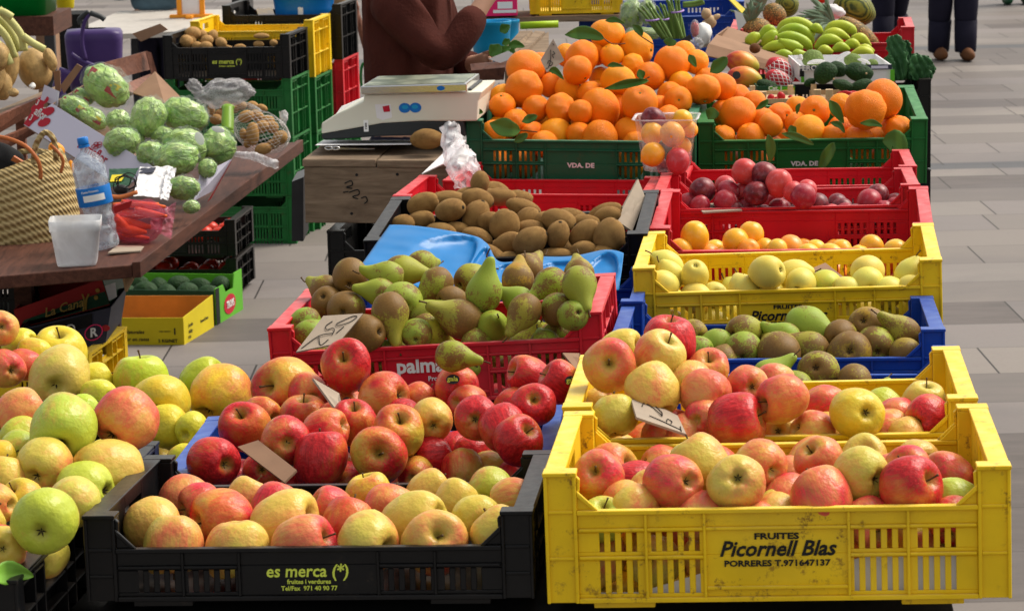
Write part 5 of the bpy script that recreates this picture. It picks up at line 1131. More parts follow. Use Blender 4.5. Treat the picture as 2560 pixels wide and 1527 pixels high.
# wooden punnets with strawberries and chillies
def wooden_punnet(label, zone, x0, x1, ytop, ybot, d, pegs):
    s = ZS[zone][2]*d/PXF; a = P(zone, x0, ybot, d); t = thing('wooden_tray', label, 'tray', Matrix.Translation(a) @ Matrix.Rotation(-.08, 4, 'Z')); W = (x1-x0)*s; Hh = (ybot-ytop)*s
    obj('front_slat', MB().box(0, W, 0, .004, 0, Hh*.55), M['woodlt'], t); obj('back_slat', MB().box(0, W, .22, .224, 0, Hh*.55), M['woodlt'], t)
    obj('bottom', MB().box(0, W, .0041, .2199, 0, .003), M['woodlt'], t)
    for px_ in pegs:
        xx = (px_-x0)*s; obj('corner_post', MB().box(xx, xx+.020, .0045, .024, .0032, Hh*1.35), M['woodlt'], t, bevel=.001)
    for xx in (.004, W-.02): obj('corner_post', MB().box(xx, xx+.016, .203, .2195, .0032, Hh*1.2), M['woodlt'], t)
    return t
wooden_punnet('pale wooden tray with two posts holding strawberries, left of centre', 'B2', 560, 1150, 690, 800, 7.72, [(545), (690)])
wooden_punnet('pale wooden tray with two posts holding red chillies, on the right', 'B2', 1340, 2060, 670, 800, 7.72, [1368, 1515])
for i, (x, y, r) in enumerate([(830,720,50),(960,700,58),(900,750,50),(1080,720,40),(760,760,40),(1010,760,40),(860,790,40)]):
    ell('strawberry', 'B2', x, y, r, r*.85, [60,-50,20,0,30,70,10][i], 7.78+.02*i, 'berry', ['strawberry at the left end of the wooden tray','largest strawberry, upright, in the wooden tray','strawberry in the middle of the wooden tray','strawberry at the right end of the wooden tray','strawberry low at the left of the tray','strawberry low at the right of the tray','strawberry low in the middle of the tray'][i], 'strawberry', 'strawberries in the wooden tray', seed=i)
for i in range(7):
    x0 = 1660+i*42; tubepx('chilli', 'B2', [(x0, 668+(i % 3)*10), (x0+110, 650+(i*7 % 13)), (x0+200, 672)], [9, 13, 3] and [.0035, .0045, .0015], 7.80+.012*i, 'berry')
    o = bpy.context.scene.collection.objects[-1]; tag(o, f'red chilli pepper, {ORD[i+1]} from left in the wooden tray', 'chilli pepper', 'red chillies in the wooden tray')
# mango box with green printed front
t, q, b = carton('produce_box', 'B2', [(660,578),(1135,575),(1135,690),(660,700)], 7.98, .36, 'dkgreen', 'green printed box of mangoes behind the oranges')
o = slabpx('printed_panel', 'B2', [(800,585),(1130,582),(1130,676),(800,684)], 7.974, .001, 'greenc'); setp(o, t)
o = slabpx('printed_panel', 'B2', [(960,630),(1125,600),(1125,676),(920,680)], 7.968, .001, 'dateb'); setp(o, t)
me = text_mesh('Cat. I', .018, M['inkw'], .03); o = obj('lettering', me, None, t); o.matrix_world = Matrix.Translation(P('B2', 885, 605, 7.96)) @ FRONT
o = slabpx('box_flap', 'B2', [(1150,575),(1365,570),(1365,668),(1150,672)], 8.0, .003, 'cloth'); tag(o, 'dark open box end between the mango box and the posts', 'box')
o.name = 'dark_box'
for i, (x, y, rx, ry, an, d, mt, lb) in enumerate([(480,290,215,140,-22,8.24,'mango','red and orange mango, uppermost at the left of the mango box'),(510,460,225,135,-12,8.10,'mango','orange-green mango with a round dark sticker'),(790,580,150,80,-20,8.02,'avo','green mango tip behind the wooden posts'),
      (940,390,200,140,-40,8.22,'redf','red mango wrapped in white foam net, the rear one'),(930,500,180,110,-30,8.06,'redf','red mango wrapped in white foam net, the front one'),(300,620,90,70,0,8.1,'redf','reddish fruit low at the left of the mango box')]):
    o = ell('mango', 'B2', x, y, rx, ry, an, d, mt, lb, 'mango', 'mangoes in the box', seed=i+3, f=.8, a=.12)
    if i == 1:
        s2 = ell('sticker', 'B2', 405, 440, 50, 50, 20, 7.985, 'dgrey', None, None, ry3=1); setp(s2, o)
    if i in (3, 4):
        sc_ = 1.05; m = MB()
        for k in range(12):
            for dirn in (1, -1):
                pts = []
                for j in range(15):
                    ph = math.pi*(.10+.62*j/14); a = 2*math.pi*k/12+dirn*j*.16
                    pts.append((sc_*math.cos(ph), sc_*math.sin(ph)*math.cos(a), sc_*math.sin(ph)*math.sin(a)))
                m.tube([(-p[0]*-1*-1 if False else p[0], p[1], p[2]) for p in pts], .030, 4, False)
        n_ = obj('foam_net', m, M['foam'], o)
        n_.rotation_euler = (0, R(10), 0)
# cardboard box behind
t, q, b = carton('cardboard_box', 'M5', [(1100,258),(1700,455),(1680,500),(1040,330)], [8.55,8.5,8.4,8.4], .30, 'cardb', 'brown open cardboard box behind the mangoes')
o = slabpx('box_flap', 'M5', [(1040,325),(1690,500),(1660,560),(1010,410)], [8.38,8.36,8.34,8.34], .004, 'cardb'); setp(o, t)
ell('fig', 'M5', 1385, 360, 42, 38, 0, 8.33, 'plumd' if 'plumd' in M else 'suede', 'dark purple fig resting on the cardboard box edge', 'fig')
tubepx('twig', 'M5', [(1385,345),(1430,300)], .003, 8.33, 'woodlt'); tag(bpy.data.objects['twig'] if 'twig' in bpy.data.objects else None, None) if False else None
C.objects[-1].name = 'wooden_stick'; tag(C.objects[-1], 'short pale stick standing above the purple fig', 'stick')
# white box with dark rim and avocados in front of it
t, q, b = carton('produce_box', 'B2', [(1195,325),(2335,310),(2360,520),(1205,530)], 8.02, .34, 'paper', 'white box with dark printed rim full of netted melons')
for pts, mt in (([(1190,322),(2338,306),(2338,368),(1190,382)], 'dkblue'), ([(1190,383),(1245,383),(1248,460),(1190,460)], 'cloth'), ([(1205,461),(1245,461),(1250,530),(1210,532)], 'greenc'), ([(2318,370),(2370,370),(2372,520),(2318,520)], 'greenc'), ([(2080,325),(2290,322),(2290,356),(2080,360)], 'lilac')):
    o = slabpx('printed_band', 'B2', pts, 8.012 if mt != 'lilac' else 8.006, .001, mt); setp(o, t)
me = text_mesh('FEROE', .021, M['inkw'], .03, 0, 1.1); o = obj('lettering', me, None, t); o.matrix_world = Matrix.Translation(P('B2', 1315, 355, 8.0)) @ FRONT
for i, (x, y, rx, ry, d) in enumerate([(1355,240,138,118,8.2),(1850,255,112,90,8.22),(2090,300,80,60,8.2)]): ell('melon', 'B2', x, y, rx, ry, 0, d, 'mel', ['round netted green melon at the left of the white box','second netted green melon, half hidden, in the white box','third netted green melon at the right of the white box'][i], 'melon', 'netted melons', seed=i)
for i, (x, y, rx, ry, an) in enumerate([(1400,290,110,55,5),(1720,225,115,60,32),(1990,275,80,40,-20),(1195,240,30,70,-10)]):
    m = MB()
    for k in range(9):
        a = k*math.pi/9; m.tube([(math.cos(math.pi*j/8), .55*math.sin(math.pi*j/8)*math.cos(a), .8*math.sin(math.pi*j/8)*math.sin(a)) for j in range(9)], .10, 5, False)
    o = obj('foam_sleeve', m, M['foam']); px_, py_, _ = nat('B2', x, y); s = .20096*8.1/PXF; o.matrix_world = basis_at(at(px_, py_, 8.08), an) @ Matrix.Diagonal((rx*s, ry*s, ry*s, 1)); tag(o, ['white foam sleeve in front of the left melon','tilted white foam sleeve between the two melons','small white foam sleeve at the right of the melon box','narrow white foam sleeve at the left end of the melon box'][i], 'foam net', 'white foam sleeves')
for i, (x, y, rx, ry, an, d) in enumerate([(1508,412,158,128,35,7.92),(1660,365,120,100,-20,8.0),(1925,405,180,118,-12,7.93),(1745,575,150,72,-18,7.86),(1960,575,150,82,18,7.86),(1320,530,80,50,20,7.94)]):
    o = ell('avocado', 'B2', x, y, rx, ry, an, d, 'avo', ['roundest green avocado standing above the wooden posts','avocado half hidden between the two big ones','large dark avocado with a pale stem scar','long flat avocado behind the right post','smooth avocado beside the biggest orange','avocado just showing left of the posts'][i], 'avocado', 'avocados behind the orange crate', seed=i+9, a=.1)
    if i in (0, 2): s2 = ell('stem_scar', 'B2', [1615,0,2020][i], [487,0,420][i], 12, 12, 0, d-.045, 'ginger', None, None); setp(s2, o)
# bananas
BN = [[(1540,262),(1600,190),(1700,165),(1790,210),(1815,270)], [(1545,268),(1620,225),(1700,215),(1780,265),(1815,330)], [(1530,285),(1620,272),(1700,285),(1770,330),(1800,385)], [(1545,255),(1490,220),(1440,270),(1400,320),(1380,340)], [(1550,262),(1520,260),(1470,300),(1440,345)],
      [(1420,260),(1380,275),(1340,310),(1320,330)], [(1560,300),(1620,330),(1690,350),(1740,360)], [(1440,372),(1520,345),(1620,345),(1690,390)], [(1530,415),(1600,405),(1680,425)], [(1790,212),(1840,212),(1885,245)],
      [(1900,262),(1950,205),(2030,190),(2100,225),(2125,262)], [(1870,305),(1930,258),(2000,250),(2085,290)], [(1830,362),(1890,305),(1960,295),(2035,320)], [(1850,385),(1900,372),(1960,392)], [(1960,375),(2020,350),(2085,372)], [(2050,330),(2110,325),(2165,355)],
      [(2100,285),(2170,285),(2240,345)], [(2090,415),(2170,385),(2230,400),(2260,415)], [(2130,385),(2200,365),(2265,385)], [(1660,425),(1700,405),(1760,400)]]
for gi, (lo, hi, lb, crown) in enumerate([(0, 10, 'left bunch of green-yellow bananas with a pale cut crown', (1530,275)), (10, 20, 'right bunch of green-yellow bananas lying above the avocados', (1895,300))]):
    t = thing('banana_bunch', lb, 'bananas', P('M5', *crown, 8.75), 'bunches of bananas'); bpy.context.view_layer.update()
    for k, pts in enumerate(BN[lo:hi]):
        n = len(pts); d = 8.85-(pts[n//2][1]-150)*.0011; rr = [.007]+[.0172]*(n-2)+[.006]
        o = tubepx('banana', 'M5', pts, rr, d, 'ban', n=10); setp(o, t)
    if gi == 0: o = ell('crown', 'M5', 1528, 275, 22, 26, 20, 8.68, 'ginger', None, None); setp(o, t)
# pineapples
def pineapple(x, y, rx, ry, an, d, label, crown):
    o = ell('pineapple', 'M5', x, y, rx, ry, an, d, 'pine', label, 'pineapple', 'pineapples', f=1, a=.03, nu=30)
    rg = random.Random(int(x)); m = MB()
    if crown:
        cx, cy, ang, L = crown; s = ZS['M5'][2]*d/PXF; base = P('M5', cx, cy, d)
        for k in range(38):
            a = R(ang+rg.uniform(-58, 58)); ll = L*s*rg.uniform(.45, 1.0); dz = rg.uniform(-.5, .7)
            dv = (VR*math.cos(a)+VU*math.sin(a)+VT*dz).normalized(); mid = base+dv*ll*.5+VU*ll*.02; tip = base+dv*ll-VU*ll*rg.uniform(0, .25)+(VR*rg.uniform(-.1, .1))*ll
            q = smooth3([base, mid, tip], 3); w0 = .009
            sd_ = dv.cross(VT).normalized(); vs = []
            for j, p in enumerate(q): wv_ = w0*(1-(j/(len(q)-1))**2)+.0004; vs += [p-sd_*wv_, p+VT*wv_*.5, p+sd_*wv_]
            m.add(vs, [(j*3+e, j*3+e+1, j*3+e+4, j*3+e+3) for j in range(len(q)-1) for e in (0, 1)])
        c = obj('crown', m, M['crown']); solid(c, .0012); bpy.context.view_layer.update(); setp(c, o)
    return o
pineapple(1390, 225, 118, 88, 15, 9.15, 'front left pineapple lying beside the blue crate', (1350, 160, 100, 200))
pineapple(1530, 110, 95, 80, -40, 9.35, 'second pineapple behind the left one', (1440, 40, 120, 120))
pineapple(2155, 255, 190, 78, -38, 9.05, 'long pineapple slanting down behind the right bananas', (1960, 170, 165, 330))
ell('melon', 'M5', 2120, 70, 165, 118, -22, 9.35, 'melst', 'large dark green striped melon above the slanting pineapple', 'melon', 'striped melons', seed=4)
ell('melon', 'M5', 1620, 40, 90, 90, 0, 9.6, 'melst', 'darker striped melon behind the pineapple leaves', 'melon', 'striped melons', seed=5)
ell('plastic_bag', 'M5', 1965, 85, 85, 52, -15, 9.2, 'paper', 'small white printed bag lying between pineapple leaves and striped melon', 'bag', seed=6, a=.25, f=2)
ell('tomato', 'M5', 1875, 2, 42, 26, 0, 9.5, 'tomato', 'red tomato beside the striped melon', 'tomato')
o = slabpx('price_card', 'M5', [(1185,-10),(1215,-20),(1312,70),(1290,100)], [8.98,9.0,9.0,8.98], .003, 'dateb'); tag(o, 'yellow price card stuck beside the pineapples', 'price card')
o = slabpx('paper_sheet', 'M5', [(1232,80),(1290,100),(1320,170),(1262,235)], [8.98]*4, .003, 'paper'); tag(o, 'curled white paper hanging below the yellow price card', 'paper')
# red crate and black crate on the right
p = at(2270, 42, 9.1); K('RB', 'red crate behind the pineapples at the right end of the stall', 'red', 'deep', Matrix.Translation((p.x-.6, p.y-.1, p.z-.02)) @ Matrix.Rotation(-.12, 4, 'Z'), bev=0)
p = at(2236, 200, 8.35); K('KB', 'black crate of cabbage leaves standing beside the paving', 'blk', 'tall', Matrix.Translation((p.x-.38, p.y+.03, p.z)) @ Matrix.Rotation(-.08, 4, 'Z') @ Matrix.Diagonal((.82, 1, 1, 1)), bev=0)
for i in range(3): crate('KC%d' % i, ['black crate second from the top under the cabbage leaves','third black crate down under the cabbage leaves','lowest black crate under the cabbage leaves'][i], 'blk', 'tall', Matrix.Translation((p.x-.38, p.y+.03, p.z-(i+1)*.277)) @ Matrix.Rotation(-.08, 4, 'Z') @ Matrix.Diagonal((.82, 1, 1, 1)), bev=0)
t = thing('cabbage', 'bunch of big dark green crinkled leaves rising from the black crate', 'cabbage', P('A4', 1050, 590, 8.5)); bpy.context.view_layer.update()
def cleaf(pts, wd, d, k):
    q = smooth3([P('A4', x, y, d) for x, y in pts], 5); n = len(q)-1; s = .33684*d/PXF
    def f(u, v):
        i = min(int(u*n), n-1); p = q[i].lerp(q[i+1], u*n-i); tt = (q[i+1]-q[i]).normalized(); sd_ = tt.cross(VT).normalized(); a = (v-.5)*2
        w_ = wd*s*math.sin(math.pi*min(1, u*.80+.10))**.55*(1+.10*math.sin(u*34+k*2)+.07*math.sin(u*71)); return p+sd_*(a*w_)+VT*(w_*(.22*math.sin(a*9+u*14+k)+.3*abs(a)+.25*mnoise.noise(p*60)))
    o = obj('outer_leaf', MB().grid(18, 14, f), M['cab'], None, True); solid(o, .0015); setp(o, t)
cleaf([(960,600),(960,430),(925,265)], 75, 8.42, 1); cleaf([(990,600),(1000,420),(1010,300)], 62, 8.46, 2); cleaf([(1130,600),(1130,480),(1140,410)], 85, 8.40, 3); cleaf([(1180,600),(1200,520),(1235,490)], 40, 8.44, 4)
cleaf([(910,600),(900,480),(880,420)], 40, 8.4, 5); cleaf([(1070,600),(1080,480),(1075,400)], 60, 8.5, 6)
# blue crate with ginger, asparagus, bagged greens
p = at(1459, 49, 10.9); K('BB', 'dark blue crate behind the orange heap', 'blu', 'deep', Matrix.Translation(p) @ Matrix.Rotation(-.06, 4, 'Z') @ Matrix.Rotation(.10, 4, 'X'), bev=0)
p = at(1735, 12, 10.0); K('BC', 'dark blue crate holding ginger root', 'blu', 'deep', Matrix.Translation((p.x-.42, p.y, p.z+.01)) @ Matrix.Rotation(-.06, 4, 'Z') @ Matrix.Rotation(.08, 4, 'X'), bev=0)
t = thing('ginger_root', 'knobbly tan ginger root lying on the blue crate edge', 'ginger', P('M5', 1040, 130, 9.7)); bpy.context.view_layer.update()
for k, (x, y, rx, ry, an) in enumerate([(1025,105,38,42,0),(1055,160,42,50,20),(1095,130,38,20,30),(1015,180,28,28,0)]): o = ell('knob', 'M5', x, y, rx, ry, an, 9.7, 'ginger', None, None, seed=k); setp(o, t)
def spears(label, tops, base, d, bandpt):
    t = thing('asparagus_bundle', label, 'asparagus', P('M5', *base, d), 'bundles of green asparagus'); bpy.context.view_layer.update(); rg = random.Random(int(base[0]))
    for i, (x, y) in enumerate(tops):
        bx_ = base[0]+(i-(len(tops)-1)/2)*15; dd = d+rg.uniform(-.03, .03)
        o = tubepx('spear', 'M5', [(bx_, base[1]), ((bx_+x)/2+3, (base[1]+y)/2), (x, y)], [.0055, .0055, .0068, .0015][:3] and [.0055, .006, .0022], dd, 'asp', n=7); setp(o, t)
        tp = ell('tip', 'M5', x, y+6, 11, 24, math.degrees(math.atan2(base[1]-y, x-bx_))-90, dd, 'asp', None, None, seed=i, a=.2, f=3, nu=8, nv=6); setp(tp, t)
    x, y, rx = bandpt; pts = [P('M5', x+rx*math.cos(a), y+9*math.sin(a)+rx*.12*math.cos(a)*-1, d-.04*math.sin(a)) for a in [k*math.pi/8 for k in range(17)]]
    o = obj('rubber_band', MB().tube(pts, .003, 5, False), M['band']); setp(o, t)
spears('front bundle of green asparagus leaning left', [(530,70),(560,60),(590,40),(610,30),(640,75)], (735,290), 8.35, (630,145,52))
spears('tall upright bundle of green asparagus with a violet band', [(735,0),(765,-10),(795,-5),(820,0),(750,20),(805,15)], (825,290), 8.4, (808,85,48))
spears('dark middle bundle of green asparagus between the two others', [(665,60),(690,40),(715,50)], (770,280), 8.5, (720,140,32))
for k, (pts, lb) in enumerate([([(850,30),(930,22),(1000,5)], 'loose asparagus spear lying in the blue crate, upper'), ([(850,45),(940,40),(1010,20)], 'loose asparagus spear lying in the blue crate, lower')]):
    o = tubepx('asparagus_spear', 'M5', pts, .007, 9.9, 'asp'); tag(o, lb, 'asparagus', 'loose asparagus in the blue crate')
for k, (x, y, rx, ry, mt, lb) in enumerate([(480,110,90,110,'lettuce','bag of green salad leaves standing in clear film behind the oranges'),(590,90,60,90,'lettuce','second clear bag of salad beside the asparagus'),(560,250,140,45,'lettuce','flat clear tray of greens behind the orange heap'),(1000,260,60,90,'foam','white fennel bulb with fine green tops beside the cardboard box')]):
    o = ell(['salad_bag','salad_bag','salad_tray','fennel_bulb'][k], 'M5', x, y, rx, ry, 0, 8.9-.05*k, mt, lb, ['salad bag','salad bag','tray','fennel'][k], seed=k+2, a=.2, f=2, ridg=.15)
    if k < 3:
        o2 = ell('film', 'M5', x, y, rx*1.12, ry*1.12, 0, 8.9-.05*k, 'film', None, None, seed=k+20, a=.25, f=3); setp(o2, o)
m_ = ell('plastic_cup', 'M5', 940, 215, 36, 70, 0, 8.6, 'punnet', 'clear cup of reddish fruit beside the asparagus', 'cup', seed=1, a=.02); o = ell('fruit', 'M5', 940, 220, 28, 55, 0, 8.6, 'redf', None, None, seed=2, a=.3, f=3); setp(o, m_)
o = slabpx('black_card', 'M5', [(830,300),(905,255),(925,300),(860,330)], [8.2]*4, .003, 'dgrey'); tag(o, 'dark card behind the round citrus leaf', 'card')
o = ell('plastic_bag', 'M5', 950, 330, 55, 45, 20, 8.2, 'filmw', 'crumpled clear plastic behind the oranges beside the dark card', 'plastic bag', seed=9, a=.5, f=3)
# shelf, pink box, yellow crate, bins
t = thing('shelf', 'dark wooden shelf plank holding the pink box and the yellow crate', 'shelf', at(1190, 55, 9.9)); bpy.context.view_layer.update(); p = at(1175, 47, 9.9)
o = obj('plank', MB().box(p.x, p.x+.60, p.y, p.y+.32, p.z-.02, p.z+.0), M['woodold']); setp(o, t)
for xx in (p.x+.012, p.x+.12, p.x+.57): o = obj('leg', MB().box(xx, xx+.03, p.y+.10, p.y+.13, 0, p.z-.0205), M['woodold']); setp(o, t)
t2 = thing('pink_box', 'bright pink cardboard box with white printed labels on the shelf', 'box', P('N', 1208, 42, 9.88)); bpy.context.view_layer.update(); a = at(1205, 42, 9.87); b_ = at(1294, 42, 9.87)
o = obj('carton', MB().box(a.x, b_.x, a.y, a.y+.22, a.z, a.z+.16), M['pinkc'], bevel=.002); setp(o, t2)
for x0, x1, y0, y1 in ((1244, 1281, 5, 23), (1233, 1291, 25, 34)):
    q0, q1 = at(x0, y1, 9.865), at(x1, y0, 9.865); o = obj('white_label', MB().box(q0.x, q1.x, a.y-.0012, a.y-.0002, q0.z, q1.z), M['wht']); setp(o, t2)
p = at(1325, 38, 9.95); K('YB', 'yellow crate standing on the rear shelf beside the pink box', 'yel', 'deep', Matrix.Translation((p.x, p.y-.02, p.z+.178)) @ Matrix.Rotation(.0, 4, 'Z') @ Matrix.Diagonal((.56, .7, 1, 1)), bev=0)
lettering('lettering', [('Picornell Blas', .03, .02, -.105, M['inkb'], .024, .32, .95), ('FRUITES', .0115, .0, -.0865, M['inkb'], .035, 0, 1.45)], CRATE['YB']['t'], on_front('YB'))
def bucket(name, x0, x1, y0, y1, d, mat, label, taper=.82, cat='bucket', rim=True, sticker=None):
    a = at((x0+x1)/2, y1, d); s = d/PXF; r1 = (x1-x0)/2*s; h = (y1-y0)*s*1.02; t = thing(name, label, cat, a)
    m = MB(); m.lathe([(0, 0), (r1*taper*.9, 0), (r1*taper, .006), (r1*(taper+(1-taper)*.5), h*.5), (r1*.985, h*.90), (r1*1.0, h*.905), (r1*1.02, h*.99), (r1*1.02, h), (r1*.96, h), (r1*.93, h*.9), (r1*taper*.92, .012), (0, .010)], 40); obj('body', m, M[mat], t, True)
    if sticker:
        u, v, w_, hh = sticker; m = MB(); rr = r1*(taper+(1-taper)*v)+.0015
        m.grid(6, 1, lambda a_, b: Vector((rr*math.sin(u+(a_-.5)*w_), -rr*math.cos(u+(a_-.5)*w_), h*v+(b-.5)*hh))); obj('sticker', m, M['wht'], t)
    return t
bucket('bucket', 1178, 1280, 55, 163, 9.3, 'bluebin', 'light blue plastic bucket behind the brown sweater'); bucket('bucket', 1222, 1300, 52, 135, 9.75, 'bluebin', 'second light blue bucket further behind')
o = tubepx('lime_tube', 'N', [(1300,65),(1396,61)], .0125*1, 9.4, 'lime', k=2); tag(o, 'bright lime green tube lying under the shelf', 'tube')
t = thing('wooden_pallet', 'slanting weathered wooden slats under the shelf left of the oranges', 'pallet', at(1300, 130, 9.0)); bpy.context.view_layer.update()
for pts in ([(1248,137),(1280,120),(1330,77),(1300,78)], [(1285,140),(1305,137),(1362,80),(1338,77)], [(1300,150),(1372,150),(1372,80),(1362,84)]): o = slabpx('slat', 'N', pts, [8.9,8.9,9.3,9.3], .02, 'woodold'); setp(o, t)
t = thing('wooden_stool', 'dark slatted wood seat beside the scale under the leafy greens', 'stool', at(1220, 190, 8.3)); bpy.context.view_layer.update()
for pts in ([(1175,160),(1232,155),(1212,172),(1178,176)], [(1232,155),(1275,150),(1262,168),(1214,172)], [(1178,177),(1262,169),(1260,200),(1178,205)]): o = slabpx('board', 'N', pts, [8.5,8.5,8.3,8.3] if pts[0][1] < 170 else 8.28, .015, 'wooddk'); setp(o, t)
for k, (pts, wd) in enumerate([([(1225,140),(1240,125),(1250,112)], 20), ([(1235,145),(1255,130),(1275,118)], 18), ([(1270,118),(1290,112),(1312,118)], 12), ([(1250,80),(1262,72),(1275,64)], 14), ([(1255,112),(1268,104),(1274,98)], 10), ([(1260,140),(1275,135),(1285,120)], 14)]):
    leaf([at(x, y, 8.45+.02*k) for x, y in pts], wd*8.5/PXF, ['big drooping green leaf on the dark stool','green leaf right of the big drooping one on the stool','leaf lying on the wooden slats','round leaf hanging before the light blue bucket','small leaf between bucket and slats','leaf low at the right of the stool greens'][k], group='green leaves on the dark stool', curl=.5)
o = slabpx('paper_sheet', 'N', [(1222,148),(1270,128),(1296,142),(1250,158)], [8.4]*4, .002, 'paper'); tag(o, 'crumpled whitish paper under the greens on the dark stool', 'paper')
# ================================================================== crate stacks behind on the left
SM = pose(-1.592, 12.7375, -1.0225, -0.1464)
def SL(x, y, z): return SM @ Matrix.Translation((x, y, z))
def low(z): return z
gs = 'crates of the tall stacks'
crate('S0', 'black crate with yellow lettering and potatoes on top of the front stack', 'blk', 'stack', SL(0, 0, 0), group=gs, bev=0)
for i in range(3): crate('S1%d' % i, ['topmost green crate of the front stack, under the black potato crate','middle green crate of the front stack','bottom green crate of the front stack'][i], 'grb', 'tall', SL(0, 0, -.206-i*.274), group=gs, bev=0)
crate('S2', 'yellow crate on top of the second stack', 'yel', 'tall', SL(.02, .43, .03), group=gs, bev=0)
for i in range(3): crate('S3%d' % i, ['upper green crate under the yellow one of the second stack','middle green crate of the second stack','bottom green crate of the second stack'][i], 'grb', 'tall', SL(.02, .43, -.244-i*.26), group=gs, bev=0)
crate('S4', 'black crate on top of the rearmost stack, under the blue basin', 'blk', 'tall', SL(.06, .90, .07), group=gs, bev=0)
crate('S5', 'red crate under the black one of the rearmost stack', 'red', 'tall', SL(.06, .90, -.204), group=gs, bev=0)
for i in range(2): crate('S6%d' % i, ['green crate under the red one of the rearmost stack','bottom green crate of the rearmost stack'][i], 'grb', 'tall', SL(.06, .90, -.478-i*.262), group=gs, bev=0)
lettering('lettering', [('es merca (*)', .030, 0, -.125, ky, .02, .12, .95), ('fruites i verdures', .011, 0, -.145, ky, .02, 0, 1)], CRATE['S0']['t'], on_front('S0'))
for i, (x, y, rx, ry) in enumerate([(1385,310,52,48),(1430,250,62,52),(1580,265,38,42),(1535,305,50,42),(1530,345,50,36),(1640,318,45,38),(1460,340,40,30),(1500,262,40,40),(1420,300,36,44),(1780,350,45,22),(1700,355,40,16)]):
    ell('potato', 'A1', x, y, rx, ry, (i*37) % 60-30, [12.95,13.02,13.02,12.96,12.92,12.93,12.93,13.05,13.0,12.95,12.95][i], 'potato', ['large round potato at the left of the black potato crate','big potato on top of the left potato heap','small upright potato behind the heap near the yellow crate','round potato in the middle of the heap','potato at the front of the heap','pointed potato at the right end of the heap','potato low between the two left ones','potato behind the big one on the heap','potato leaning on the large left one','flat potato lying alone right of the heap','tiny potato edge just right of the heap'][i], 'potato', 'potatoes in the black crate', seed=i)
for i, x in enumerate((1210, 1300, 1385)): ell('onion', 'A2', [20,130,40][i]+60*i*0, [330,320,270][i], [40,30,60][i], [26,26,22][i], 0, 13.02, 'potato', ['potato at the right end of the black crate','upright potato by the right wall of the black crate','pale potato seen inside the yellow crate'][i], 'potato', 'potatoes in the black crate', seed=i)
bucket('basin', 682, 842, -30, 70, 13.75, 'basin', 'big blue plastic basin with a white sticker on the rearmost stack', taper=.84, cat='basin', sticker=(-.05, .48, .17, .055))
o = slabpx('paper_sheet', 'A2', [(0,70),(120,60),(165,190),(60,230)], [13.6]*4, .003, 'paper'); tag(o, 'white and blue wrapping paper left of the blue basin', 'paper')
# burlap sack and wooden leg behind the basin
t = thing('wooden_trestle', 'brown wooden trestle leg behind the rearmost stack', 'trestle', at(880, 250, 14.6)); bpy.context.view_layer.update()
o = tubepx('leg', 'N', [(889,15),(882,100),(868,265)], .022, 14.6, 'woodred', n=6); setp(o, t); o = tubepx('leg', 'N', [(890,30),(915,120)], .02, 15.0, 'woodred', n=6); setp(o, t)
o = tubepx('rail', 'N', [(845,20),(895,12)], .03, 14.5, 'woodred', n=6); setp(o, t)
ell('burlap_sack', 'N', 850, 2, 22, 36, 0, 14.2, 'burlap', 'light brown burlap sack behind the blue basin', 'sack', seed=3)
t = thing('hand_truck', 'small green wheeled trolley with a white bag behind the brown sweater', 'trolley', at(915, 228, 11.5)); bpy.context.view_layer.update()
pts = [at(909+7*math.cos(a), 192+33*math.sin(a), 11.5) for a in [k*math.pi/12 for k in range(25)]]; o = obj('wheel', MB().tube(pts, .006, 6, False), M['grb']); setp(o, t)
o = slabpx('bag', 'N', [(910,115),(930,110),(932,165),(916,165)], 11.6, .05, 'paper'); setp(o, t); o = slabpx('side_pocket', 'N', [(914,166),(930,166),(930,205),(918,212)], 11.6, .04, 'dateb'); setp(o, t)
o = tubepx('leg', 'N', [(920,205),(925,262)], .006, 11.6, 'steel'); setp(o, t)

# ================================================================== left table and what is on and under it
TZ = .80
A = atz(329, 662, TZ); B_ = atz(742, 355, TZ); Cc = atz(0, 690, TZ); dirx = (Cc-A).normalized(); far = B_-A
t = thing('stall_table', 'dark varnished wooden table carrying lettuces, basket and bottle', 'table', Matrix.Translation((A.x, A.y, 0))); bpy.context.view_layer.update()
q = [A, B_, B_+dirx*1.35, A+dirx*1.35]; m = MB(); m.prism(q, (0, 0, -.036)); o = obj('table_top', m, M['wooddk'], bevel=.003); setp(o, t)
m = MB(); e = far.normalized()*.0; n_ = dirx*-1
m.prism([A+n_*.001+Vector((0,0,-.037)), B_+n_*.001+Vector((0,0,-.037)), B_+n_*.024+Vector((0,0,-.037)), A+n_*.024+Vector((0,0,-.037))], (0, 0, .044)); o = obj('edge_board', m, M['wooddk'], bevel=.002); setp(o, t)
for (u, v) in ((.50, .75), (.62, 2.3), (1.2, .1), (1.2, 2.3)):
    p = A+dirx*u+far.normalized()*v; o = obj('leg', MB().box(p.x-.025, p.x+.025, p.y-.025, p.y+.025, 0, TZ-.0365), M['wooddk']); setp(o, t)
o = slabpx('torn_cardboard', 'Q5', [(905,540),(1010,470),(1000,640),(945,740)], [7.34,7.5,7.5,7.36], .006, 'burlap'); tag(o, 'torn brown paper hanging at the near corner of the dark table', 'paper')
o = slabpx('torn_cardboard', 'Q5', [(860,800),(900,790),(860,1010),(835,990)], [7.9,7.9,7.9,7.9], .006, 'burlap'); tag(o, 'narrow torn brown paper hanging beside the dark grey box', 'paper')
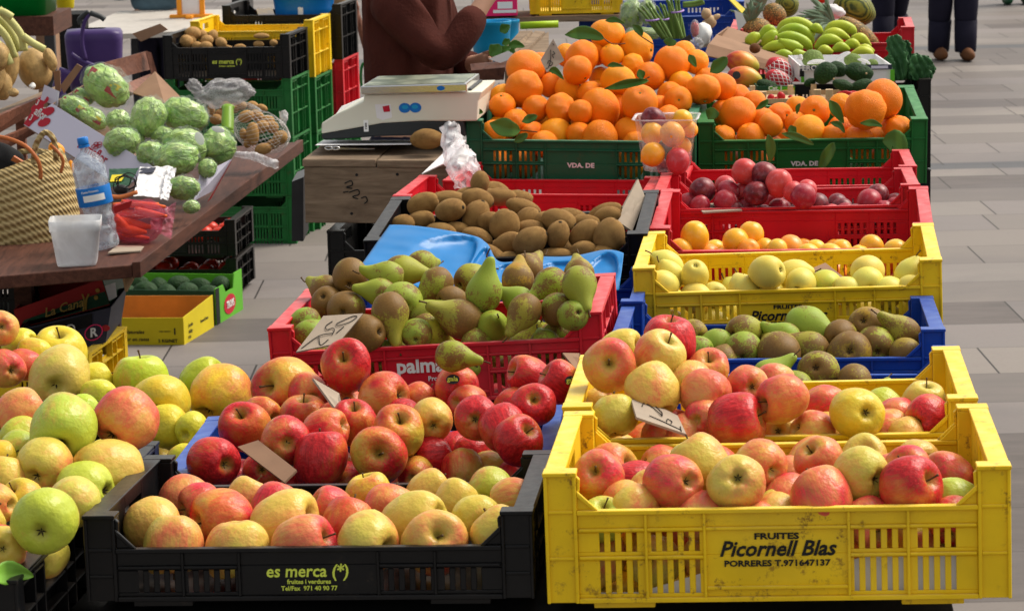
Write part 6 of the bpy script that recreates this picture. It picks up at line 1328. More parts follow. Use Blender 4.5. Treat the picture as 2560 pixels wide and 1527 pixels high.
# straw basket
bm_ = basis_at(at(-22, 440, 7.85), 17); t = thing('straw_basket', 'woven straw shopping basket with leather straps on the table', 'basket', bm_)
s = 7.85/PXF; m = MB()
prof_ = [(.150, -.262), (.160, -.27), (.175, -.262), (.205, -.20), (.222, -.13), (.226, -.05), (.218, 0), (.212, .002), (.214, -.05), (.208, -.13), (.190, -.20), (.15, -.25), (0, -.255)]
m.lathe(interp([(0, -.270)]+prof_, 3), 48, lambda p: Vector((p.x, p.y*.62, p.z+.012*math.cos(math.atan2(p.y, p.x)*2)*(1 if p.z > -.02 else 0)))); obj('body', m, M['straw'], t, True)
o = tubepx('handle', 'A1', [(250,1215),(262,1090),(330,985),(400,1040),(418,1190)], .0085, [7.72,7.72,7.72,7.73,7.74], 'straw'); setp(o, t)
o = tubepx('handle', 'A1', [(140,1130),(260,1120),(400,1140)], .008, [7.95]*3, 'straw'); setp(o, t)
o = tubepx('strap', 'A1', [(-60,1010),(60,1030),(190,1085),(275,1180),(300,1260),(300,1330)], .006, [7.74,7.72,7.70,7.69,7.69,7.69], 'leather', flat=1); setp(o, t)
o = tubepx('strap', 'A1', [(380,1080),(440,1140),(468,1200),(450,1285)], .005, [7.72,7.70,7.70,7.70], 'leather'); setp(o, t)
o = ell('dark_cloth', 'A1', 30, 1200, 190, 120, -30, 7.86, 'cloth', 'black folded cloth stuffed in the straw basket', 'cloth', seed=4, a=.3)
o = slabpx('wallet', 'A1', [(100,1160),(230,1240),(225,1265),(80,1190)], [7.80]*4, .02, 'leather'); tag(o, 'brown leather wallet inside the straw basket', 'wallet')
ell('orange_purse', 'A1', 420, 1110, 50, 65, 60, 7.98, 'orangep', 'orange purse between straw basket and white carton', 'purse', seed=5); ell('orange_purse', 'A1', 525, 1250, 25, 60, 0, 7.9, 'orangep', 'red-orange pouch behind the water bottle', 'purse', seed=6)
# translucent tub
p = atz(186, 668, TZ+.002); t = thing('plastic_tub', 'empty translucent white square tub at the table corner', 'tub', level_at(p+Vector((0, .055, 0)), .10)); s = p.y/PXF
def rbox(w_, dd, z, r=.018, n=6):
    out = []
    for k in range(4):
        cx, cy = [(1,1),(-1,1),(-1,-1),(1,-1)][k]
        for j in range(n): a = math.pi/2*k+math.pi/2*j/(n-1); out.append(Vector((cx*(w_-r)+r*math.cos(a), cy*(dd-r)+r*math.sin(a), z)))
    return out
def loft(rs, cap0=True):
    n = len(rs[0]); m = MB(); m.add([v for r in rs for v in r], [(i*n+k, i*n+(k+1) % n, (i+1)*n+(k+1) % n, (i+1)*n+k) for i in range(len(rs)-1) for k in range(n)]+([tuple(range(n-1, -1, -1))] if cap0 else [])); return m
w1 = 64*s; w0 = 50*s; h = .125
o = obj('body', loft([rbox(w0*.96, w0*.8, 0), rbox(w0, w0*.84, .006), rbox(w1*.95, w1*.83, h*.76), rbox(w1, w1*.88, h*.77), rbox(w1*1.02, w1*.9, h)]), M['tub'], t, True); solid(o, .001)
# water bottle
p = atz(264, 622, TZ+.002); t = thing('water_bottle', 'crumpled clear water bottle with blue cap and blue label', 'bottle', Matrix.Translation(p) @ Matrix.Rotation(R(-9), 4, 'Y') @ Matrix.Rotation(.5, 4, 'Z')); s = p.y/PXF
m = MB(); m.lathe(interp([(0,.004),(.030,.002),(.041,.010),(.042,.03),(.039,.045),(.043,.06),(.040,.075),(.043,.09),(.039,.105),(.044,.13),(.047,.16),(.047,.20),(.046,.215),(.047,.23),(.040,.255),(.024,.272),(.014,.28),(.0135,.292),(.0132,.297)], 3), 32, lambda p_: p_*(1+.02*mnoise.noise(p_*50))); obj('body', m, M['bottle'], t, True)
m = MB(); m.lathe([(.0478,.128),(.0483,.130),(.0483,.178),(.0478,.180)], 40); obj('label', m, M['bluelab'], t, True)
m = MB(); m.grid(8, 1, lambda u, v: Vector((.0490*math.cos(-2.6+u*1.3), .0490*math.sin(-2.6+u*1.3), .142+v*.018))); obj('label_panel', m, M['wht'], t, True)
lettering('label_text', [('Fuente Primavera', .0085, 0, 0, M['inkw'], .02, .1, .8)], t, Matrix.Rotation(-.5, 4, 'Z') @ Matrix.Translation((-.002, -.0495, .170)) @ FRONT)
m = MB(); m.lathe([(0,.318),(.013,.318),(.0155,.316),(.0155,.300),(.0148,.2985)], 24); obj('cap', m, M['bluelab'], t, True); m = MB(); m.lathe([(.0158,.297),(.0160,.2935),(.0158,.290)], 24); obj('cap_ring', m, M['bluelab'], t, True)
# primaflor-like white carton (words as in the photo)
F = [P('A1', x, y, d) for x, y, d in ((385,770,8.85),(1140,1240,8.35),(1010,1480,8.30),(175,925,8.9))]
t = thing('lettuce_box', 'white cardboard box with a red flower badge, tilted, full of wrapped lettuces', 'box', Matrix.Translation(F[3])); bpy.context.view_layer.update()
def pan(nm, pts, th, mt): 
    m = MB(); m.prism(pts, th); o = obj(nm, m, M[mt]); setp(o, t); return o
un = (F[1]-F[0]).normalized(); hn = (F[0]-F[3]).normalized(); nrm = un.cross(hn).normalized()
if nrm.dot(VT) < 0: nrm = -nrm
F[2] = F[3]+(F[1]-F[0]); bk = Vector((.10, .34, .05))
pan('front_panel', F, -nrm*.004, 'lilac')
pan('end_flap', [P('A1', x, y, 8.88) for x, y in ((330,630),(435,678),(420,790),(300,740))], -nrm*.004, 'lilac')
pan('bottom', [F[3]-nrm*.0045, F[2]-nrm*.0045, F[2]+bk, F[3]+bk], -hn*.004, 'cardb')
pan('side_panel', [F[3]-nrm*.0045, F[0]-nrm*.0045, F[0]+bk, F[3]+bk], -un*.004, 'cardb')
pan('inner_flap', [P('A1', x, y, d) for x, y, d in ((1480,1300,8.3),(1720,1180,8.5),(1600,1400,8.42),(1440,1484,8.24))], (0, .003, -.003), 'lilac')
pan('red_edge', [P('A1', x, y, d) for x, y, d in ((1705,1215,8.49),(1722,1190,8.5),(1570,1470,8.38),(1540,1500,8.34))], (0, -.003, .001), 'redc')
def onpanel(x, y, off=.0012): 
    D_ = ray(*nat('A1', x, y)[:2]); t_ = (F[0]-CAM).dot(nrm)/D_.dot(nrm); return CAM+D_*t_+nrm*off
m = MB()
def disc3(c, r, off, n=20): 
    ctr = onpanel(*c, off); m.add([ctr+un*(r*math.cos(2*math.pi*k/n))+hn*(r*math.sin(2*math.pi*k/n)) for k in range(n)], [tuple(range(n))])
sp = 8.85/PXF*.33684
for c in ((320,750),(360,830),(330,910),(255,870),(280,800),(305,840)): disc3(c, 58*sp, .0014+.0003*(c[0] % 7))
m.add([onpanel(x, y, .0013) for x, y in ((178,922),(215,945),(290,870),(262,790))], [(0, 1, 2, 3)]); o = obj('flower_badge', m, M['inkr']); setp(o, t)
ROT = Matrix((un, nrm.cross(un).normalized(), nrm)).transposed().to_4x4()
def ptext(body, size, x, y, mat, off=.004, bold=.01, sh=0):
    me = text_mesh(body, size, mat, bold, sh); o = obj('lettering', me, None); M4 = ROT.copy(); M4.translation = onpanel(x, y, off); o.matrix_world = M4; bpy.context.view_layer.update(); setp(o, t)
ptext('aflor', .040, 308, 850, M['inkw']); ptext('3', .030, 285, 768, M['inkw']); ptext('3', .030, 238, 880, M['inkw'])
ptext('Primaflor', .048, 690, 1130, M['inkr'], .0015)
m = MB()
for k in range(5):
    a = k*2*math.pi/5+.3; c = onpanel(722, 1082, .002)+un*(.011*math.cos(a))+hn*(.011*math.sin(a)); m.tube([c+un*(.009*math.cos(b))+hn*(.009*math.sin(b)) for b in [j*math.pi/6 for j in range(13)]], .0012, 4, False)
o = obj('flower_mark', m, M['inkr']); setp(o, t)
# lettuces
LM = []
for i in range(4):
    mb = blob(56, 36, lumpy(i+30, .12, 1.3, .14)); me = mb.mesh('lettuce', True); me.materials.append(M['lettuce']); LM.append(me)
FMh = blob(30, 20, lumpy(55, .10, 3, .14)).mesh('film', True); FMh.materials.append(M['filmunit'])
LT = [('A1',1100,872,128,148,8.62,'round wrapped lettuce, upper left of the pile, beside the cardboard'),('A1',1370,858,170,128,8.68,'wide wrapped lettuce at the top of the pile'),('A1',1370,1085,168,130,8.48,'wrapped lettuce in the centre with an oval white sticker'),
      ('A1',1618,1085,130,132,8.52,'wrapped lettuce at the right edge of the pile with a white sticker'),('A1',1305,1182,168,122,8.34,'big wrapped lettuce at the front of the pile'),('A1',905,1055,130,108,8.52,'wrapped lettuce behind the white box panel'),
      ('A1',1125,1150,110,100,8.42,'small dark green wrapped lettuce low in the box'),('A1',880,900,95,80,8.7,'wrapped lettuce behind the left lettuces'),('A1',1540,1250,68,70,8.32,'small lettuce wedged right of the front one'),('A1',1362,1395,118,88,8.12,'lettuce in clear film lying apart beside the newspaper'),
      ('Q5',1420,110,62,50,7.95,'tiny greens in clear film at the table edge'),('A1',1000,1030,70,90,8.6,'narrow lettuce between the two left ones'),('A1',1210,1010,90,70,8.6,'lettuce half hidden under the top one')]
for i, (z, x, y, rx, ry, d, lb) in enumerate(LT):
    rx *= 1.06; ry *= 1.08; o = ell('lettuce', z, x, y, rx*.97, ry*.97, (i*47) % 40-20, d, None, lb, 'lettuce', 'wrapped lettuces', me=LM[i % 4]); f_ = ell('film', z, x, y, rx*1.05, ry*1.05, (i*47) % 40-20, d, None, None, None, me=FMh); setp(f_, o)
    if i in (2, 3):
        s2 = ell('sticker', 'A1', [0,0,1480,1618][i], [0,0,1030,962][i], [0,0,32,50][i], [0,0,52,22][i], [0,0,25,-15][i], d-.075, 'wht', None, None, ry3=4, a=0); setp(s2, o)
for i, (x, y, rx, ry, an, d, lb) in enumerate([(790,640,195,150,-35,8.95,'printed clear bag of mixed salad on top of the box'),(560,800,130,85,-30,8.85,'salad bag at the left end of the white box'),(690,880,120,80,-30,8.8,'salad bag with a red strip behind the box panel'),(620,720,90,60,-30,8.98,'salad bag under the top one')]):
    o = ell('salad_bag', 'A1', x, y, rx*.94, ry*.94, an, d, None, lb, 'salad bag', 'printed salad bags', me=LM[(i+1) % 4]); f_ = ell('film', 'A1', x, y, rx*1.06, ry*1.06, an, d, None, None, None, me=FMh); setp(f_, o)
    m = MB()
    for (a0, a1, b0, b1) in ((.15, .75, -.25, .05), (-1.0, -.55, -.1, .45)): m.grid(8, 6, lambda u, v: Vector((1.02*math.sin(a0+u*(a1-a0)), -1.02*math.cos(a0+u*(a1-a0))*math.cos(b0+v*(b1-b0)), 1.02*math.sin(b0+v*(b1-b0)))))
    o2 = obj('red_print', m, M['redc'] if i != 9 else None, None, True); o2.matrix_world = o.matrix_world.copy(); setp(o2, o)
    m = MB(); m.grid(8, 6, lambda u, v: Vector((1.03*math.sin(.2+u*.45), -1.03*math.cos(.2+u*.45)*math.cos(.12+v*.3), 1.03*math.sin(.12+v*.3)))); o2 = obj('yellow_print', m, M['dateb'], None, True); o2.matrix_world = o.matrix_world.copy(); setp(o2, o)
o = slabpx('cardboard_flap', 'A1', [(985,690),(1150,530),(1340,720),(1220,770)], [9.0,9.1,9.0,8.9], .004, 'cardb'); tag(o, 'grey-brown cardboard standing behind the round lettuce', 'cardboard')
# courgette, net bags
o = tubepx('courgette', 'A1', [(1690,985),(1690,900),(1692,800)], [.0185, .0205, .0175], [8.62,8.66,8.7], 'zuc', n=16); tag(o, 'single pale green courgette standing between lettuces and net bags', 'courgette')
for x, y in ((1690,985),(1692,800)): e_ = ell('rounded_end', 'A1', x, y, 50, 30, 0, 8.62 if y > 900 else 8.7, 'zuc', None, None, a=0); setp(e_, o)
E2 = (440, 180, .16175)
ZS['E2'] = E2
def netbag(lb, ctr, items, hull, d):
    t = thing('net_bag', lb, 'net bag', P('E2', *ctr, d), 'net bags of small potatoes'); bpy.context.view_layer.update()
    for k, (x, y, rx, ry, an, dd) in enumerate(items): o = ell('potato', 'E2', x, y, rx, ry, an, d+dd, 'potato', None, None, seed=k, nu=20, nv=12); setp(o, t)
    x, y, rx, ry, an = hull; m = MB()
    f = lumpy(int(x) % 9, .12, 2)
    for k in range(20):
        for sg in (1, -1): m.tube([f(Vector((math.cos(math.pi*j/14), math.sin(math.pi*j/14)*math.cos(k*2*math.pi/26+sg*j*.22), math.sin(math.pi*j/14)*math.sin(k*2*math.pi/26+sg*j*.22)))) for j in range(15)], .0065, 3, False)
    o = obj('netting', m, M['foam']); px_, py_, _ = nat('E2', x, y); s = .16175*d/PXF; o.matrix_world = basis_at(at(px_, py_, d), an) @ Matrix.Diagonal((rx*s, ry*s*.9, ry*s, 1)); bpy.context.view_layer.update(); setp(o, t); return t
netbag('net bag of small potatoes at the right table edge', (1350,1100), [(1185,960,105,185,0,-.03),(1320,850,120,100,30,0),(1480,850,115,95,-20,.02),(1610,1020,125,110,40,-.02),(1350,1190,140,90,10,-.04),(1080,690,130,95,20,.02),(1250,680,120,90,-25,.05),(1420,760,110,90,0,.04),(1500,1120,110,80,0,0),(1040,960,60,90,10,-.01),(1100,1100,60,80,0,-.02)], (1320,930,440,330,-20), 9.15)
netbag('darker net bag of small potatoes behind the courgette', (700,640), [(620,735,100,85,0,0),(545,580,60,90,0,0),(760,540,100,80,20,.03),(900,560,90,80,0,.05),(1010,520,90,70,0,.05),(680,640,80,60,0,.02),(1180,520,90,70,0,.06),(1330,560,90,60,-20,.06)], (850,600,460,170,-5), 9.35)
o = ell('plastic_bag', 'E2', 760, 330, 430, 210, 8, 9.3, 'filmw', 'large crumpled clear plastic bag on top of the net bags', 'plastic bag', seed=13, a=.30, f=2.6, nu=60, nv=40, ridg=.12)
e_ = ell('knot', 'E2', 290, 230, 130, 95, -35, 9.3, 'filmw', None, None, seed=15, a=.5, f=3); setp(e_, o); e_ = ell('knot', 'E2', 1130, 300, 90, 60, -35, 9.3, 'filmw', None, None, seed=16, a=.5, f=3); setp(e_, o)
crumple('plastic_bag', [(1640,600),(1670,700),(1640,820)], [9.2,9.2,9.2], [50,70,40], 'filmw', 'tied plastic end of the right net bag against the green crates', 'plastic bag', 5, 'E2')
crumple('plastic_bag', [(900,1270),(1180,1300),(1400,1380),(1560,1440)], [9.0,8.98,8.95,8.92], [40,60,70,60], 'filmw', 'flat milky plastic strip lying on the table edge below the net bag', 'plastic bag', 6, 'E2')
# newspaper, magazine, cables
def sheet(name, pts, deps, mat, amp, label, cat, f=60):
    q = [P('A1', x, y, d) for (x, y), d in zip(pts, deps)]
    def g(u, v):
        p = (q[0]*(1-u)+q[1]*u)*(1-v)+(q[3]*(1-u)+q[2]*u)*v
        return p+VT*(amp*mnoise.noise(p*f))+VU*(amp*mnoise.noise(p*f+Vector((9, 0, 0))))
    o = obj(name, MB().grid(24, 20, g), M[mat], None, False); solid(o, .0012); tag(o, label, cat); return o
sheet('newspaper', [(1040,1242),(1285,1240),(1240,1470),(990,1455)], [8.25,8.25,8.02,8.0], 'paper', .006, 'rumpled white newspaper pages between bottle and lettuces', 'newspaper')
sheet('newspaper', [(1240,1245),(1310,1250),(1250,1480),(1190,1470)], [8.22,8.22,7.98,7.98], 'paper', .012, 'rolled edge of white newspaper against the front lettuce', 'newspaper', 90)
o = sheet('newspaper_photo', [(1045,1247),(1158,1243),(1140,1280),(1022,1290)], [8.24,8.24,8.19,8.19], 'dkblue', .0, None, None)
o.location += VT*.006; setp(o, bpy.data.objects['newspaper'])
o = sheet('magazine', [(810,1255),(1030,1250),(960,1380),(805,1390)], [8.28,8.28,8.1,8.1], 'dkgreen', .003, 'dark printed magazine under the black cables', 'magazine')
o2 = sheet('cover_picture', [(830,1300),(930,1295),(900,1345),(815,1350)], [8.2,8.2,8.14,8.14], 'dateb', 0, None, None); o2.location += VT*.006; setp(o2, o)
rg = random.Random(5)
for k in range(5):
    cx, cy = 905+rg.uniform(-25, 45), 1370+rg.uniform(-20, 20); rx, ry = rg.uniform(50, 110), rg.uniform(35, 65); an = rg.uniform(0, 1)
    o = tubepx('cable', 'A1', [(cx+rx*math.cos(a)*math.cos(an)-ry*math.sin(a)*math.sin(an), cy+rx*math.cos(a)*math.sin(an)*.5+ry*math.sin(a)) for a in [j*1.05 for j in range(7)]], .0018, 8.02-.01*k, 'cable', n=5)
    if k == 0: ct = o; tag(o, 'tangle of thin black cables on the magazine', 'cable')
    else: bpy.context.view_layer.update(); o.name = 'loop'; setp(o, ct)
o = ell('adapter', 'A1', 900, 1405, 55, 35, 0, 8.0, 'dgrey', 'small black plug adapter under the cables', 'adapter', a=.02)
o = tubepx('terracotta_plate', 'A1', [(800,1455),(900,1462),(1020,1425)], .008, 7.9, 'leather', flat=.5); tag(o, 'orange-brown curved wooden rim below the cables', 'plate')
# carrots in a pink bag
t = thing('carrot_bag', 'pink translucent bag of carrots lying on the table behind the bottle', 'carrot bag', P('Q5', 1000, 230, 7.7)); bpy.context.view_layer.update()
for k, (x0, y0, x1, y1, r) in enumerate([(840,110,1180,90,50),(850,150,1150,170,52),(860,210,1120,260,56),(855,260,1090,300,52),(860,320,1110,345,46),(900,80,1230,110,42),(1000,130,1240,180,38),(850,180,1000,330,50)]):
    s = .33684*7.7/PXF; o = tubepx('carrot', 'Q5', [(x0,y0),((x0+x1)/2,(y0+y1)/2+6),(x1,y1)], [r*s*.6, r*s*.75, r*s*.25], 7.72-.02*(k % 4), 'carrot', n=12); setp(o, t)
o = ell('bag', 'Q5', 1010, 215, 215, 165, 5, 7.68, 'pinkbag', None, None, seed=4, a=.25, f=2, ridg=.1, nu=48, nv=30); setp(o, t)
o = sheet('bag_end', [(1150,1560),(1310,1500),(1270,1770),(1100,1700)], [7.75,7.78,7.66,7.68], 'pinkbag', .01, None, None); o.modifiers.clear(); setp(o, t)
o = slabpx('bag_label', 'Q5', [(845,110),(985,62),(960,120),(850,160)], 7.56, .001, 'redc'); setp(o, t)
o = slabpx('cardboard_scrap', 'Q5', [(870,395),(1075,400),(1040,435),(800,450)], [7.62,7.62,7.5,7.45], .004, 'card'); tag(o, 'torn cardboard scrap lying at the near table edge', 'cardboard')
# display rack with pale roots
t = thing('wooden_rack', 'sloping dark wooden rack holding the large pale roots', 'rack', at(0, 330, 9.0)); bpy.context.view_layer.update()
for pts, dd, mt in (([(-90,330),(118,236),(110,268),(-90,385)], (8.8,9.25,9.25,8.8), 'woodred'), ([(-90,310),(140,215),(118,236),(-90,328)], (9.05,9.5,9.26,8.82), 'woodold'), ([(-90,386),(104,305),(96,330),(-90,430)], (8.7,9.1,9.1,8.7), 'woodred')):
    o = slabpx('board', 'N', pts, list(dd), .015, mt); setp(o, t)
for x in (-.62, .0): p = at(60, 250, 9.4); o = obj('leg', MB().box(p.x+x-.03, p.x+x, p.y-.02, p.y+.01, 0, p.z-.06), M['woodred']); setp(o, t)
for k, (x, y, rx, ry, an) in enumerate([(262,512,128,155,10),(372,440,45,92,20),(70,520,70,150,-12),(20,640,70,110,0),(-60,560,100,150,0),(-20,420,90,110,0),(100,690,40,34,0)]):
    ell('root_vegetable', 'A1', x, y, rx, ry, an, 9.2-.04*k, 'tan', ['biggest round tan root on the dark rack','curved tan root behind the biggest one','long tan root left of the biggest one','low tan root at the left picture edge','tan root cut off by the left picture edge','tan root behind the others at the left edge','small tan root tip on the rack board'][k], 'root vegetable', 'pale roots on the rack', seed=k, a=.12)
for k, pts in enumerate([[(195,350),(130,230),(40,130),(-60,60)],[(150,380),(90,250),(10,150),(-80,90)],[(110,430),(60,300),(0,220),(-80,150)],[(180,380),(160,270),(90,170),(-10,70)],[(330,370),(240,320),(170,270)],[(80,480),(30,380),(-40,300)],[(90,130),(20,90),(-60,80)]]):
    o = tubepx('stalk', 'A1', pts, [.013]*len(pts), 9.1-.02*k, 'stalk'); tag(o, ['pale green stalk rising from the biggest root','pale stalk beside the rising one, second','lower pale stalk reaching the left edge','thick pale stalk between the others','thin yellowish stalk over the curved root','short pale stalk above the long root','stalk tip near the green bin'][k], 'stalk', 'pale stalks of the roots')
ell('white_garlic', 'A1', 240, 640, 26, 22, 0, 9.0, 'foam', 'small white scrap under the biggest root', 'paper scrap', seed=2, a=.3).name = 'paper_scrap'
t = thing('wooden_crate', 'reddish wooden slatted crate behind the salad bags', 'crate', at(300, 180, 9.7)); bpy.context.view_layer.update()
for pts, dd in (([(250,160),(368,128),(385,172),(262,205)], (9.6,9.9,9.9,9.6)), ([(300,215),(388,180),(395,200),(330,232)], (9.6,9.85,9.85,9.6)), ([(246,163),(262,158),(290,245),(272,250)], (9.55,9.55,9.5,9.5)), ([(365,128),(378,132),(398,200),(384,204)], (9.86,9.86,9.8,9.8))): o = slabpx('slat', 'N', pts, list(dd), .015, 'woodred'); setp(o, t)
for i, (q_, dd, lb) in enumerate([([(150,215),(192,160),(206,168),(160,235)], 9.15, 'brown cardboard edge standing left of the salad bags'), ([(133,180),(150,176),(152,230),(138,225)], 9.2, 'narrow brown cardboard beside the tan roots'), ([(330,85),(400,60),(420,75),(352,105)], 11, 'brown cardboard under the white table near the potato crate')]):
    o = slabpx('cardboard', 'N', q_, dd, .006, 'cardb'); tag(o, lb, 'cardboard')
# purple shopping basket
t = thing('shopping_basket', 'dark purple plastic shopping basket with a tall folding handle', 'basket', at(238, 160, 11.3)); bpy.context.view_layer.update(); s = 11.3/PXF
c = at(238, 160, 11.3); M4 = Matrix.Translation(c) @ Matrix.Rotation(.12, 4, 'Z')
o = obj('body', loft([rbox(62*s, .085, -.10, .03), rbox(66*s, .09, -.02, .03), rbox(71*s, .10, .10, .04), rbox(71*s, .10, .125, .04), rbox(66*s, .095, .140, .05), rbox(30*s, .04, .146, .03)]), M['purple'], None, True); o.matrix_world = M4; bpy.context.view_layer.update(); setp(o, t)
for pts, r in (([(215,150),(205,105),(210,60),(225,35)], .009), ([(225,33),(250,42),(262,50)], .012), ([(178,135),(200,150),(235,165)], .010), ([(165,175),(148,215),(150,245)], .030), ([(203,60),(200,48),(222,30)], .012)): o = tubepx('handle', 'N', pts, r, 11.15, 'purple' if r != .012 else 'dgrey', flat=.8); setp(o, t)
# ---- boxes and crates under the table
FR_ = at(222, 884, 7.46); yw = -.13; org = Vector((FR_.x-.6*math.cos(yw), FR_.y-.6*math.sin(yw), FR_.z))
for i in range(3): crate('U%d' % i, ['yellow crate under the dark grey box below the table','second yellow crate down below the table','lowest yellow crate below the table'][i], 'yel', 'deep', Matrix.Translation(org-Vector((0, 0, .178*i))) @ Matrix.Rotation(yw, 4, 'Z'), bev=0)
t, q, b = carton('produce_box', 'N', [(48,824),(278,768),(264,856),(60,908)], 7.6, .33, 'dkblue', 'dark grey printed box tilted on the yellow crate below the table')
o = slabpx('printed_band', 'N', [(52,868),(232,822),(232,853),(58,903)], 7.594, .001, 'dgrey'); setp(o, t)
o = slabpx('opening', 'N', [(60,826),(230,783),(230,815),(58,858)], 7.594, .001, 'cloth'); setp(o, t)
m = MB()
for cx, cy, rx, ry in ((95,850,22,8),(135,838,30,9),(175,826,12,14)): m.tube([at(cx+rx*math.cos(a), cy+ry*math.sin(a)-.25*rx*math.cos(a), 7.58) for a in [k*math.pi/8 for k in range(17)]], .0022, 5, False)
o = obj('white_outline', m, M['inkw']); setp(o, t)
me = text_mesh('R', .034, M['inkw'], .03, .2); o = obj('lettering', me, None); o.matrix_world = basis_at(at(232, 832, 7.575), 12) @ FRONT; bpy.context.view_layer.update(); setp(o, t)
m = MB(); m.tube([at(234+22*math.cos(a), 831+19*math.sin(a)-5*math.cos(a), 7.58) for a in [k*math.pi/8 for k in range(17)]], .0016, 5, False); o = obj('pink_ring', m, M['pinkc']); setp(o, t)
o = ell('red_badge', 'N', 264, 820, 11, 8, 0, 7.585, 'redc', None, None, ry3=1, a=0); setp(o, t)
t, q, b = carton('produce_box', 'N', [(34,775),(254,697),(275,762),(45,822)], 7.75, .36, 'redc', 'red and green printed box tilted under the front edge of the table')
for pts, mt in (([(60,800),(262,728),(274,760),(50,818)], 'dkgreen'), ([(44,812),(200,766),(203,774),(45,821)], 'inkr'), ([(262,715),(288,706),(292,742),(273,752)], 'dateb')): o = slabpx('printed_band', 'N', pts, 7.744, .001, mt if mt != 'dateb' else 'paper'); setp(o, t)
for body, x, y, sz, an, sh in (('La Cana', 158, 770, .036, 16, .35),): me = text_mesh(body, sz, M['gold'], .01, sh); o = obj('lettering', me, None); o.matrix_world = basis_at(at(x, y, 7.73), an) @ FRONT; bpy.context.view_layer.update(); setp(o, t)
for x, y in ((244,726),(240,744)): o = ell('flower', 'N', x, y, 5.5, 5.5, 0, 7.738, 'gold', None, None, ry3=1, a=0); setp(o, t)
for pts, r in (([(208,778),(212,755),(206,735)], .003), ([(214,775),(216,750),(222,735)], .003)): o = tubepx('printed_plant', 'N', pts, r, 7.738, 'gold', n=5); setp(o, t)
o = slabpx('box_side', 'N', [(256,697),(312,684),(318,712),(277,760)], [7.75,8.1,8.1,7.75], .004, 'dkgreen'); setp(o, t)
for i in range(4): crate('V%d' % i, ['black crate in the shade under the left part of the table','second black crate in the shade under the table','third black crate down in the shade under the table','lowest black crate in the shade under the table'][i], 'blk', 'deep', Matrix.Translation((-2.02, 8.05, .70-.178*i)) @ Matrix.Rotation(-.1, 4, 'Z'), bev=0)
# date box
a0, a1, a2 = atz(293, 862, .0), atz(461, 862, .0), atz(535, 817, .0); u = (a1-a0); u2 = (a2-a1)
t = thing('date_box', 'yellow printed cardboard box standing open on the paving', 'box', Matrix.Translation(a0)); bpy.context.view_layer.update()
L0 = a1-u.normalized()*.40; hh = Vector((0, 0, .105)); H2 = Vector((0, 0, .128))
def pan2(nm, pts, th, mt): m = MB(); m.prism(pts, th); o = obj(nm, m, M[mt]); setp(o, t); return o
n2 = Vector((-u.y, u.x, 0)).normalized()
pan2('front_panel', [L0, a1, a1+hh, L0+hh], n2*.004, 'dateb'); pan2('side_panel', [a1+n2*.005, a2, a2+H2, a1+hh+n2*.005], -u.normalized()*.004, 'dateb')
pan2('back_panel', [L0+u2, a2-u.normalized()*.005, a2-u.normalized()*.005+H2*.98, L0+u2+H2*.98], -n2*.004, 'oran'); pan2('bottom', [L0+n2*.005+Vector((0,0,.004)), a1+n2*.006-u.normalized()*.006+Vector((0,0,.004)), a2-u.normalized()*.006-n2*.006+Vector((0,0,.004)), L0+u2-n2*.006+Vector((0,0,.004))], (0, 0, .003), 'oran')
def gtext(body, sz, x, y, mt, bold=.01, sh=0, side=False, par=None, d=None):
    me = text_mesh(body, sz, M[mt], bold, sh); o = obj('lettering', me, None)
    if not side: D_ = ray(x, y); tt = (a1-CAM).dot(n2)/D_.dot(n2); p_ = CAM+D_*tt-n2*.0012; Rm = Matrix((u.normalized(), Vector((0, 0, 1)), -n2)).transposed().to_4x4()
    else: ns = Vector((u2.y, -u2.x, 0)).normalized(); D_ = ray(x, y); tt = (a1-CAM).dot(ns)/D_.dot(ns); p_ = CAM+D_*tt+ns*.0015; Rm = Matrix((u2.normalized(), Vector((0, 0, 1)), ns)).transposed().to_4x4()
    Rm.translation = p_; o.matrix_world = Rm; bpy.context.view_layer.update(); setp(o, par or t)
gtext('5 KG/NET', .0175, 420, 852, 'inkb', .02); gtext('I', .034, 437, 829, 'inkb', .03); gtext('Naturales', .020, 335, 830, 'inkb', .01, .3); gtext('Nour en rama', .020, 335, 848, 'inkb', .01, .3); gtext('origen categoria', .007, 412, 828, 'inkb')
gtext('Jordan', .020, 476, 811, 'inkb', .01, .2, True); gtext('Valley', .020, 476, 827, 'inkb', .01, .2, True); gtext('Natural Dates', .017, 510, 798, 'inkb', .01, .2, True); gtext('5 KG', .015, 474, 842, 'inkb', .02, 0, True)
# green avocado box
c0, c1 = atz(542, 813, 0), atz(608, 773, 0); u = (c1-c0); nl = Vector((-u.y, u.x, 0)).normalized(); 
if nl.x > 0: nl = -nl
t3 = thing('avocado_box', 'green and black printed box of avocados standing behind the yellow box', 'box', Matrix.Translation(c0)); bpy.context.view_layer.update()
def pan3(nm, pts, th, mt): m = MB(); m.prism(pts, th); o = obj(nm, m, M[mt]); setp(o, t3); return o
H3 = Vector((0, 0, .145)); un_ = u.normalized()
pan3('side_panel', [c0, c1, c1+H3*1.15, c1-un_*.10+H3*1.15, c1-un_*.12+H3*.75, c0+un_*.13+H3*.75, c0+un_*.10+H3, c0+H3], nl*.005, 'greenc')
pan3('front_panel', [c0+nl*.0055, c0+nl*.5, c0+nl*.5+H3*.95, c0+nl*.0055+H3*.95], un_*.005, 'dkgreen'); pan3('black_corner', [c0+nl*-.0012+un_*-.0, c0-nl*.0012+un_*.045, c0-nl*.0012+un_*.045+H3, c0-nl*.0012+H3], -nl*-.001, 'cloth')
pan3('back_panel', [c1+nl*.0055, c1+nl*.5, c1+nl*.5+H3, c1+nl*.0055+H3], -un_*.005, 'greenc'); pan3('bottom', [c0+nl*.006+un_*.006, c1+nl*.006-un_*.006, c1+nl*.49-un_*.006, c0+nl*.49+un_*.006], (0, 0, .003), 'cardb')
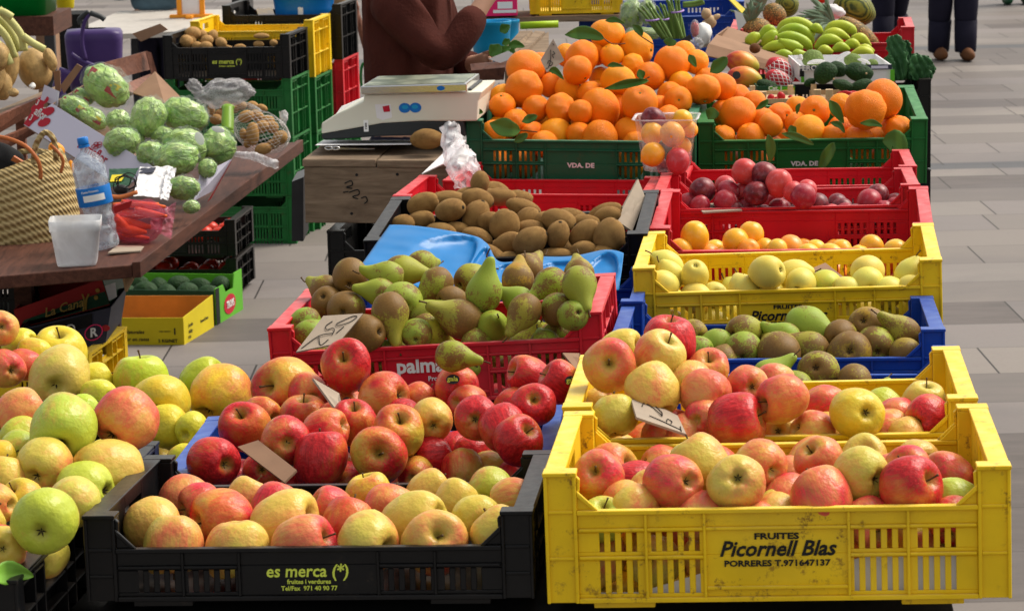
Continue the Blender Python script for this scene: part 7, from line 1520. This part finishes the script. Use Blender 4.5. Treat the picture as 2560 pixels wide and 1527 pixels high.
mid = (c0+c1)/2; me = text_mesh('TROPS', .040, M['inkw'], .03, 0, .8); o = obj('lettering', me, None); Rm = Matrix((un_, Vector((0, 0, 1)), un_.cross(Vector((0, 0, 1))))).transposed().to_4x4(); Rm.translation = mid+Vector((0, 0, .055))-nl*.004; o.matrix_world = Rm; bpy.context.view_layer.update(); setp(o, t3)
m = MB(); m.prism([mid+Vector((0, 0, .055))+un_*(.075*math.cos(a))+Vector((0, 0, .040*math.sin(a)))-nl*.001 for a in [k*math.pi/12 for k in range(24)]], -nl*.001); o = obj('oval_badge', m, M['inkr']); setp(o, t3)
for k in range(10):
    p_ = c0+nl*(.06+.088*(k % 5))+un_*(.10+.15*(k//5))+Vector((0, 0, .105+.01*(k % 2))); o = obj('avocado', blob(20, 12, lumpy(k, .1, 1)), M['avo'], None, True); o.matrix_world = Matrix.Translation(p_) @ Matrix.Rotation(k, 4, 'Z') @ Matrix.Diagonal((.052, .040, .038, 1))
    tag(o, f"green avocado in the black-green box, {'front' if k < 5 else 'rear'} row, {ORD[5-k % 5]} from left", 'avocado', 'avocados in the green box')
# black crates of tomatoes
p = at(588, 549, 11.2)
for i in range(2):
    crate('T%d' % i, ['upper black crate of tomatoes on the paving','lower black crate of tomatoes on the paving'][i], 'blk', 'mid', Matrix.Translation((p.x-.6, p.y+.06, .335-.162*i)) @ Matrix.Rotation(-.1, 4, 'Z'), bev=0)
    Mw = CRATE['T%d' % i]['M']
    for k in range(18):
        if i == 1 and k < 6: continue
        x, y = .07+.09*(k % 6), .07+.12*(k//6); o = obj('tomato', blob(16, 10), M['tomato'], None, True); o.matrix_world = Mw @ Matrix.Translation((x, y, -.095+.012*(k % 3))) @ Matrix.Diagonal((.038, .038, .032, 1))
        tag(o, f"red tomato in the {['upper','lower'][i]} black crate, {['front','middle','rear'][k//6]} row, {ORD[k % 6+1]} from left", 'tomato', 'tomatoes in the black crates')
# ---- white table, wooden sign holder, green bin
t = thing('white_table', 'white table with a pale wooden sign holder behind the stacks', 'table', at(400, 60, 16)); bpy.context.view_layer.update()
q = [atz(x, y, .75) for x, y in ((165,92),(330,28),(640,26),(860,52),(830,70))]; q = [atz(150,92,.75), atz(700,68,.75), atz(830,58,.75), atz(560,24,.75), atz(300,28,.75)]
m = MB(); m.prism(q, (0, 0, -.03)); o = obj('table_top', m, simple('worn_white_laminate', (.46, .43, .39), .5, .15)); setp(o, t)
for p_ in (q[0]+Vector((.1, .1, 0)), q[1]+Vector((-.1, .1, 0)), q[3]+Vector((-.1, -.1, 0)), q[4]+Vector((.1, -.1, 0))): o = obj('leg', MB().box(p_.x-.02, p_.x+.02, p_.y-.02, p_.y+.02, 0, .7195), M['steel']); setp(o, t)
t = thing('sign_holder', 'orange wooden frame holding a white notice on the white table', 'sign', atz(478, 44, .75)); bpy.context.view_layer.update(); b0 = atz(478, 44, .752)
def ob(nm, x0, x1, y0, y1, z0, z1, mt): o = obj(nm, MB().box(b0.x+x0, b0.x+x1, b0.y+y0, b0.y+y1, b0.z+z0, b0.z+z1), M[mt], bevel=.002); setp(o, t)
ob('foot', -.13, .13, -.03, .03, 0, .018, 'orangep'); ob('foot', -.02, .02, -.13, -.031, 0, .018, 'orangep'); ob('post', -.085, -.055, -.014, .014, .0185, .40, 'orangep'); ob('post', .055, .085, -.014, .014, .0185, .40, 'orangep'); ob('notice', -.0548, .0548, -.004, .004, .02, .38, 'paper'); ob('notice_picture', -.03, .03, -.0055, -.0045, .11, .16, 'oran')
t = thing('green_bin', 'bright green plastic bin on a dark stand at the top left', 'bin', at(0, 45, 14)); bpy.context.view_layer.update(); a_, b_ = at(-260, 48, 14), at(122, 30, 14)
o = obj('bin', loft([rbox((b_.x-a_.x)/2-.03, .2, 0, .04), rbox((b_.x-a_.x)/2, .24, .30, .05), rbox((b_.x-a_.x)/2+.02, .26, .31, .05), rbox((b_.x-a_.x)/2+.02, .26, .34, .05)]), M['greenbox'], None, True); o.matrix_world = Matrix.Translation(((a_.x+b_.x)/2, 14.25, at(60, 42, 14).z)); bpy.context.view_layer.update(); setp(o, t); zb = at(60, 42, 14).z
m = MB(); m.box(a_.x-.1, b_.x+.02, 14.0, 14.6, zb-.10, zb-.002); o = obj('stand', m, M['wooddk']); setp(o, t); o = obj('leg', MB().box(b_.x-.03, b_.x+.02, 14.0, 14.05, 0, zb-.101), M['steel']); setp(o, t)
o = obj('leg', MB().box(a_.x-.05, a_.x, 14.0, 14.05, 0, zb-.101), M['steel']); setp(o, t)
bucket('olive_pot', 138, 190, -40, 22, 15, 'dateb', 'dark olive pot behind the green bin')
for i, (x0, x1, y0, y1, dd, mt, lb) in enumerate([(120, 200, 36, 110, 15.5, 'cloth', 'dark box in the shade behind the purple basket'), (90, 125, 60, 110, 15, 'cardb', 'brown carton standing in the shade behind the roots'), (580, 622, -20, 28, 18, 'steel', 'grey metal case behind the denim jacket')]):
    p0_, p1_ = at(x0, y1, dd), at(x1, y0, dd); o = obj('storage_box', MB().box(p0_.x, p1_.x, dd, dd+.3, p0_.z-.35 if i < 2 else p0_.z, p1_.z), M[mt], bevel=.003); tag(o, lb, 'box')

# ================================================================== people
def skinbody(name, J, Ed, mat, parent=None, sub=1):
    bmm = bmesh.new(); lay = bmm.verts.layers.skin.verify(); V = {}
    for i, (k, (p, r)) in enumerate(J.items()):
        v = bmm.verts.new(p); v[lay].radius = (r, r) if not isinstance(r, tuple) else r; v[lay].use_root = (i == 0); V[k] = v
    for a, b in Ed: bmm.edges.new((V[a], V[b]))
    me = bpy.data.meshes.new(name); bmm.to_mesh(me); bmm.free(); o = bpy.data.objects.new('tmp', me); C.objects.link(o)
    o.modifiers.new('s', 'SKIN').use_smooth_shade = True; sb = o.modifiers.new('u', 'SUBSURF'); sb.levels = 2; sb.render_levels = 2
    dg = bpy.context.evaluated_depsgraph_get(); m2 = bpy.data.meshes.new_from_object(o.evaluated_get(dg)); bpy.data.objects.remove(o)
    m2.materials.clear(); m2.materials.append(M[mat]); m2.shade_smooth()
    for p_ in m2.polygons: p_.material_index = 0
    r = bpy.data.objects.new(name, m2); C.objects.link(r)
    if parent: r.parent = parent
    return r
def hand(J, E_, wrist, d, side, tag_):
    """palm, four fingers and a thumb grown from the wrist joint"""
    w_ = Vector(J[wrist][0]); d = Vector(d).normalized(); s_v = d.cross(Vector((0, 1, .2))).normalized()*side; up = d.cross(s_v).normalized()
    J[tag_+'p'] = (w_+d*.05, .030); E_.append((wrist, tag_+'p'))
    for k, ln in enumerate((.070, .080, .076, .060)):
        b_ = w_+d*.085+s_v*(.027-.018*k); J[f'{tag_}a{k}'] = (b_, .0095); J[f'{tag_}b{k}'] = (b_+d*ln*.5-up*.008, .0085); J[f'{tag_}c{k}'] = (b_+d*ln*.85-up*.026, .007)
        E_ += [(tag_+'p', f'{tag_}a{k}'), (f'{tag_}a{k}', f'{tag_}b{k}'), (f'{tag_}b{k}', f'{tag_}c{k}')]
    t0 = w_+d*.035+s_v*.034; J[tag_+'t0'] = (t0, .011); J[tag_+'t1'] = (t0+d*.03+s_v*.018, .009); E_ += [(tag_+'p', tag_+'t0'), (tag_+'t0', tag_+'t1')]
def person(label, pos, yaw, shirt, legs, legang=(.0, .0), arms=None, shoe='suede', cut=None):
    t = None; hgt = 1.70
    J = {'pel': ((0, 0, .95), .13), 'bel': ((0, 0, 1.08), (.15, .115)), 'che': ((0, 0, 1.28), (.17, .12)), 'shc': ((0, 0, 1.42), .09), 'nec': ((0, .0, 1.49), .052), 'hed': ((0, -.02, 1.60), .085), 'top': ((0, -.01, 1.68), .07)}
    E_ = [('pel','bel'),('bel','che'),('che','shc'),('shc','nec'),('nec','hed'),('hed','top')]
    feet = []
    for sd_, a in ((-1, legang[0]), (1, legang[1])):
        k = 'L' if sd_ < 0 else 'R'; hip = Vector((sd_*.09, 0, .88)); kn = hip+Vector((0, math.sin(a)*-.42, -.42*math.cos(a))); an = kn+Vector((0, -math.sin(a-.12)*.40, -.40*math.cos(a-.12)))
        an.z = max(an.z, .085); J[k+'h'] = (hip, .085); J[k+'k'] = (kn, .058); J[k+'a'] = (an, .040); J[k+'f'] = (an+Vector((0, -.12, -.05)), .030); E_ += [('pel', k+'h'), (k+'h', k+'k'), (k+'k', k+'a'), (k+'a', k+'f')]; feet.append((an, hip, kn))
    am = arms or {'L': ((-.19, 0, 1.40), (-.24, .02, 1.12), (-.24, -.06, .88)), 'R': ((.19, 0, 1.40), (.24, .02, 1.12), (.24, -.06, .88))}
    for k in 'LR':
        s0, e0, w0 = am[k]; J[k+'s'] = (s0, .060); J[k+'e'] = (e0, .044); J[k+'w'] = (w0, .028); E_ += [('shc', k+'s'), (k+'s', k+'e'), (k+'e', k+'w')]; hand(J, E_, k+'w', Vector(w0)-Vector(e0), -1 if k == 'L' else 1, k+'hd')
    body = skinbody('person', J, E_, 'skin'); tag(body, label, 'person'); body.matrix_world = Matrix.Translation(pos) @ Matrix.Rotation(yaw, 4, 'Z')
    JT = {'pel': ((0, 0, .97), (.165, .135)), 'w': ((0, 0, 1.04), (.155, .125))}; ET = [('pel', 'w')]
    for k, (an, hip, kn) in zip('LR', feet): JT[k+'h'] = (hip, .110); JT[k+'k'] = (kn, .104); JT[k+'a'] = (an+Vector((0, 0, .16)), .090); ET += [('pel', k+'h'), (k+'h', k+'k'), (k+'k', k+'a')]
    skinbody('trousers', JT, ET, legs, body)
    JS = {'che': ((0, 0, 1.28), (.20, .148)), 'bel': ((0, 0, 1.10), (.185, .145)), 'hem': ((0, 0, .99), (.185, .148)), 'shc': ((0, 0, 1.42), (.11, .10)), 'col': ((0, 0, 1.48), .068)}; ES = [('che','bel'),('bel','hem'),('che','shc'),('shc','col')]
    for k in 'LR':
        s0, e0, w0 = am[k]; s0, e0, w0 = Vector(s0), Vector(e0), Vector(w0); JS[k+'s'] = (s0, .085); JS[k+'m'] = (s0.lerp(e0, .55), .074); JS[k+'e'] = (e0, .070); JS[k+'w'] = (e0.lerp(w0, .85), .050); ES += [('shc', k+'s'), (k+'s', k+'m'), (k+'m', k+'e'), (k+'e', k+'w')]
    sw = skinbody('sweater', JS, ES, shirt, body)
    for (an, hip, kn) in feet:
        d_ = (kn-an).normalized(); b_ = an+Vector((0, 0, -.020)); m = MB(); m.tube([b_, b_+d_*.004, b_+d_*.10, b_+d_*.24], [.083, .086, .090, .093], 28, flat=.92); m.v = [tuple(Vector(p)+Vector((0, .006*math.sin(p[2]*60+p[0]*40), 0))) for p in m.v]; obj('trouser_leg', m, M[legs], body, True)
        m = MB(); m.lathe([(0, -.9), (.6, -.85), (.95, -.4), (1, .1), (.8, .7), (.5, 1.1), (0, 1.15)], 16); sh = obj('shoe', m, M[shoe], body, True); sh.matrix_local = Matrix.Translation(an+Vector((0, -.060, -.036))) @ Matrix.Rotation(math.pi/2, 4, 'X') @ Matrix.Diagonal((.050, .055, .145, 1))
        sh.modifiers.new('b', 'SUBSURF').levels = 1
    h = obj('hair', blob(24, 16, lambda p: p*(1.0 if p.z > -.1 or p.y > 0 else .75)), M['hair'], body, True); h.matrix_local = Matrix.Translation((0, .005, 1.635)) @ Matrix.Diagonal((.093, .108, .098, 1))
    for sx_ in (-1, 1):
        e_ = obj('eye', blob(10, 8), M['inkw'], body, True); e_.matrix_local = Matrix.Translation((sx_*.032, -.098, 1.605)) @ Matrix.Diagonal((.013, .008, .009, 1))
        e_ = obj('ear', blob(10, 8), M['skin'], body, True); e_.matrix_local = Matrix.Translation((sx_*.088, .0, 1.60)) @ Matrix.Diagonal((.012, .022, .032, 1))
    e_ = obj('nose', blob(10, 8), M['skin'], body, True); e_.matrix_local = Matrix.Translation((0, -.108, 1.585)) @ Matrix.Diagonal((.014, .020, .024, 1))
    e_ = obj('mouth', blob(10, 8), M['redf'], body, True); e_.matrix_local = Matrix.Translation((0, -.098, 1.548)) @ Matrix.Diagonal((.024, .008, .007, 1))
    return body
# stallholder: turned to the right, one forearm raised
p = at(1040, 205, 8.75)
person('person in a dark brown knitted sweater standing behind the weighing scale, arm bent up', (p.x-.025, 8.85, -.02), R(68), 'brownknit', 'trous', arms={'L': ((-.19, -.02, 1.42), (-.20, -.21, 1.225), (-.05, -.30, 1.42)), 'R': ((.19, .0, 1.40), (.22, -.06, 1.16), (.06, -.22, 1.20))})
f1 = atz(2345, 145, 0); f2 = atz(2424, 158, 0)
person('person in dark trousers and brown suede shoes walking away on the paving', ((f1.x+f2.x)/2, (f1.y+f2.y)/2+.02, 0), R(4), 'cloth', 'trous', legang=(-.07, .07))
p = atz(2232, 135, 0); person('person in dark wide trousers standing behind the cabbage crate', (p.x-.02, p.y, 0), R(20), 'cloth', 'trous', legang=(.12, -.08), shoe='dgrey')
p = atz(2515, 12, 0); person('distant walker of whom only a dark shoe shows at the top right', (p.x+.10, p.y, 0), R(0), 'cloth', 'trous', shoe='dkgreen')
p = at(400, 20, 17.6); person('person in a faded denim jacket leaning on the white table, hands together', (p.x-.03, 17.72, -.28), R(0), 'denim', 'trous', arms={'L': ((-.19, 0, 1.40), (-.30, -.02, 1.13), (-.09, -.20, 1.17)), 'R': ((.19, 0, 1.40), (.30, -.02, 1.13), (.09, -.20, 1.17))})

# white paper inside the front yellow crate, seen through its slots
_t = CRATE['Y1']['t']; _m = MB()
_m.prism([(.03, .0135, -.168), (.57, .0135, -.168), (.57, .0135, -.118), (.42, .0135, -.118), (.34, .0135, -.140), (.20, .0135, -.140), (.12, .0135, -.164), (.03, .0135, -.164)], (0, .0006, 0))
_o = obj('paper_liner', _m, M['paper']); _o.matrix_world = CRATE['Y1']['M']; tag(_o, 'white paper liner showing through the slots of the front yellow crate', 'paper')

# fruit wholly buried under other fruit, seen neither from here nor from a step to either side, is not kept
for _i in [43,44,45,46,47,48,49,50,51,52,53,54,56,57,58,59,60,62,63,64,65,66,67,68,70,71,73,75,77,78,81,83,84,85,108,109,114,115,120,121,124,125,126,127,130,131,133,136,137,139,140,142,148,149,151,152,157,160,161,162,163,166,167,168,169,170,171,172,173,174,175,176,177,178,179,180,181,182,183,184,185,186,187,188,189,190,191,192,193,194,195,196,197,198,199,200,201,202,203,204,205,206,207,208,209,210,211,212,213,214,217,218,223,224,228,229,230,231,232,233,235,236,237,238,239,241,242,243,244,245,246,248,249,251,252,254,255,256,257,261,262,265,266,267,270,271,272,275,277,278,279,280,281,282,283,284,285,286,287,288,290,291,292,293,294,295,296,297,298,300,302,303,304,305,306,307,308,309,310,311,312,314,315,316,317,318,319,320,321,322,323,324,325,326,327,328,329,331,333,337,339,340,341,343,344,346,347,348,349,350,351,352,353,354,355,356,358,361,364,365,366,367,369,371,373,375,379,383,384,386,388,390,391]:
    for _c in list(FILL[_i].children): bpy.data.objects.remove(_c)
    bpy.data.objects.remove(FILL[_i])
